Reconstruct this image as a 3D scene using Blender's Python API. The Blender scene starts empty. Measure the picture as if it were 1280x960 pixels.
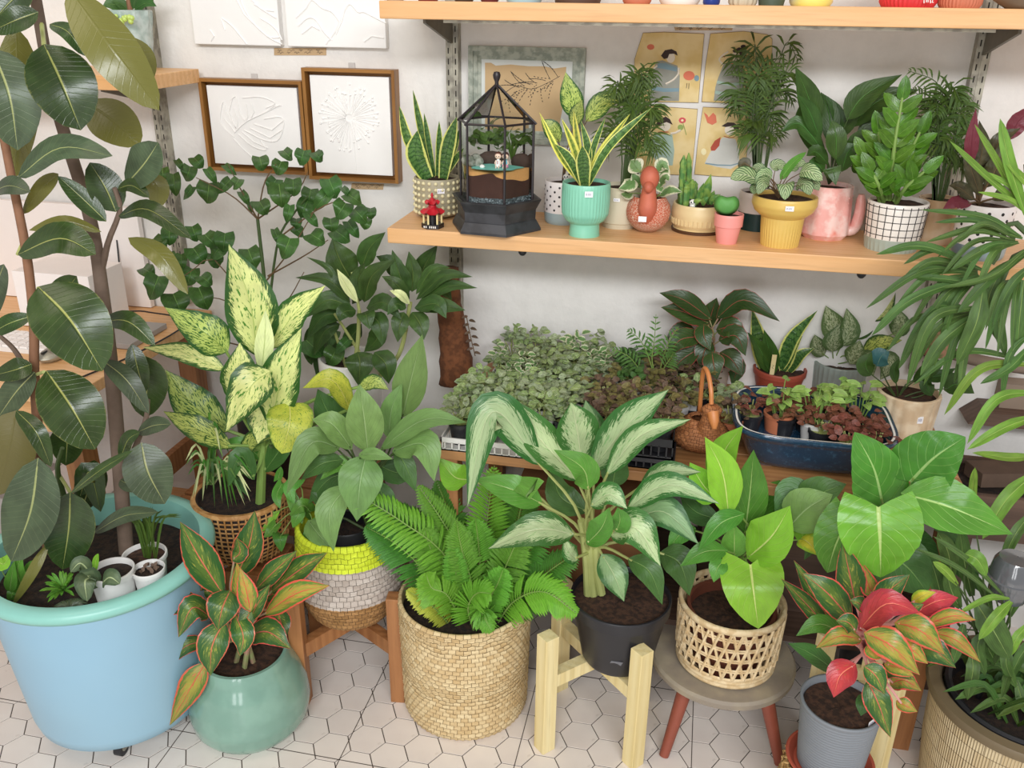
import bpy, math, random
import numpy as np
from math import sin, cos, pi, radians

# ---------------------------------------------------------------- camera
FPX = 1110.0
def nrm(v):
    v = np.array(v, float); return v/np.linalg.norm(v)
UPc = nrm([33, 2570, FPX]); Yc = np.array([255, 482, -FPX]); Yc = nrm(Yc-UPc*Yc.dot(UPc)); Xc = np.cross(Yc, UPc)
RM = np.array([Xc, Yc, UPc])
CAM = np.array([0, -2.13, 1.5])
cd = bpy.data.cameras.new('camera'); cam = bpy.data.objects.new('camera', cd)
bpy.context.scene.collection.objects.link(cam)
cd.sensor_width = 36; cd.sensor_fit = 'HORIZONTAL'; cd.lens = 36*FPX/1280; cd.clip_start = .05
from mathutils import Matrix, Vector
mw = Matrix([[*RM[0], CAM[0]], [*RM[1], CAM[1]], [*RM[2], CAM[2]], [0, 0, 0, 1]])
cam.matrix_world = mw
scene = bpy.context.scene
scene.camera = cam

# ---------------------------------------------------------------- world, lights, exposure
w = bpy.data.worlds.new('world'); scene.world = w; w.use_nodes = True
bg = w.node_tree.nodes['Background']; bg.inputs[0].default_value = (1.0, .96, .91, 1); bg.inputs[1].default_value = .37
def area(name, loc, target, sx, sy, power, col):
    l = bpy.data.lights.new(name, 'AREA'); l.shape = 'RECTANGLE'; l.size = sx; l.size_y = sy; l.energy = power; l.color = col
    o = bpy.data.objects.new(name, l); scene.collection.objects.link(o); o.location = loc
    o.rotation_euler = (Vector(target)-Vector(loc)).to_track_quat('-Z', 'Y').to_euler(); return o
area('shopfront_window_light', (.7, -4.2, 2.97), (-.3, -.2, .8), 3.4, .55, 122, (.95, .97, 1.0))
area('shopfront_door_pane', (-.75, -4.2, 1.35), (-.5, -.4, .7), .42, 1.9, 11, (.97, .98, 1.0)); area('shopfront_door_pane', (.0, -4.2, 1.35), (-.2, -.4, .7), .42, 1.9, 11, (.97, .98, 1.0))
area('warm_overhead_light', (-1.3, -1.5, 2.9), (-1.2, -.4, .8), .9, .9, 7, (1.0, .86, .7))  # small warm area light overhead on the left; no fixture modelled
scene.view_settings.view_transform = 'Standard'; scene.view_settings.look = 'None'
scene.view_settings.gamma = 1.0; scene.view_settings.exposure = 0.31
scene.view_settings.use_curve_mapping = False

# ---------------------------------------------------------------- pixel helpers (photo is 1280x960)
def ray(px, py): return RM @ np.array([px-640, 480-py, -FPX])
def PY(px, py, y): r = ray(px, py); return CAM+r*(y-CAM[1])/r[1]
def PZ(px, py, z): r = ray(px, py); return CAM+r*(z-CAM[2])/r[2]
def depth(p): return -(RM.T @ (np.array(p)-CAM))[2]
def m_at(px_len, p): return px_len*depth(p)/FPX

# ---------------------------------------------------------------- node materials
MATS = {}
class NT:
    def __init__(s, name):
        s.m = bpy.data.materials.new(name); s.m.use_nodes = True; s.t = s.m.node_tree; s.t.nodes.clear()
        s.out = s.t.nodes.new('ShaderNodeOutputMaterial')
    def n(s, typ, **kw):
        x = s.t.nodes.new(typ)
        for k, v in kw.items(): setattr(x, k, v)
        return x
    def put(s, sock, v):
        if hasattr(v, 'is_linked') or isinstance(v, bpy.types.NodeSocket): s.t.links.new(v, sock)
        elif isinstance(v, (tuple, list)) and len(v) == 3 and sock.type == 'RGBA': sock.default_value = (*v, 1)
        else: sock.default_value = v
    def math(s, op, a, b=0.0, c=None, clamp=False):
        x = s.n('ShaderNodeMath', operation=op); x.use_clamp = clamp
        s.put(x.inputs[0], a); s.put(x.inputs[1], b)
        if c is not None: s.put(x.inputs[2], c)
        return x.outputs[0]
    def mix(s, f, a, b, mode='MIX'):
        x = s.n('ShaderNodeMix', data_type='RGBA', blend_type=mode)
        s.put(x.inputs[0], f); s.put(x.inputs[6], a); s.put(x.inputs[7], b); return x.outputs[2]
    def step(s, v, a, b):
        x = s.n('ShaderNodeMapRange', interpolation_type='SMOOTHSTEP'); s.put(x.inputs[0], v)
        s.put(x.inputs[1], a); s.put(x.inputs[2], b); return x.outputs[0]
    def noise(s, scale, vec=None, detail=3.0, rough=.5):
        x = s.n('ShaderNodeTexNoise'); x.inputs['Scale'].default_value = scale; x.inputs['Detail'].default_value = detail
        x.inputs['Roughness'].default_value = rough
        if vec is not None: s.put(x.inputs['Vector'], vec)
        return x.outputs['Fac']
    def obj(s): return s.n('ShaderNodeTexCoord').outputs['Object']
    def comb(s, a, b, c):
        x = s.n('ShaderNodeCombineXYZ'); s.put(x.inputs[0], a); s.put(x.inputs[1], b); s.put(x.inputs[2], c); return x.outputs[0]
    def xyz(s, v):
        x = s.n('ShaderNodeSeparateXYZ'); s.put(x.inputs[0], v); return x.outputs
    def scl(s, v, k):
        x = s.n('ShaderNodeVectorMath', operation='MULTIPLY'); s.put(x.inputs[0], v); x.inputs[1].default_value = k; return x.outputs[0]
    def bump(s, h, strength, dist=.002):
        x = s.n('ShaderNodeBump'); x.inputs['Strength'].default_value = strength; x.inputs['Distance'].default_value = dist
        s.put(x.inputs['Height'], h); return x.outputs[0]
    def fin(s, col, rough=.5, normal=None, metal=0, spec=.5, coat=0, transl=0, tcol=None, sheen=0):
        p = s.n('ShaderNodeBsdfPrincipled'); s.put(p.inputs['Base Color'], col); s.put(p.inputs['Roughness'], rough)
        p.inputs['Metallic'].default_value = metal; p.inputs['Specular IOR Level'].default_value = spec
        p.inputs['Coat Weight'].default_value = coat; p.inputs['Coat Roughness'].default_value = .08
        if normal is not None: s.put(p.inputs['Normal'], normal)
        o = p.outputs[0]
        if transl:
            t = s.n('ShaderNodeBsdfTranslucent'); s.put(t.inputs[0], tcol if tcol is not None else col)
            mx = s.n('ShaderNodeMixShader'); mx.inputs[0].default_value = transl
            s.put(mx.inputs[1], o); s.put(mx.inputs[2], t.outputs[0]); o = mx.outputs[0]
        s.put(s.out.inputs[0], o); return s.m

def hexc(h):
    h = h.lstrip('#'); c = [int(h[i:i+2], 16)/255 for i in (0, 2, 4)]
    return tuple(x/12.92 if x <= .04045 else ((x+.055)/1.055)**2.4 for x in c)

def mat(name, col, rough=.5, var=.12, vs=30, bs=0, bscale=120, metal=0, spec=.5, coat=0, col2=None, transl=0):
    """plain surface with soft colour variation and fine relief"""
    if name in MATS: return MATS[name]
    t = NT(name); c = hexc(col) if isinstance(col, str) else col
    o = t.obj(); n = t.noise(vs, o)
    if col2: cc = t.mix(t.step(n, .38, .62), c, hexc(col2))
    else: cc = t.mix(n, tuple(min(1, x*(1+var)) for x in c), tuple(x*(1-var) for x in c))
    nb = t.bump(t.noise(bscale, o, 4), bs) if bs else None
    MATS[name] = t.fin(cc, rough, nb, metal, spec, coat, transl); return MATS[name]

def wood(name, c1, c2, rough=.5, scale=1.0, axis=0, knots=True):
    if name in MATS: return MATS[name]
    t = NT(name); o = t.obj(); k = [14, 14, 14]; k[axis] = 1.2
    v = t.scl(o, tuple(x*scale for x in k)); n1 = t.noise(1.6, v, 5, .6)
    wv = t.n('ShaderNodeTexWave', wave_type='BANDS', bands_direction='Y'); wv.inputs['Scale'].default_value = 1.2
    wv.inputs['Distortion'].default_value = 5; wv.inputs['Detail'].default_value = 3; t.put(wv.inputs['Vector'], v)
    f = t.math('ADD', t.math('MULTIPLY', n1, .85), t.math('MULTIPLY', wv.outputs['Fac'], .15))
    c = t.mix(t.step(f, .25, .8), hexc(c1), hexc(c2))
    k3 = [160, 160, 160]; k3[axis] = 8
    g = t.noise(1.0, t.scl(o, tuple(k3)), 2)
    c = t.mix(t.math('MULTIPLY', t.step(g, .5, .75), .25), c, tuple(x*.55 for x in hexc(c2)))
    MATS[name] = t.fin(c, rough, t.bump(g, .25, .001)); return MATS[name]

def weavemat(name, c1, c2, dark, nu, nz, rough=.75):
    """woven strands: brick cells round the pot's own axis"""
    t = NT(name); o = t.obj(); x, y, z = t.xyz(o); an = t.math('ARCTAN2', y, x); rough_ = t.noise(40, o, 2)
    b = t.n('ShaderNodeTexBrick'); t.put(b.inputs['Vector'], t.comb(t.math('MULTIPLY', an, nu), t.math('ADD', t.math('MULTIPLY', z, nz), t.math('MULTIPLY', rough_, .8)), 0))
    b.inputs['Scale'].default_value = 1; b.inputs['Mortar Size'].default_value = .045; b.inputs['Mortar Smooth'].default_value = 1.0; b.inputs['Brick Width'].default_value = 1.0; b.inputs['Row Height'].default_value = 1.0
    for k, c in (('Color1', c1), ('Color2', c2), ('Mortar', dark)): b.inputs[k].default_value = (*hexc(c), 1)  # dark mortar colour paints the shade in crevices between strands
    st = t.noise(1.0, t.comb(t.math('MULTIPLY', an, nu*2), t.math('MULTIPLY', z, nz*7), 0), 2); col = t.mix(t.math('MULTIPLY', t.step(st, .45, .7), .3), b.outputs[0], hexc(dark))
    MATS[name] = t.fin(col, rough, t.bump(t.math('ADD', t.math('SUBTRACT', 1, b.outputs['Fac']), t.math('MULTIPLY', st, .4)), .9, .003)); return MATS[name]

def lhex(h):
    r, g, b = hexc(h); k = min(1, g/.5); return (r*(1.24-.2*k), g*.98, b*(.64+.34*k)) if g > r*.9 and g > b else (r, g, b)
def leafmat(name, base, edge=None, rib='#8fae5a', ribw=.035, e0=.45, e1=.75, amp=.5, ns=5, rim=None, rimw=.9,
            veins=0, vn=9, slant=.35, vcol=None, speck=None, st=.62, sscale=9, rough=.38, under=None, transl=.18, bands=None, coat=0, hv=.12, vb=.6, vw=.07):
    """leaf: margin / centre variegation, speckles, midrib, side veins, coloured rim"""
    if name in MATS: return MATS[name]
    t = NT(name); uv = t.n('ShaderNodeUVMap').outputs[0]; u, v, _ = t.xyz(uv)
    rnd = t.n('ShaderNodeObjectInfo').outputs['Random']
    a = t.math('ABSOLUTE', t.math('SUBTRACT', t.math('MULTIPLY', u, 2), 1))
    side = t.math('SIGN', t.math('SUBTRACT', u, .5))
    s = t.math('SUBTRACT', v, t.math('MULTIPLY', a, slant))
    z = t.math('ADD', t.math('MULTIPLY', rnd, 37), t.math('MULTIPLY', side, 3))
    streak = t.noise(1.0, t.comb(t.math('MULTIPLY', s, ns*3.2), t.math('MULTIPLY', a, ns*.7), z), 4, .65)
    col = lhex(base)
    soft = t.noise(1.0, t.comb(t.math('MULTIPLY', v, 4), t.math('MULTIPLY', u, 3), z), 2)
    col = t.mix(t.step(soft, .3, .7), tuple(x*(1-hv) for x in col), tuple(min(1, x*(1+hv)) for x in col))
    if speck:
        sp = t.noise(1.0, t.comb(t.math('MULTIPLY', s, sscale*3.0), t.math('MULTIPLY', a, sscale), z), 3, .6)
        col = t.mix(t.step(sp, st, st+.05), col, lhex(speck))
    if bands:
        bn = t.math('SINE', t.math('ADD', t.math('MULTIPLY', v, 75), t.math('MULTIPLY', streak, 16)))
        col = t.mix(t.math('MULTIPLY', t.step(bn, -.2, .7), .8), col, lhex(bands))
    if edge:
        m = t.step(t.math('ADD', a, t.math('MULTIPLY', t.math('SUBTRACT', streak, .5), amp*2)), e0, e1)
        col = t.mix(m, col, lhex(edge))
    fr = t.math('FRACT', t.math('MULTIPLY', s, vn)); line = t.math('ABSOLUTE', t.math('SUBTRACT', fr, .5))
    ln = t.step(line, vw, vw*.15)
    if veins: col = t.mix(t.math('MULTIPLY', ln, veins), col, lhex(vcol or rib))
    col = t.mix(t.step(t.math('SUBTRACT', a, t.math('MULTIPLY', t.math('SUBTRACT', 1, v), ribw)), ribw*.6, 0.0), col, lhex(rib))
    if rim: col = t.mix(t.step(t.math('ADD', a, t.math('MULTIPLY', t.math('SUBTRACT', streak, .5), .25)), rimw, rimw+.05), col, lhex(rim))
    hs = t.n('ShaderNodeHueSaturation'); t.put(hs.inputs['Color'], col)
    t.put(hs.inputs['Value'], t.math('ADD', t.math('MULTIPLY', rnd, .34), .83))
    t.put(hs.inputs['Hue'], t.math('ADD', t.math('MULTIPLY', t.math('FRACT', t.math('MULTIPLY', rnd, 7.3)), .022), .489))
    col = hs.outputs[0]
    back = t.n('ShaderNodeNewGeometry').outputs['Backfacing']
    un = lhex(under) if under else None
    col = t.mix(back, col, un if un else t.mix(.5, col, (.32, .42, .2)))
    h = t.math('ADD', t.math('MULTIPLY', ln, -.5), t.math('MULTIPLY', t.step(a, .08, 0), -1))
    b = t.bump(t.math('ADD', h, t.math('MULTIPLY', streak, .5)), vb, .0015)
    MATS[name] = t.fin(col, rough, b, transl=transl, coat=coat, spec=.45); return MATS[name]

# ---------------------------------------------------------------- mesh collector
COL = scene.collection
class G:
    def __init__(s): s.v = []; s.f = []; s.uv = []; s.mi = []; s.cur = 0; s.n = 0
    def add(s, V, F, UV=None):
        V = np.asarray(V, float).reshape(-1, 3); b = s.n; s.v.append(V); s.n += len(V)
        s.uv.append(np.asarray(UV, float) if UV is not None else np.zeros((len(V), 2)))
        for f in F: s.f.append([i+b for i in f]); s.mi.append(s.cur)
        return s
    def box(s, lo, hi):
        (a, b, c), (d, e, f) = lo, hi
        s.add([(a, b, c), (d, b, c), (d, e, c), (a, e, c), (a, b, f), (d, b, f), (d, e, f), (a, e, f)],
              [(0, 3, 2, 1), (4, 5, 6, 7), (0, 1, 5, 4), (1, 2, 6, 5), (2, 3, 7, 6), (3, 0, 4, 7)]); return s
    def obox(s, c, ax, ay, az):
        """oriented box: centre and three half-axis vectors"""
        c, ax, ay, az = map(lambda q: np.array(q, float), (c, ax, ay, az))
        V = [c+i*ax+j*ay+k*az for k in (-1, 1) for (i, j) in ((-1, -1), (1, -1), (1, 1), (-1, 1))]
        s.add(V, [(0, 3, 2, 1), (4, 5, 6, 7), (0, 1, 5, 4), (1, 2, 6, 5), (2, 3, 7, 6), (3, 0, 4, 7)]); return s
    def grid(s, P, uv=None, closeu=False):
        """P[i][j] array of points -> quads"""
        P = np.asarray(P, float); a, b = P.shape[:2]; F = []
        for i in range(a-1):
            for j in range(b if closeu else b-1):
                k = (j+1) % b; F.append((i*b+j, i*b+k, (i+1)*b+k, (i+1)*b+j))
        s.add(P.reshape(-1, 3), F, None if uv is None else np.asarray(uv).reshape(-1, 2)); return s
    def tube(s, pts, r, seg=7, cap=True):
        P = np.asarray(pts, float); n = len(P); r = np.broadcast_to(np.asarray(r, float), (n,))
        T = np.gradient(P, axis=0); T /= np.linalg.norm(T, axis=1)[:, None]+1e-12
        u = np.cross(T[0], (0, 0, 1)); 
        if np.linalg.norm(u) < .1: u = np.cross(T[0], (0, 1, 0))
        R = []
        for i in range(n):
            u = u-T[i]*u.dot(T[i]); u /= np.linalg.norm(u); v = np.cross(T[i], u)
            R.append([P[i]+r[i]*(cos(2*pi*k/seg)*u+sin(2*pi*k/seg)*v) for k in range(seg)])
        b = s.n; s.grid(R, closeu=True)
        if cap: s.f.append([b+k for k in range(seg)][::-1]); s.mi.append(s.cur); s.f.append([b+(n-1)*seg+k for k in range(seg)]); s.mi.append(s.cur)
        return s
    def lathe(s, c, prof, seg=48, fn=None, cap0=False, cap1=False):
        c = np.array(c, float); R = []; th = np.linspace(0, 2*pi, seg, endpoint=False)
        for i, (r, z) in enumerate(prof):
            rr = np.full(seg, float(r))
            if fn is not None: rr = rr+fn(th, i, z)
            R.append(np.stack([c[0]+rr*np.cos(th), c[1]+rr*np.sin(th), np.full(seg, c[2]+z)], 1))
        b = s.n; s.grid(R, closeu=True)
        if cap0: s.f.append([b+k for k in range(seg)][::-1]); s.mi.append(s.cur)
        if cap1: s.f.append([b+(len(prof)-1)*seg+k for k in range(seg)]); s.mi.append(s.cur)
        return s
    def ball(s, c, r, seg=12, rings=8, rot=None):
        r = np.broadcast_to(np.asarray(r, float), (3,)); P = []
        for i in range(rings+1):
            a = pi*i/rings
            P.append([(r[0]*sin(a)*cos(2*pi*k/seg), r[1]*sin(a)*sin(2*pi*k/seg), -r[2]*cos(a)) for k in range(seg)])
        P = np.array(P)
        if rot is not None: P = P @ np.array(rot).T
        s.grid(P+np.array(c, float), closeu=True); return s
    def prism(s, poly, z0, z1):
        n = len(poly); V = [(x, y, z0) for x, y in poly]+[(x, y, z1) for x, y in poly]
        s.add(V, [tuple(range(n))[::-1], tuple(range(n, 2*n))]+[(i, (i+1) % n, n+(i+1) % n, n+i) for i in range(n)]); return s
    def wallpoly(s, poly, y0, y1):
        """poly in (x,z), extruded along y"""
        n = len(poly); V = [(x, y0, z) for x, z in poly]+[(x, y1, z) for x, z in poly]
        s.add(V, [tuple(range(n)), tuple(range(n, 2*n))[::-1]]+[(i, n+i, n+(i+1) % n, (i+1) % n) for i in range(n)]); return s
    def build(s, name, m, parent=None, smooth=True, ang=.7, bevel=0):
        me = bpy.data.meshes.new(name); off = np.zeros(3)
        if parent is not None:
            p = parent
            while p is not None: off = off+np.array(p.location); p = p.parent
        V = np.concatenate(s.v)-off; me.from_pydata(V.tolist(), [], s.f)
        ms = m if isinstance(m, (list, tuple)) else [m]
        for x in ms: me.materials.append(x)
        if len(ms) > 1: me.polygons.foreach_set('material_index', s.mi)
        UV = np.concatenate(s.uv)
        if UV.any():
            L = me.uv_layers.new(name='UVMap'); idx = np.empty(len(me.loops), int); me.loops.foreach_get('vertex_index', idx)
            L.data.foreach_set('uv', UV[idx].ravel())
        if smooth:
            me.polygons.foreach_set('use_smooth', [True]*len(me.polygons)); me.set_sharp_from_angle(angle=ang)
        me.update(); o = bpy.data.objects.new(name, me); COL.objects.link(o)
        if parent is not None: o.parent = parent
        if bevel:
            bm = o.modifiers.new('bevel', 'BEVEL'); bm.width = bevel; bm.segments = 2; bm.limit_method = 'ANGLE'
        return o

LABELS = set()
def tag(o, label=None, cat=None, group=None, kind=None):
    if label: o['label'] = label
    if cat: o['category'] = cat
    if group: o['group'] = group
    if kind: o['kind'] = kind
    return o
def thing(name, label, cat, loc, group=None):
    o = bpy.data.objects.new(name, None); COL.objects.link(o); o.location = tuple(float(x) for x in loc); o.empty_display_size = .02
    return tag(o, label, cat, group)

# ---------------------------------------------------------------- leaves
def prof(shape, t):
    if shape == 'ell': return np.clip(4*t*(1-t), 0, 1)**.5
    if shape == 'rubber': return np.clip(np.sin(pi*np.clip(t, 0, 1)**.95), 0, 1)**.62
    if shape == 'lance': return np.clip(np.sin(pi*t**.78), 0, 1)**1.05
    if shape == 'round': return np.clip(np.sin(pi*t**.75), 0, 1)**.6
    if shape == 'heart': return np.clip(np.sin(pi*(.27+.73*t)), 0, 1)**.85
    if shape == 'blade': return (.5+.5*np.clip(t*1.6, 0, 1))*np.clip(1-t**3.2, 0, 1)
    if shape == 'strap': return (.35+.65*np.clip(t*3, 0, 1))*np.clip(1-t**7, 0, 1)
    return np.clip(np.sin(pi*t), 0, 1)
def spline(pts, n):
    P = np.asarray(pts, float); k = len(P)
    if k == 2: P = np.array([P[0], (P[0]+P[1])/2, P[1]]); k = 3
    E = np.vstack([2*P[0]-P[1], P, 2*P[-1]-P[-2]]); out = []
    for q in np.linspace(0, k-1, n):
        i = min(int(q), k-2); f = q-i; a, b, c, d = E[i:i+4]
        out.append(.5*((2*b)+(c-a)*f+(2*a-5*b+4*c-d)*f*f+(3*b-a-3*c+d)*f**3))
    return np.array(out)
def add_leaf(g, pts, w, shape='lance', hint=None, fold=.18, nl=10, nw=4, wavy=0, seed=0, arch=.08, flip=1, twist=0, lobe=.2):
    P = np.asarray(pts, float)
    if len(P) == 2:
        L = np.linalg.norm(P[1]-P[0]); h = hint if hint is not None else nrm(nrm(CAM-P.mean(0))*.5+np.array([0, 0, .7]))
        P = np.array([P[0], (P[0]+P[1])/2+np.array(h)*L*arch*flip, P[1]])
    S = spline(P, nl+1); T = np.gradient(S, axis=0); T /= np.linalg.norm(T, axis=1)[:, None]+1e-12
    H = np.array(hint) if hint is not None else nrm(nrm(CAM-S.mean(0))+np.array([0, 0, .45]))
    H = H*flip; t = np.linspace(0, 1, nl+1); W = prof(shape, t)*w/2; L = np.linalg.norm(np.diff(S, axis=0), axis=1).sum()
    rows = []; uv = []
    for i in range(nl+1):
        N = H-T[i]*H.dot(T[i]); N = N/(np.linalg.norm(N)+1e-9); X = np.cross(T[i], N)
        if twist:
            a = twist*t[i]; X, N = X*cos(a)+N*sin(a), N*cos(a)-X*sin(a)
        r = []
        for j in range(nw+1):
            u = -1+2*j/nw; p = S[i]+X*u*W[i]*cos(fold)+N*abs(u)*W[i]*sin(fold)
            if wavy: p = p+N*wavy*W[i]*abs(u)*sin(i*2.1+seed+u*1.7)
            if shape == 'heart': p = p-T[i]*(L*lobe*(1-t[i])**3*abs(u)**.8)
            r.append(p); uv.append(((u+1)/2, t[i]))
        rows.append(r)
    g.grid(rows, uv); return S
LEAFN = [0]
def leaf(root, pts, w, m, shape='lance', name='leaf', **k):
    LEAFN[0] += 1; g = G(); add_leaf(g, pts, w, shape, seed=LEAFN[0]*1.3, **k); return g.build(name, m, root, ang=3)
def q3(y0, s):  # (px,py,d,...) triples -> 3D points, d metres nearer than y0
    return [PY(s[i], s[i+1], y0-s[i+2]) for i in range(0, len(s), 3)]
def leaves(root, y0, specs, m, shape='lance', crown=None, sm=None, sr=.0028, name='leaf', **k):
    """each spec: (width_px, px,py,d, px,py,d[, px,py,d][, dict])"""
    for s in specs:
        kw = dict(k); s = list(s)
        if isinstance(s[-1], dict): kw.update(s.pop())
        mm = kw.pop('m', m); sh = kw.pop('s', shape); cr = kw.pop('c', crown)
        pts = q3(y0, s[1:]); L = np.linalg.norm(pts[0]-pts[-1])
        leaf(root, pts, m_at(s[0], (pts[0]+pts[-1])/2), mm, sh, name, **kw)
        if cr is not None and sm is not None:
            a = np.array(cr if len(cr) == 3 and abs(cr[0]) < 5 else PY(cr[0], cr[1], y0)); b = np.array(pts[0])
            if np.linalg.norm(a-b) > .008:
                d = nrm(pts[1]-pts[0]); mid = (a+b)/2+np.array([0, 0, .12*np.linalg.norm(a-b)])-d*.1*np.linalg.norm(a-b)
                G().tube(spline([a, mid, b+d*.01], 7), np.linspace(sr, sr*.6, 7), 6).build('leaf_stalk', sm, root)
def stem(root, pts, r, m, name='stem', n=12, seg=8):
    r = np.interp(np.linspace(0, 1, n), np.linspace(0, 1, len(np.atleast_1d(r))), np.atleast_1d(r)) if np.size(r) > 1 else r
    return G().tube(spline(pts, n), r, seg).build(name, m, root)

def frond(root, pts, nleaf, ll, lw, m, rm, ang=60, droop=.25, rr=.0016, start=.15, name='frond', taper=True, seed=1, hint=None, shape='lance'):
    """feather leaf: a midrib with leaflets down both sides (leaflets joined: too small to pick apart)"""
    rng = random.Random(seed); S = spline(pts, 40); T = np.gradient(S, axis=0); T /= np.linalg.norm(T, axis=1)[:, None]
    H = np.array(hint) if hint is not None else nrm(nrm(CAM-S.mean(0))+np.array([0, 0, .5])); g = G()
    for k in range(nleaf):
        t = start+(1-start)*(k+.5)/nleaf; i = min(39, int(t*39)); N = nrm(H-T[i]*H.dot(T[i])); X = np.cross(T[i], N)
        sz = (sin(pi*min(1, .12+t*.88)**1.0)**.6 if taper else 1-.35*t)*rng.uniform(.88, 1.1); a = radians(ang*(1-.35*t))
        for sd in (-1, 1):
            d = nrm(T[i]*cos(a)+X*sd*sin(a)+N*rng.uniform(-.05, .1)); e = S[i]+d*ll*sz+np.array([0, 0, -droop*ll*sz])
            mid = S[i]+d*ll*sz*.5+N*ll*.05
            add_leaf(g, [S[i], mid, e], lw*(.5+.5*sz), shape, hint=N, nl=4, nw=2, fold=.12)
    o = g.build(name, m, root, ang=3)
    G().tube(S[::3], np.linspace(rr, rr*.4, len(S[::3])), 5).build('midrib', rm, o)
    return o

def clump(g, c, rx, ry, h, n, size, shape, rng, up=.6, flat=.5):
    """small leaves bunched in a low dome (for foliage nobody could count)"""
    for k in range(n):
        a = rng.uniform(0, 2*pi); q = rng.random()**.5; x = c[0]+rx*q*cos(a); y = c[1]+ry*q*sin(a)
        z = c[2]+h*(1-.6*q*q)*rng.uniform(.45, 1.05); b = np.array([x, y, z]); az = rng.uniform(0, 2*pi)
        d = nrm([cos(az)+.5*cos(a), sin(az)+.5*sin(a)-.3, rng.uniform(-.25, up)]); s = size*rng.uniform(.65, 1.2)
        hn = nrm([rng.uniform(-.7, .7), -.5+rng.uniform(-.6, .5), 1*flat+.4]); g.cur = 1 if rng.random() < .38 else 0
        add_leaf(g, [b, b+d*s], s*.68, shape, hint=hn, nl=4, nw=2, fold=.2, arch=.12)

# ---------------------------------------------------------------- pots
class Pot: pass
def soil_part(root, c, r, z, m=None, seed=0):
    g = G(); rng = random.Random(seed); R = []
    for q in (0.001, .25, .5, .72, .9, 1.0):
        R.append([(c[0]+r*q*cos(2*pi*k/28), c[1]+r*q*sin(2*pi*k/28), z+(rng.uniform(-.03, .05) if q < 1 else 0)*r*.8) for k in range(28)])
    g.grid(R, closeu=True); return g.build('soil', m or MATS['soil'], root, ang=2)
def vessel(name, label, px, pb, pr, profpx, z, m, cat='potted plant', group=None, soil=.9, bands=(), fn=None, seg=56, thick=.1, part='pot',
           soilm=None, cy=None, sm_ang=.6, rowfn=None, lip=True, partlabel=None):
    """profpx: [(height fraction, radius px)]; pb/pr pixel rows of the front of base and rim"""
    F = PZ(px, pb, z) if cy is None else PY(px, pb, cy)*np.array([1, 1, 0])+np.array([0, 0, z]); k = depth(F)/FPX; dirn = nrm([F[0]-CAM[0], F[1]-CAM[1], 0])
    c = F+dirn*profpx[0][1]*k; c[2] = z
    rr = profpx[-1][1]*k; fr = c-dirn*rr; H = PY(px, pr, fr[1])[2]-z
    o = Pot(); o.c = c; o.k = k; o.H = H; o.rr = rr; o.z = z; o.y = c[1]; o.prof = profpx
    o.root = thing(name, label, cat, (c[0], c[1], z), group); o.rim = z+H; o.top = np.array([c[0], c[1], z+H*soil]); o.dirn = dirn
    P = [(r*k, h*H) for h, r in profpx]; tk = rr*thick
    cuts = sorted([(b[0], b[1], b[2]) for b in bands])
    def sub(a, b):
        hs = [h for h, _ in profpx]; rs = [r*k for _, r in profpx]; xs = sorted(set([a, b]+[h for h in hs if a < h < b]))
        out = []
        for i, x in enumerate(xs):
            out.append((np.interp(x, hs, rs), x*H))
            if i < len(xs)-1 and xs[i+1]-x > .12:
                for q in np.linspace(x, xs[i+1], 5)[1:-1]: out.append((np.interp(q, hs, rs), q*H))
        return out
    lo = 0
    segs = []
    for a, b, mm in cuts:
        if a > lo: segs.append((lo, a, m))
        segs.append((a, b, mm)); lo = b
    if lo < 1: segs.append((lo, 1, m))
    o.pot = None
    for i, (a, b, mm) in enumerate(segs):
        pr_ = sub(a, b); last = b >= 1; out = len(pr_)
        if i == 0: pr_ = [(.001, 0)]+pr_
        if last:
            if lip: pr_ += [(rr-tk*.2, H+tk*.35), (rr-tk*.8, H+tk*.35)]
            pr_ += [(rr-tk, H), (rr-tk*1.05, H*max(.1, soil-.08))]
        g = G()
        f = None
        if fn is not None:
            zz = [p[1] for p in pr_]; ml = out+(1 if i == 0 else 0)
            f = (lambda th, j, zv, ml=ml: fn(th, zv/H)*k if j < ml else np.zeros_like(th))
        g.lathe(c, pr_, seg, f)
        ob = g.build(part if i == 0 or o.pot is None else 'band', mm, o.root if o.pot is None else o.pot, ang=sm_ang)
        if o.pot is None: o.pot = ob
    if soil: soil_part(o.root, c, rr-tk*.9, z+H*soil, soilm, seed=int(px))
    return o
def sticker(o, px, py, wpx=9, hpx=6):
    """small white price sticker on the front of a pot"""
    r = ray(px, py); best = None
    for s in np.linspace(.9, 1.1, 400):
        p = CAM+r*s*((o.y-CAM[1])/r[1]); h = (p[2]-o.z)/o.H
        if not 0 <= h <= 1: continue
        R = np.interp(h, [a for a, _ in o.prof], [b for _, b in o.prof])*o.k
        if np.hypot(p[0]-o.c[0], p[1]-o.c[1]) <= R+.0012: best = p; break
    if best is None: return
    n = nrm([best[0]-o.c[0], best[1]-o.c[1], 0]); x = np.array([-n[1], n[0], 0]); zv = np.array([0, 0, 1.]); w_ = wpx*o.k/2; h_ = hpx*o.k/2
    g = G(); c = best+n*.001; g.obox(c, x*w_, n*.0006, zv*h_); g.cur = 1
    for q, (a, b) in enumerate(((-.6, .22), (-.2, .16), (.15, .2), (.5, .14))):
        g.obox(c+n*.0007+x*w_*a, x*w_*b*.5, n*.0002, zv*h_*.42)
    g.build('price_sticker', [MATS['sticker'], MATS['ink']], o.pot, smooth=False)

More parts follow.
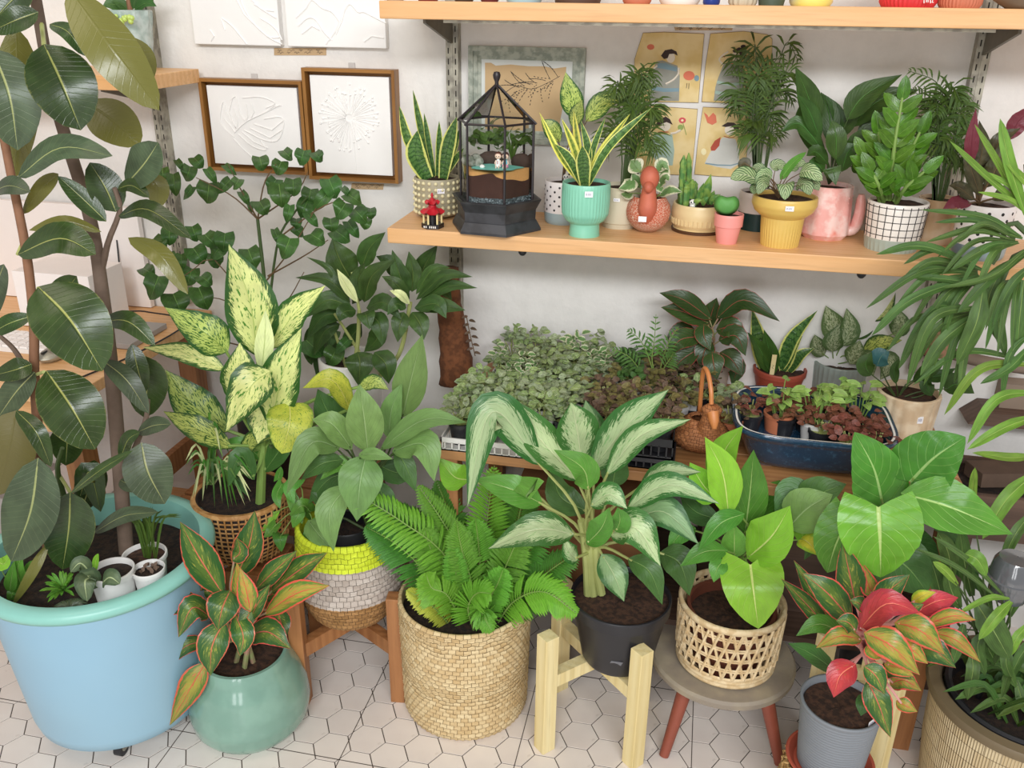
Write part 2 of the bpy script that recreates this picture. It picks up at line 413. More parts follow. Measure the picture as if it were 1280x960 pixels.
# ================================================================ materials
mat('soil', '#2e1d14', .95, vs=90, bs=.9, bscale=260, col2='#4a3122'); mat('soil_dark', '#1d1411', .95, vs=90, bs=.9, bscale=260, col2='#33241a')
mat('sticker', '#f4f2f4', .5, .02); mat('ink', '#9a96a8', .6, .02); mat('black_ink', '#3b3530', .7, .05)
SHELFW = wood('shelf_pine', '#e8ba88', '#d8a369', .45); TABLEW = wood('table_pine', '#bd8a58', '#94653d', .5)
PALEW = wood('pale_pine', '#efe0ae', '#dcc688', .55, axis=2); BROWNW = wood('stained_pine', '#b07a4c', '#86552f', .5, axis=2)
DARKW = wood('dark_plank', '#6d5547', '#4c3a30', .6); FRAMEW = wood('teak_frame', '#a9773a', '#7a4f20', .4); FRAMEWV = wood('teak_frame_up', '#a9773a', '#7a4f20', .4, axis=2)
GREYW = mat('weathered_wood', '#9a8f84', .8, .2, 40, .3)
MWHITE = mat('white_ceramic', '#efece6', .25, .03); PLW = mat('white_plastic', '#e9e7e4', .4, .04); BLKP = mat('black_plastic', '#26262a', .38, .1)
STALK = mat('green_stalk', '#7d9a4c', .5, .15); STALKP = mat('pale_stalk', '#a9b06c', .5, .15); STALKD = mat('dark_stalk', '#41552a', .5, .15)
STALKR = mat('pink_stalk', '#b58a78', .5, .2, col2='#9aa06a'); BARK = mat('bark', '#6f5d50', .85, .25, 60, .6, 90); BARKR = mat('red_bark', '#8a6248', .75, .2, 60, .5, 90)
STALKB = mat('brown_stalk', '#6a5236', .6, .2)
L_RUB = leafmat('rubber_leaf', '#2c4527', rib='#8f9c5c', ribw=.034, veins=.06, vn=16, slant=.12, rough=.25, under='#646c3c', transl=.04, rim='#5a6a40', rimw=.965, hv=.22, vb=.3)
L_RUBD = leafmat('rubber_leaf_grey', '#3d5244', rib='#8d9a6a', ribw=.04, veins=.1, vn=16, slant=.12, rough=.36, under='#5c5f3c', transl=.04, hv=.2, vb=.3)  # greyer rubber leaf; its grey paints in reflections on a large lower-left leaf
L_DIEF = leafmat('dieffenbachia_leaf', '#d9e694', '#2c5c2a', rib='#a9c268', ribw=.02, e0=.62, e1=.80, amp=.55, ns=9, speck='#4a8a34', st=.56, sscale=7, slant=.4, rough=.36, vb=.4)
L_DIEFD = leafmat('dieffenbachia_leaf_dense', '#b8cc6a', '#2c5a2a', rib='#7e9c46', ribw=.02, e0=.68, e1=.88, amp=.5, ns=9, speck='#2f6428', st=.52, sscale=8, slant=.4, rough=.36, vb=.4)
L_DIEFY = leafmat('dieffenbachia_leaf_yellow', '#b5bd45', '#6f8f34', rib='#d0cc7a', ribw=.02, e0=.8, e1=1.0, amp=.3, ns=6, speck='#5f8a34', st=.57, sscale=14, slant=.4, rough=.4, vb=.4)
L_PALE = leafmat('new_pale_leaf', '#d3e0a2', None, rib='#b5c97a', rough=.4, veins=.15)
L_SILV = leafmat('silver_leaf', '#b2cc98', '#38723a', rib='#c6d8a8', ribw=.03, e0=.50, e1=.66, amp=.85, ns=10, speck='#86b476', st=.6, sscale=5, slant=.5, rough=.34, under='#a9bf8e')
L_SILVD = leafmat('silver_leaf_dark', '#86ad7c', '#35693c', rib='#b4cc9a', ribw=.03, e0=.5, e1=.8, amp=.4, ns=8, slant=.5, rough=.36)
L_GRN = leafmat('mid_green_leaf', '#55943c', None, rib='#a9cc7a', ribw=.03, veins=.25, vn=9, slant=.4, rough=.36)
L_GRY = leafmat('matte_green_leaf', '#6b9558', None, rib='#8fb27a', ribw=.03, veins=.2, vn=8, slant=.45, rough=.42, speck='#3f6b38', st=.7, sscale=14)
L_GRYD = leafmat('deep_green_leaf', '#3d6b39', None, rib='#6f9a5a', ribw=.03, veins=.2, vn=8, slant=.45, rough=.4)
L_LIME = leafmat('lime_leaf', '#86c63c', None, rib='#cfe98a', ribw=.035, veins=.2, vn=8, slant=.45, rough=.33, hv=.1, transl=.3)
L_PHIL = leafmat('philodendron_leaf', '#4f9038', None, rib='#a6cf7c', ribw=.04, veins=.5, vn=7, slant=.45, vcol='#8cc060', rough=.3, transl=.22)
L_PHILB = leafmat('philodendron_leaf_bright', '#7ab838', None, rib='#c9e68a', ribw=.045, veins=.45, vn=7, slant=.42, vcol='#aede64', rough=.28, transl=.25)
L_YEL = leafmat('yellow_leaf', '#d8d244', '#9cc43c', rib='#eee890', e0=.4, e1=.9, amp=.5, rough=.38)
L_REDL = leafmat('red_edged_leaf', '#567a3e', '#2f5f34', rib='#d8705a', ribw=.045, e0=.25, e1=.7, amp=.6, ns=6, rim='#d8604e', rimw=.9, slant=.5, speck='#98a24c', st=.56, sscale=5, rough=.3, under='#8a8a5a')
L_REDY = leafmat('red_yellow_leaf', '#a3a04a', '#55823a', rib='#e0644e', ribw=.05, e0=.35, e1=.8, amp=.6, ns=6, rim='#dd5a4a', rimw=.82, slant=.5, speck='#d0784c', st=.55, sscale=5, rough=.3, under='#a09a5a')
L_RED = leafmat('red_leaf', '#bd463f', '#a63636', rib='#f08a6a', ribw=.04, e0=.5, e1=.9, amp=.5, rim='#a82f34', rimw=.95, speck='#8a7a3c', st=.66, sscale=5, rough=.28, under='#c06a58')
L_DKRED = leafmat('dark_red_edged_leaf', '#2f4f2c', None, rib='#a8584a', ribw=.03, rim='#9a4038', rimw=.93, veins=.15, rough=.32, under='#7a3a38')
L_SNAKE = leafmat('snake_leaf', '#4f7a44', '#d8de7c', rib='#4f7a44', ribw=0, e0=.72, e1=.84, amp=.12, ns=3, bands='#27502c', rough=.34, transl=.05, slant=0)
L_SNAKEY = leafmat('snake_leaf_yellow', '#8aa04a', '#e6e66a', rib='#5f8a40', ribw=0, e0=.3, e1=.55, amp=.2, ns=3, bands='#4f7a36', rough=.34, transl=.05, slant=0)
L_CORD = leafmat('dracaena_leaf', '#37592f', None, rib='#5f7a46', ribw=.03, veins=.2, vn=3, slant=2.2, rough=.32, rim='#4a6a3c', rimw=.95, hv=.25, under='#4a5f3a')
L_SCHEF = leafmat('heart_bush_leaf', '#3b6636', None, rib='#6a9a56', ribw=.03, veins=.22, vn=6, slant=.5, rough=.33, hv=.22, vcol='#4c8444')
L_PALM = leafmat('palm_leaf', '#48692f', None, rib='#5f8a48', ribw=.03, rough=.4, hv=.25)
L_PALMF = leafmat('young_palm_leaf', '#5f8f4c', None, rib='#86ac68', ribw=.03, rough=.4, hv=.25)
L_FERN = leafmat('fern_leaf', '#68aa3a', None, rib='#9ccf60', ribw=.05, rough=.42, hv=.28, transl=.25)
L_FERNB = leafmat('fern_leaf_bright', '#7cc23a', None, rib='#b4e070', ribw=.05, rough=.4, hv=.2, transl=.3)
L_FERND = leafmat('fern_leaf_dark', '#4a8a34', None, rib='#6ba84a', ribw=.05, rough=.42, hv=.25, transl=.2)
L_LADY = leafmat('lady_palm_leaf', '#456c38', None, rib='#8fae68', ribw=.05, veins=.3, vn=2, slant=3, rough=.38, hv=.25, vcol='#8db06a')
L_LADYB = leafmat('lady_palm_leaf_bright', '#74a23e', None, rib='#b4d070', ribw=.05, veins=.3, vn=2, slant=3, rough=.36, hv=.2, vcol='#a8cc64')
L_FITW = leafmat('pale_fittonia_leaf', '#86a266', None, rib='#d4deb8', ribw=.07, veins=.75, vn=5, slant=.4, vcol='#c9d8b8', rough=.5, hv=.3)
L_FITG = leafmat('grey_fittonia_leaf', '#90a582', None, rib='#c0ccb4', ribw=.07, veins=.5, vn=5, slant=.4, vcol='#b4c4aa', rough=.5, hv=.3)
L_FITB = leafmat('brown_fittonia_leaf', '#6a5644', None, rib='#94705a', ribw=.05, veins=.3, vn=5, slant=.4, rough=.5, hv=.35)
L_FITO = leafmat('olive_fittonia_leaf', '#77703f', None, rib='#a89a5c', ribw=.05, veins=.3, vn=5, slant=.4, rough=.5, hv=.35)
L_CALA = leafmat('calathea_leaf', '#a9c48e', '#2e5f36', rib='#dbe6c0', ribw=.03, e0=.86, e1=.94, amp=.1, veins=.95, vn=7, vw=.33, slant=.45, vcol='#2c5a36', rough=.4, under='#5a3440')
L_CALB = leafmat('bronze_calathea_leaf', '#4f4a30', '#38402a', rib='#7f6a4a', ribw=.03, e0=.5, e1=.9, amp=.3, rough=.36, under='#7a3440', hv=.3)
L_ZZ = leafmat('zz_leaf', '#4a7b28', None, rib='#8ab85c', ribw=.03, rough=.2, hv=.2, transl=.1)
L_PEACE = leafmat('peace_leaf', '#35582a', None, rib='#4f8a48', ribw=.03, veins=.25, vn=12, slant=.35, rough=.28, hv=.2, vcol='#3f7a3c')
L_POTHV = leafmat('marbled_pothos_leaf', '#6f9a62', '#e2e6c4', rib='#7ca86a', ribw=.0, e0=.55, e1=.75, amp=.5, ns=4, rough=.4)
L_CACT = mat('cactus_green', '#5b9a4a', .6, .1, 60, .2); L_SUCC = mat('succulent_green', '#4f7f3f', .5, .3, 60, .2, col2='#7fa04a')

# ================================================================ setting
t = NT('wall_plaster'); o = t.obj(); n1 = t.noise(2.2, o, 4); n2 = t.noise(14, o, 5, .6); n3 = t.noise(60, o, 3)
c = t.mix(t.step(n2, .35, .75), hexc('#e9e6e1'), hexc('#e0ddd8')); c = t.mix(t.math('MULTIPLY', t.step(n1, .55, .8), .35), c, hexc('#d8d5d2'))
WALL = t.fin(c, .75, t.bump(t.math('ADD', t.math('MULTIPLY', n2, 1.0), t.math('MULTIPLY', n3, .25)), .6, .006))
g = G(); nx, nz = 90, 60; rng = np.random.RandomState(3)
g.box((-3.2, 0, -.02), (3.0, .12, 2.7)); g.build('wall_back', WALL, smooth=False)['kind'] = 'structure'
pk_ = thing('potted_succulent', 'spiky succulent in a pink pot at the left edge of the desk', 'potted plant', PZ(2, 368, .702)); pc_ = np.array(pk_.location)+np.array([0, .04, 0]); G().lathe(pc_, [(.001, 0), (.028, 0), (.040, .045), (.043, .046), (.043, .056), (.038, .056), (.036, .044)], 30).build('pot', mat('rose_pink_glaze', '#dd7f80', .4), pk_); soil_part(pk_, pc_, .037, pc_[2]+.046)
for k_ in range(16):
    a = 2*pi*k_/16; leaf(pk_, [pc_+np.array([0, 0, .046]), pc_+np.array([.025*cos(a), .025*sin(a), .070]), pc_+np.array([(.04+.02*(k_ % 2))*cos(a), .05*sin(a), .072+.012*(k_ % 3)])], .010, L_GRYD, 'lance', 'blade', nl=5, nw=2)
t = NT('floor_grout'); FG = t.fin(hexc('#4a4038'), .9)
t = NT('floor_tile'); o = t.obj(); n1 = t.noise(5, o, 4); rn = t.n('ShaderNodeObjectInfo').outputs['Random']
c = t.mix(t.step(n1, .3, .75), hexc('#ece3da'), hexc('#ddd2c9')); c = t.mix(t.math('MULTIPLY', rn, .3), c, hexc('#d9cfc8'))
c = t.mix(t.math('MULTIPLY', t.step(t.noise(45, o, 2), .66, .74), .22), c, hexc('#a89a8e')); TILE = t.fin(c, .38, t.bump(n1, .1, .002))
floor = G().box((-3.2, -3.6, -.06), (3.0, .12, -.0015)).build('floor', FG, smooth=False); floor['kind'] = 'structure'
HS = .0436; DX = HS*1.5; DY = HS*math.sqrt(3)
def hexv(cx, cy, s, z): return [(cx+s*cos(radians(60*k)), cy+s*sin(radians(60*k)), z) for k in range(6)]
def hexmesh(g, cx, cy):
    V = hexv(cx, cy, HS-.0011, -.0012)+hexv(cx, cy, HS-.0016, .0); g.add(V, [(6, 7, 8, 9, 10, 11)]+[(i, (i+1) % 6, 6+(i+1) % 6, 6+i) for i in range(6)])
gt = G(); hexmesh(gt, 0, 0); t0 = gt.build('tile', TILE, floor, smooth=False); tm = t0.data
rest = G(); first = True; cnt = 0
for i in range(-49, 47):
    for j in range(-47, 2):
        x = -.146+i*DX; y = -.5475+(j+7)*DY+(DY/2 if i % 2 else 0)
        if y > .0 or y < -3.5: continue
        if -1.42 < x < .36 and -.99 < y < -.29 and cnt < 298:
            if first: ob = t0; first = False
            else: ob = bpy.data.objects.new('tile', tm); COL.objects.link(ob); ob.parent = floor
            ob.location = (x, y, 0); cnt += 1
        else: hexmesh(rest, x, y)
tag(rest.build('distant_tiles', TILE, floor, smooth=False), kind='stuff')
g = G()
for x in (-1.01, -.64, -.27, .10, .47): g.box((x-.0009, -3.5, -.001), (x+.0009, 0, .0004))
for y in (-.434, -.804, -1.174): g.box((-3, y-.0009, -.001), (3, y+.0009, .0004))
g.build('sheet_seam', FG, floor, smooth=False)

# ---- metal uprights and shelves
STEEL = mat('galvanised_steel', '#8d887c', .45, .2, 40, .15, 80, metal=.55, col2='#b3ae9e'); STEELD = mat('dull_steel', '#6d685c', .5, .25, 40, metal=.5)
SLOT = mat('slot_dark', '#2a2722', .9)
def upright(x, z0, z1, label):
    r = thing('shelf_upright', label, 'shelf upright', (x, 0, z0), 'slotted steel uprights')
    g = G()
    g.box((x-.0145, -.028, z0), (x+.0145, -.026, z1)); g.box((x-.0145, -.026, z0), (x-.0125, 0, z1)); g.box((x+.0125, -.026, z0), (x+.0145, 0, z1))
    g.box((x-.0015, -.0295, z0+.05), (x+.0015, -.028, z1)); g.build('channel', STEEL, r, smooth=False)
    g = G(); z = z0+.02
    while z < z1-.02:
        for s in (-1, 1): g.box((x+s*.0085-.0013, -.0284, z), (x+s*.0085+.0013, -.0279, z+.0125))
        z += .0235
    tag(g.build('slot', SLOT, r, smooth=False), kind='stuff')
    g = G()
    for z in (z0+.03, 1.425): g.lathe((x, -.0285, z), [(.001, 0)], 3)
    return r
upright(-.583, .708, 2.35, 'slotted steel upright beside the dark frames at centre'); upright(-1.357, .72, 2.35, 'slotted steel upright at the left behind the rubber plant')
upright(.548, .70, 2.35, 'slotted steel upright at the right behind the feathery palms')
UX = (-.583, .548, -1.357)
def shelf(x0, x1, zt, th, label, ux, knobs=()):
    r = thing('wall_shelf', label, 'shelf', ((x0+x1)/2, -.16, zt-th))
    g = G(); g.box((x0, -.28, zt-th), (x1, -.03, zt)); g.build('board', SHELFW, r, smooth=False, bevel=.002)
    for x in ux:
        g = G(); V = [(x-.003, -.03, zt-th), (x-.003, -.235, zt-th), (x-.003, -.235, zt-th-.008), (x-.003, -.03, zt-th-.055)]
        V += [(a+.006, b, c) for a, b, c in V]; g.add(V, [(0, 1, 2, 3), (7, 6, 5, 4), (0, 4, 5, 1), (1, 5, 6, 2), (2, 6, 7, 3), (3, 7, 4, 0)])
        g.build('bracket', STEELD, r, smooth=False)
    return r
SH = 1.033; TS = 1.497
top = shelf(-.664, 1.6, TS, .034, 'pine wall shelf at the top edge carrying a row of pots', (-.583, .548))
G().box((-.535, -.262, TS-.040), (.50, -.255, TS-.0345)).build('metal_strip', STEEL, top, smooth=False)
mid = shelf(-.668, 1.6, SH, .034, 'long pine wall shelf with the terrarium and potted plants', (-.583, .548))
for px, py in ((653, 317), (1077, 342)):
    p = PY(px, py, -.262); G().ball((p[0], p[1], SH-.036), (.01, .008, .012), 10, 6).build('bolt_head', BLKP, mid)
lsh = shelf(-2.3, -1.226, 1.337, .032, 'short end of a pine shelf behind the rubber plant', (-1.357,))
# ---- table
TT = .62
tb = thing('plant_table', 'low wooden table against the wall crowded with small pots', 'table', (.05, -.26, 0))
for k, (a, b) in enumerate(((-.515, -.39), (-.388, -.26), (-.258, -.13), (-.128, -.005))):
    G().box((-.50, a, TT-.022), (.575, b, TT)).build('plank', TABLEW, tb, smooth=False, bevel=.0015)
for x in (-.47, .545):
    for y in (-.49, -.03): G().box((x-.02, y-.02, 0), (x+.02, y+.02, TT-.022)).build('leg', BROWNW, tb, smooth=False)
G().box((-.47, -.40, TT-.06), (.545, -.385, TT-.022)).build('apron', DARKW, tb, smooth=False)  # dark wood colour stands in for the shadow below the tabletop
G().box((-.47, -.45, .2), (.545, -.04, .215)).build('lower_shelf', DARKW, tb, smooth=False)
# ---- left desk
dk = thing('wooden_desk', 'pale wooden desk at the left edge behind the rubber plant', 'desk', (-1.8, -.3, 0))
G().box((-2.4, -.60, .672), (-1.29, -.005, .70)).build('desktop', SHELFW, dk, smooth=False, bevel=.002)
G().box((-2.4, -.56, .58), (-1.33, -.54, .672)).build('drawer_front', SHELFW, dk, smooth=False)
for x in (-1.34, -2.3):
    for y in (-.55, -.06): G().box((x-.025, y-.025, 0), (x+.025, y+.025, .672)).build('leg', BROWNW, dk, smooth=False)
G().box((-1.35, -.55, .3), (-1.33, -.05, .36)).build('side_rail', BROWNW, dk, smooth=False)
G().box((-2.3, -.5, .12), (-1.36, -.05, .14)).build('lower_shelf', SHELFW, dk, smooth=False)
def slab(name, label, cat, lo, hi, m, group=None, rz=0):
    g = G(); g.box(tuple(np.array(lo)-np.array([(lo[0]+hi[0])/2, (lo[1]+hi[1])/2, lo[2]])), tuple(np.array(hi)-np.array([(lo[0]+hi[0])/2, (lo[1]+hi[1])/2, lo[2]])))
    o = g.build(name, m, smooth=False, bevel=.0012); o.location = ((lo[0]+hi[0])/2, (lo[1]+hi[1])/2, lo[2]); o.rotation_euler = (0, 0, rz); return tag(o, label, cat, group)
PAPER = mat('white_card', '#f3ece8', .7, .03); GREYC = mat('grey_card', '#a09a96', .6, .08)
slab('foam_board', 'white board leaning on the wall behind the left desk', 'board', (-2.1, -.03, .702), (-1.46, -.012, .98), PAPER)
slab('paper_box', 'white box on the desk behind the rubber trunk', 'box', (-1.70, -.24, .702), (-1.48, -.10, .85), PAPER)
slab('laptop', 'closed grey laptop lying on the desk end', 'laptop', (-1.50, -.33, .702), (-1.325, -.17, .716), GREYC)
kb = thing('keyboard', 'white keyboard on the left desk edge of the photo', 'keyboard', (-1.62, -.35, .7005)); G().box((-1.80, -.41, .7005), (-1.50, -.30, .712)).build('base', PLW, kb, smooth=False)
for i in range(12):
    for j in range(4): G().box((-1.795+i*.0245, -.405+j*.026, .712), (-1.775+i*.0245, -.385+j*.026, .716)).build('key', PAPER, kb, smooth=False)
ms = thing('computer_mouse', 'silver mouse on the desk below the big rubber leaf', 'mouse', (-1.47, -.42, .7)); G().ball((-1.47, -.42, .712), (.028, .045, .016)).build('shell', STEEL, ms); G().box((-1.472, -.458, .724), (-1.468, -.44, .729)).build('wheel', BLKP, ms, smooth=False)
g = G(); g.tube(spline([PY(146, 300, -.03), PY(150, 345, -.05), PY(150, 385, -.1), (-1.42, -.11, .72), (-1.30, -.12, .704), (-1.297, -.35, .703), (-1.34, -.55, .703)], 40), .0022, 6)
tag(g.build('power_cable', BLKP), 'thin black cable running down behind the rubber trunk', 'cable')
for k, (x0, x1, y0, z0, z1, nm) in enumerate(((-1.62, -1.40, -.48, .142, .33, 'white stone block on the shelf under the desk'), (-1.95, -1.66, -.45, .142, .30, 'grey stone block under the desk at the far left'))):
    slab('stone_block', nm, 'block', (x0, y0, z0), (x1, y0+.2, z1), PAPER if k == 0 else GREYC)
slab('cardboard_box', 'brown cardboard box on the floor under the plant table', 'box', (-.35, -.36, .216), (-.02, -.1, .46), mat('cardboard', '#9a6a44', .8, .1))
slab('cardboard_box', 'dark wooden crate on the lower shelf behind the lattice basket', 'box', (.08, -.36, .216), (.42, -.08, .45), DARKW)
# ---- low rack that carries the left group of pots
rk = thing('plant_bench', 'low wooden bench holding the dark dracaenas and heart leaved bush', 'bench', (-.95, -.25, 0))
for y in (-.43, -.33, -.23, -.13): G().box((-1.24, y, .29), (-.78, y+.09, .31)).build('plank', BROWNW, rk, smooth=False, bevel=.0015)
for x in (-1.2, -.81):
    for y in (-.41, -.07): G().box((x-.02, y-.02, 0), (x+.02, y+.02, .29)).build('leg', BROWNW, rk, smooth=False)
slab('wooden_crate', 'small brown wooden box under the open weave rattan pot', 'crate', (-.985, -.60, 0), (-.875, -.46, .29), BROWNW)

# ================================================================ wall pictures
CANV = mat('white_canvas', '#efedea', .7, .02, bs=.25, bscale=70); PAINT = mat('white_relief_paint', '#f7f5f2', .5, .01)
def xz(px, py, y): p = PY(px, py, y); return (p[0], p[2])
def relief(parent, lines, y, r, m, name='relief_line', kind='stuff'):
    g = G()
    for L in lines: g.tube([PY(a, b, y) for a, b in L] if len(L) < 4 else spline([PY(a, b, y) for a, b in L], len(L)*4), r, 5)
    o = g.build(name, m, parent); o['kind'] = kind; return o
def crop(o, s, pts): return [(o[0]+a/s, o[1]+b/s) for a, b in pts]
cv = thing('relief_canvas', 'white plaster relief canvas at top left, cracked ridges, left one of two', 'picture', (-1.12, 0, 1.393), 'unframed white relief canvases'); G().box((-1.234, -.022, 1.393), (-1.008, -.001, 1.62)).build('canvas', CANV, cv, smooth=False, bevel=.002)
O = (230, 0)
relief(cv, [crop(O, 4, p) for p in ([(280, -10), (310, 60), (360, 130), (430, 190), (490, 220)], [(260, -10), (300, 70), (350, 120)], [(190, 90), (240, 130), (290, 190), (315, 222)], [(185, 95), (205, 150)], [(350, 20), (400, 50), (450, 55)], [(380, 90), (430, 120), (470, 160), (490, 200)], [(130, 150), (150, 180), (135, 205)], [(340, 0), (380, 40), (460, 90)], [(410, 180), (450, 190), (480, 185)])], -.023, .0018, PAINT)
cv = thing('relief_canvas', 'white plaster relief canvas with mountain peaks, right one of two', 'picture', (-.867, 0, 1.393), 'unframed white relief canvases'); G().box((-.990, -.022, 1.393), (-.743, -.001, 1.62)).build('canvas', CANV, cv, smooth=False, bevel=.002)
relief(cv, [crop(O, 4, p) for p in ([(710, 220), (760, 150), (800, 60), (830, 20), (870, 60), (900, 60), (950, 85), (1010, 115)], [(560, 90), (610, 40), (640, 0), (690, 40), (740, 60), (780, 110)], [(570, 130), (620, 90), (660, 100), (700, 160), (740, 200)], [(800, 60), (790, 100), (760, 170)], [(900, 210), (940, 180), (1000, 190)], [(590, 170), (640, 130), (680, 150)])], -.023, .0018, PAINT)
KRAFT = mat('kraft_tag', '#bfa27c', .8, .08)
def strip(poly, label, cols=True):
    g = G(); g.wallpoly([xz(a, b, 0) for a, b in poly], -.002, -.0003); r = thing('name_card', label, 'label', PY(*poly[0], 0)); g.build('card', KRAFT, r, smooth=False)
    (x0, y0), (x1, y1) = poly[0], poly[2]; rn = random.Random(x0); L = []
    for yy in (.35, .68):
        x = x0+4
        while x < x1-8:
            w_ = rn.uniform(4, 9); y = y0+(y1-y0)*yy; L.append([(x, y), (x+w_*.3, y-1.3), (x+w_*.5, y+1), (x+w_*.75, y-1), (x+w_, y)]); x += w_+rn.uniform(3, 9)
    relief(r, L, -.0024, .0004, MATS['black_ink'], 'handwriting')
strip([(343, 60), (408, 60), (408, 69), (343, 69)], 'small kraft name card with handwriting under the white canvases')
strip([(440, 229), (480, 230), (479, 237), (439, 236)], 'narrow kraft name card under the dandelion frame')
strip([(842, 32), (917, 32), (915, 38), (844, 38)], 'brown name card just under the top shelf above the lady tiles')
def floatframe(corners, label, W):
    """deep box frame round a canvas: corners px at the frame front (TL, TR, BR, BL)"""
    y = -.035; P = [np.array(PY(a, b, y)) for a, b in corners]; x0 = (P[0][0]+P[3][0])/2; x1 = (P[1][0]+P[2][0])/2; z1 = (P[0][2]+P[1][2])/2; z0 = (P[2][2]+P[3][2])/2
    r = thing('box_frame', label, 'picture', ((x0+x1)/2, 0, z0)); f = .008
    G().box((x0, y, z0), (x0+f, -.001, z1)).build('frame_side', FRAMEWV, r, smooth=False); G().box((x1-f, y, z0), (x1, -.001, z1)).build('frame_side', FRAMEWV, r, smooth=False)
    G().box((x0+f, y, z1-f), (x1-f, -.001, z1)).build('frame_side', FRAMEW, r, smooth=False); G().box((x0+f, y, z0), (x1-f, -.001, z0+f)).build('frame_side', FRAMEW, r, smooth=False)
    G().box((x0+f, -.006, z0+f), (x1-f, -.002, z1-f)).build('backing', FRAMEW, r, smooth=False)
    k = .009; G().box((x0+f+k, -.026, z0+f+k), (x1-f-k, -.006, z1-f-k)).build('canvas', CANV, r, smooth=False)
    G().box(((x0+x1)/2-.008, -.004, z1-.002), ((x0+x1)/2+.008, -.001, z1+.012)).build('hanger', mat('clear_hook', '#c8c4c0', .3), r, smooth=False)
    return r
fr = floatframe([(243, 98), (374, 101), (387, 219), (264, 213)], 'wooden box frame with white monstera leaf relief', 0)
relief(fr, [crop(O, 4, p) for p in ([(250, 665), (310, 610), (400, 565), (480, 525)], [(250, 685), (200, 640), (180, 590), (195, 510), (215, 570), (260, 640)], [(200, 590), (240, 640), (255, 660)], [(235, 500), (260, 485), (280, 560), (300, 600)], [(240, 500), (225, 560), (260, 640)], [(290, 490), (380, 485), (455, 515), (410, 540)], [(300, 620), (320, 580), (310, 520)], [(330, 600), (350, 560), (335, 510)], [(400, 565), (450, 530), (485, 527)], [(300, 650), (400, 700), (470, 700), (500, 620), (480, 585), (400, 595)], [(330, 640), (430, 690), (490, 650)], [(350, 620), (440, 650), (500, 600)], [(270, 670), (340, 730), (410, 750), (380, 700)], [(245, 690), (290, 740), (340, 785)], [(290, 660), (350, 710), (420, 740)], [(250, 540), (270, 600), (262, 650)])], -.0275, .0012, PAINT)
fr = floatframe([(372, 88), (489, 84), (501, 228), (391, 226)], 'wooden box frame with white dandelion relief', 0)
rn = random.Random(5); L = [crop(O, 4, [(850, 640), (853, 740), (862, 860)])]; dots = G()
for k in range(64):
    a = 2*pi*k/64+rn.uniform(-.05, .05); R0 = rn.uniform(110, 165); e = (825+R0*.92*cos(a), 590+R0*sin(a)*1.02); L.append(crop(O, 4, [(825+18*cos(a), 590+18*sin(a)), e])); p = PY(O[0]+e[0]/4, O[1]+e[1]/4, -.027); dots.ball(p, .0026, 8, 5)
relief(fr, L, -.0268, .0008, PAINT); tag(dots.build('seed_dot', PAINT, fr), kind='stuff')
# grey-green frame with leaf drawing
y = -.016; P = [PY(*q, y) for q in ((585, 57), (732, 60), (731, 183), (584, 178))]; x0, x1, z1, z0 = P[0][0], P[1][0], P[0][2], P[2][2]
fr = thing('picture_frame', 'distressed grey green frame with a leaf drawing behind the terrarium', 'picture', ((x0+x1)/2, 0, z0)); GGF = mat('green_grey_paint', '#8f978a', .7, .1, 60, .3, 90, col2='#b4b9ab'); MATB = mat('pale_mount', '#d9ddd8', .6, .02)
for f, yy in ((0, -.016), (.010, -.012), (.018, -.009)):
    f2 = f+.011
    for a, b, c_, d in ((x0+f, z0+f, x0+f2, z1-f), (x1-f2, z0+f, x1-f, z1-f), (x0+f2, z1-f2, x1-f2, z1-f), (x0+f2, z0+f, x1-f2, z0+f2)): G().box((a, yy, b), (c_, -.001, d)).build('moulding', GGF, fr, smooth=False)
G().box((x0+.02, -.006, z0+.02), (x1-.02, -.002, z1-.02)).build('mount', MATB, fr, smooth=False)
O2 = (570, 50); S2 = 6.856
G().wallpoly([xz(a, b, -.006) for a, b in crop(O2, S2, [(250, 195), (300, 195), (340, 220), (470, 210), (620, 225), (760, 225), (840, 245), (945, 230), (930, 500), (880, 760), (700, 800), (450, 790), (250, 800)])], -.0075, -.006).build('drawing_paper', mat('tan_paper', '#c9ab80', .8, .06), fr, smooth=False)
L = []; dash = []
base = [(890, 310), (780, 370), (650, 420), (520, 395), (420, 450)]; L.append(base)
rn = random.Random(9)
for k in range(30):
    q = rn.random(); bx = 880-q*420; by = 320+q*110; ang = rn.uniform(1.6, 3.3) if k % 3 else rn.uniform(3.3, 4.2); ln = rn.uniform(110, 250); pts = [(bx, by)]
    for s in range(7):
        ang += rn.uniform(-.12, -.02) if k % 2 else rn.uniform(.02, .12); pts.append((pts[-1][0]+cos(ang)*ln/7, pts[-1][1]+sin(ang)*ln/7))
    if k % 3 == 0: L.append(pts)
    for a, b in zip(pts[2:], pts[3:]): dash.append([(a[0], a[1]), (a[0]*.55+b[0]*.45, a[1]*.55+b[1]*.45)])
relief(fr, [crop(O2, S2, p) for p in L], -.0078, .0006, MATS['black_ink'], 'drawn_line'); relief(fr, [crop(O2, S2, p) for p in dash], -.0078, .0009, MATS['black_ink'], 'drawn_leaf')
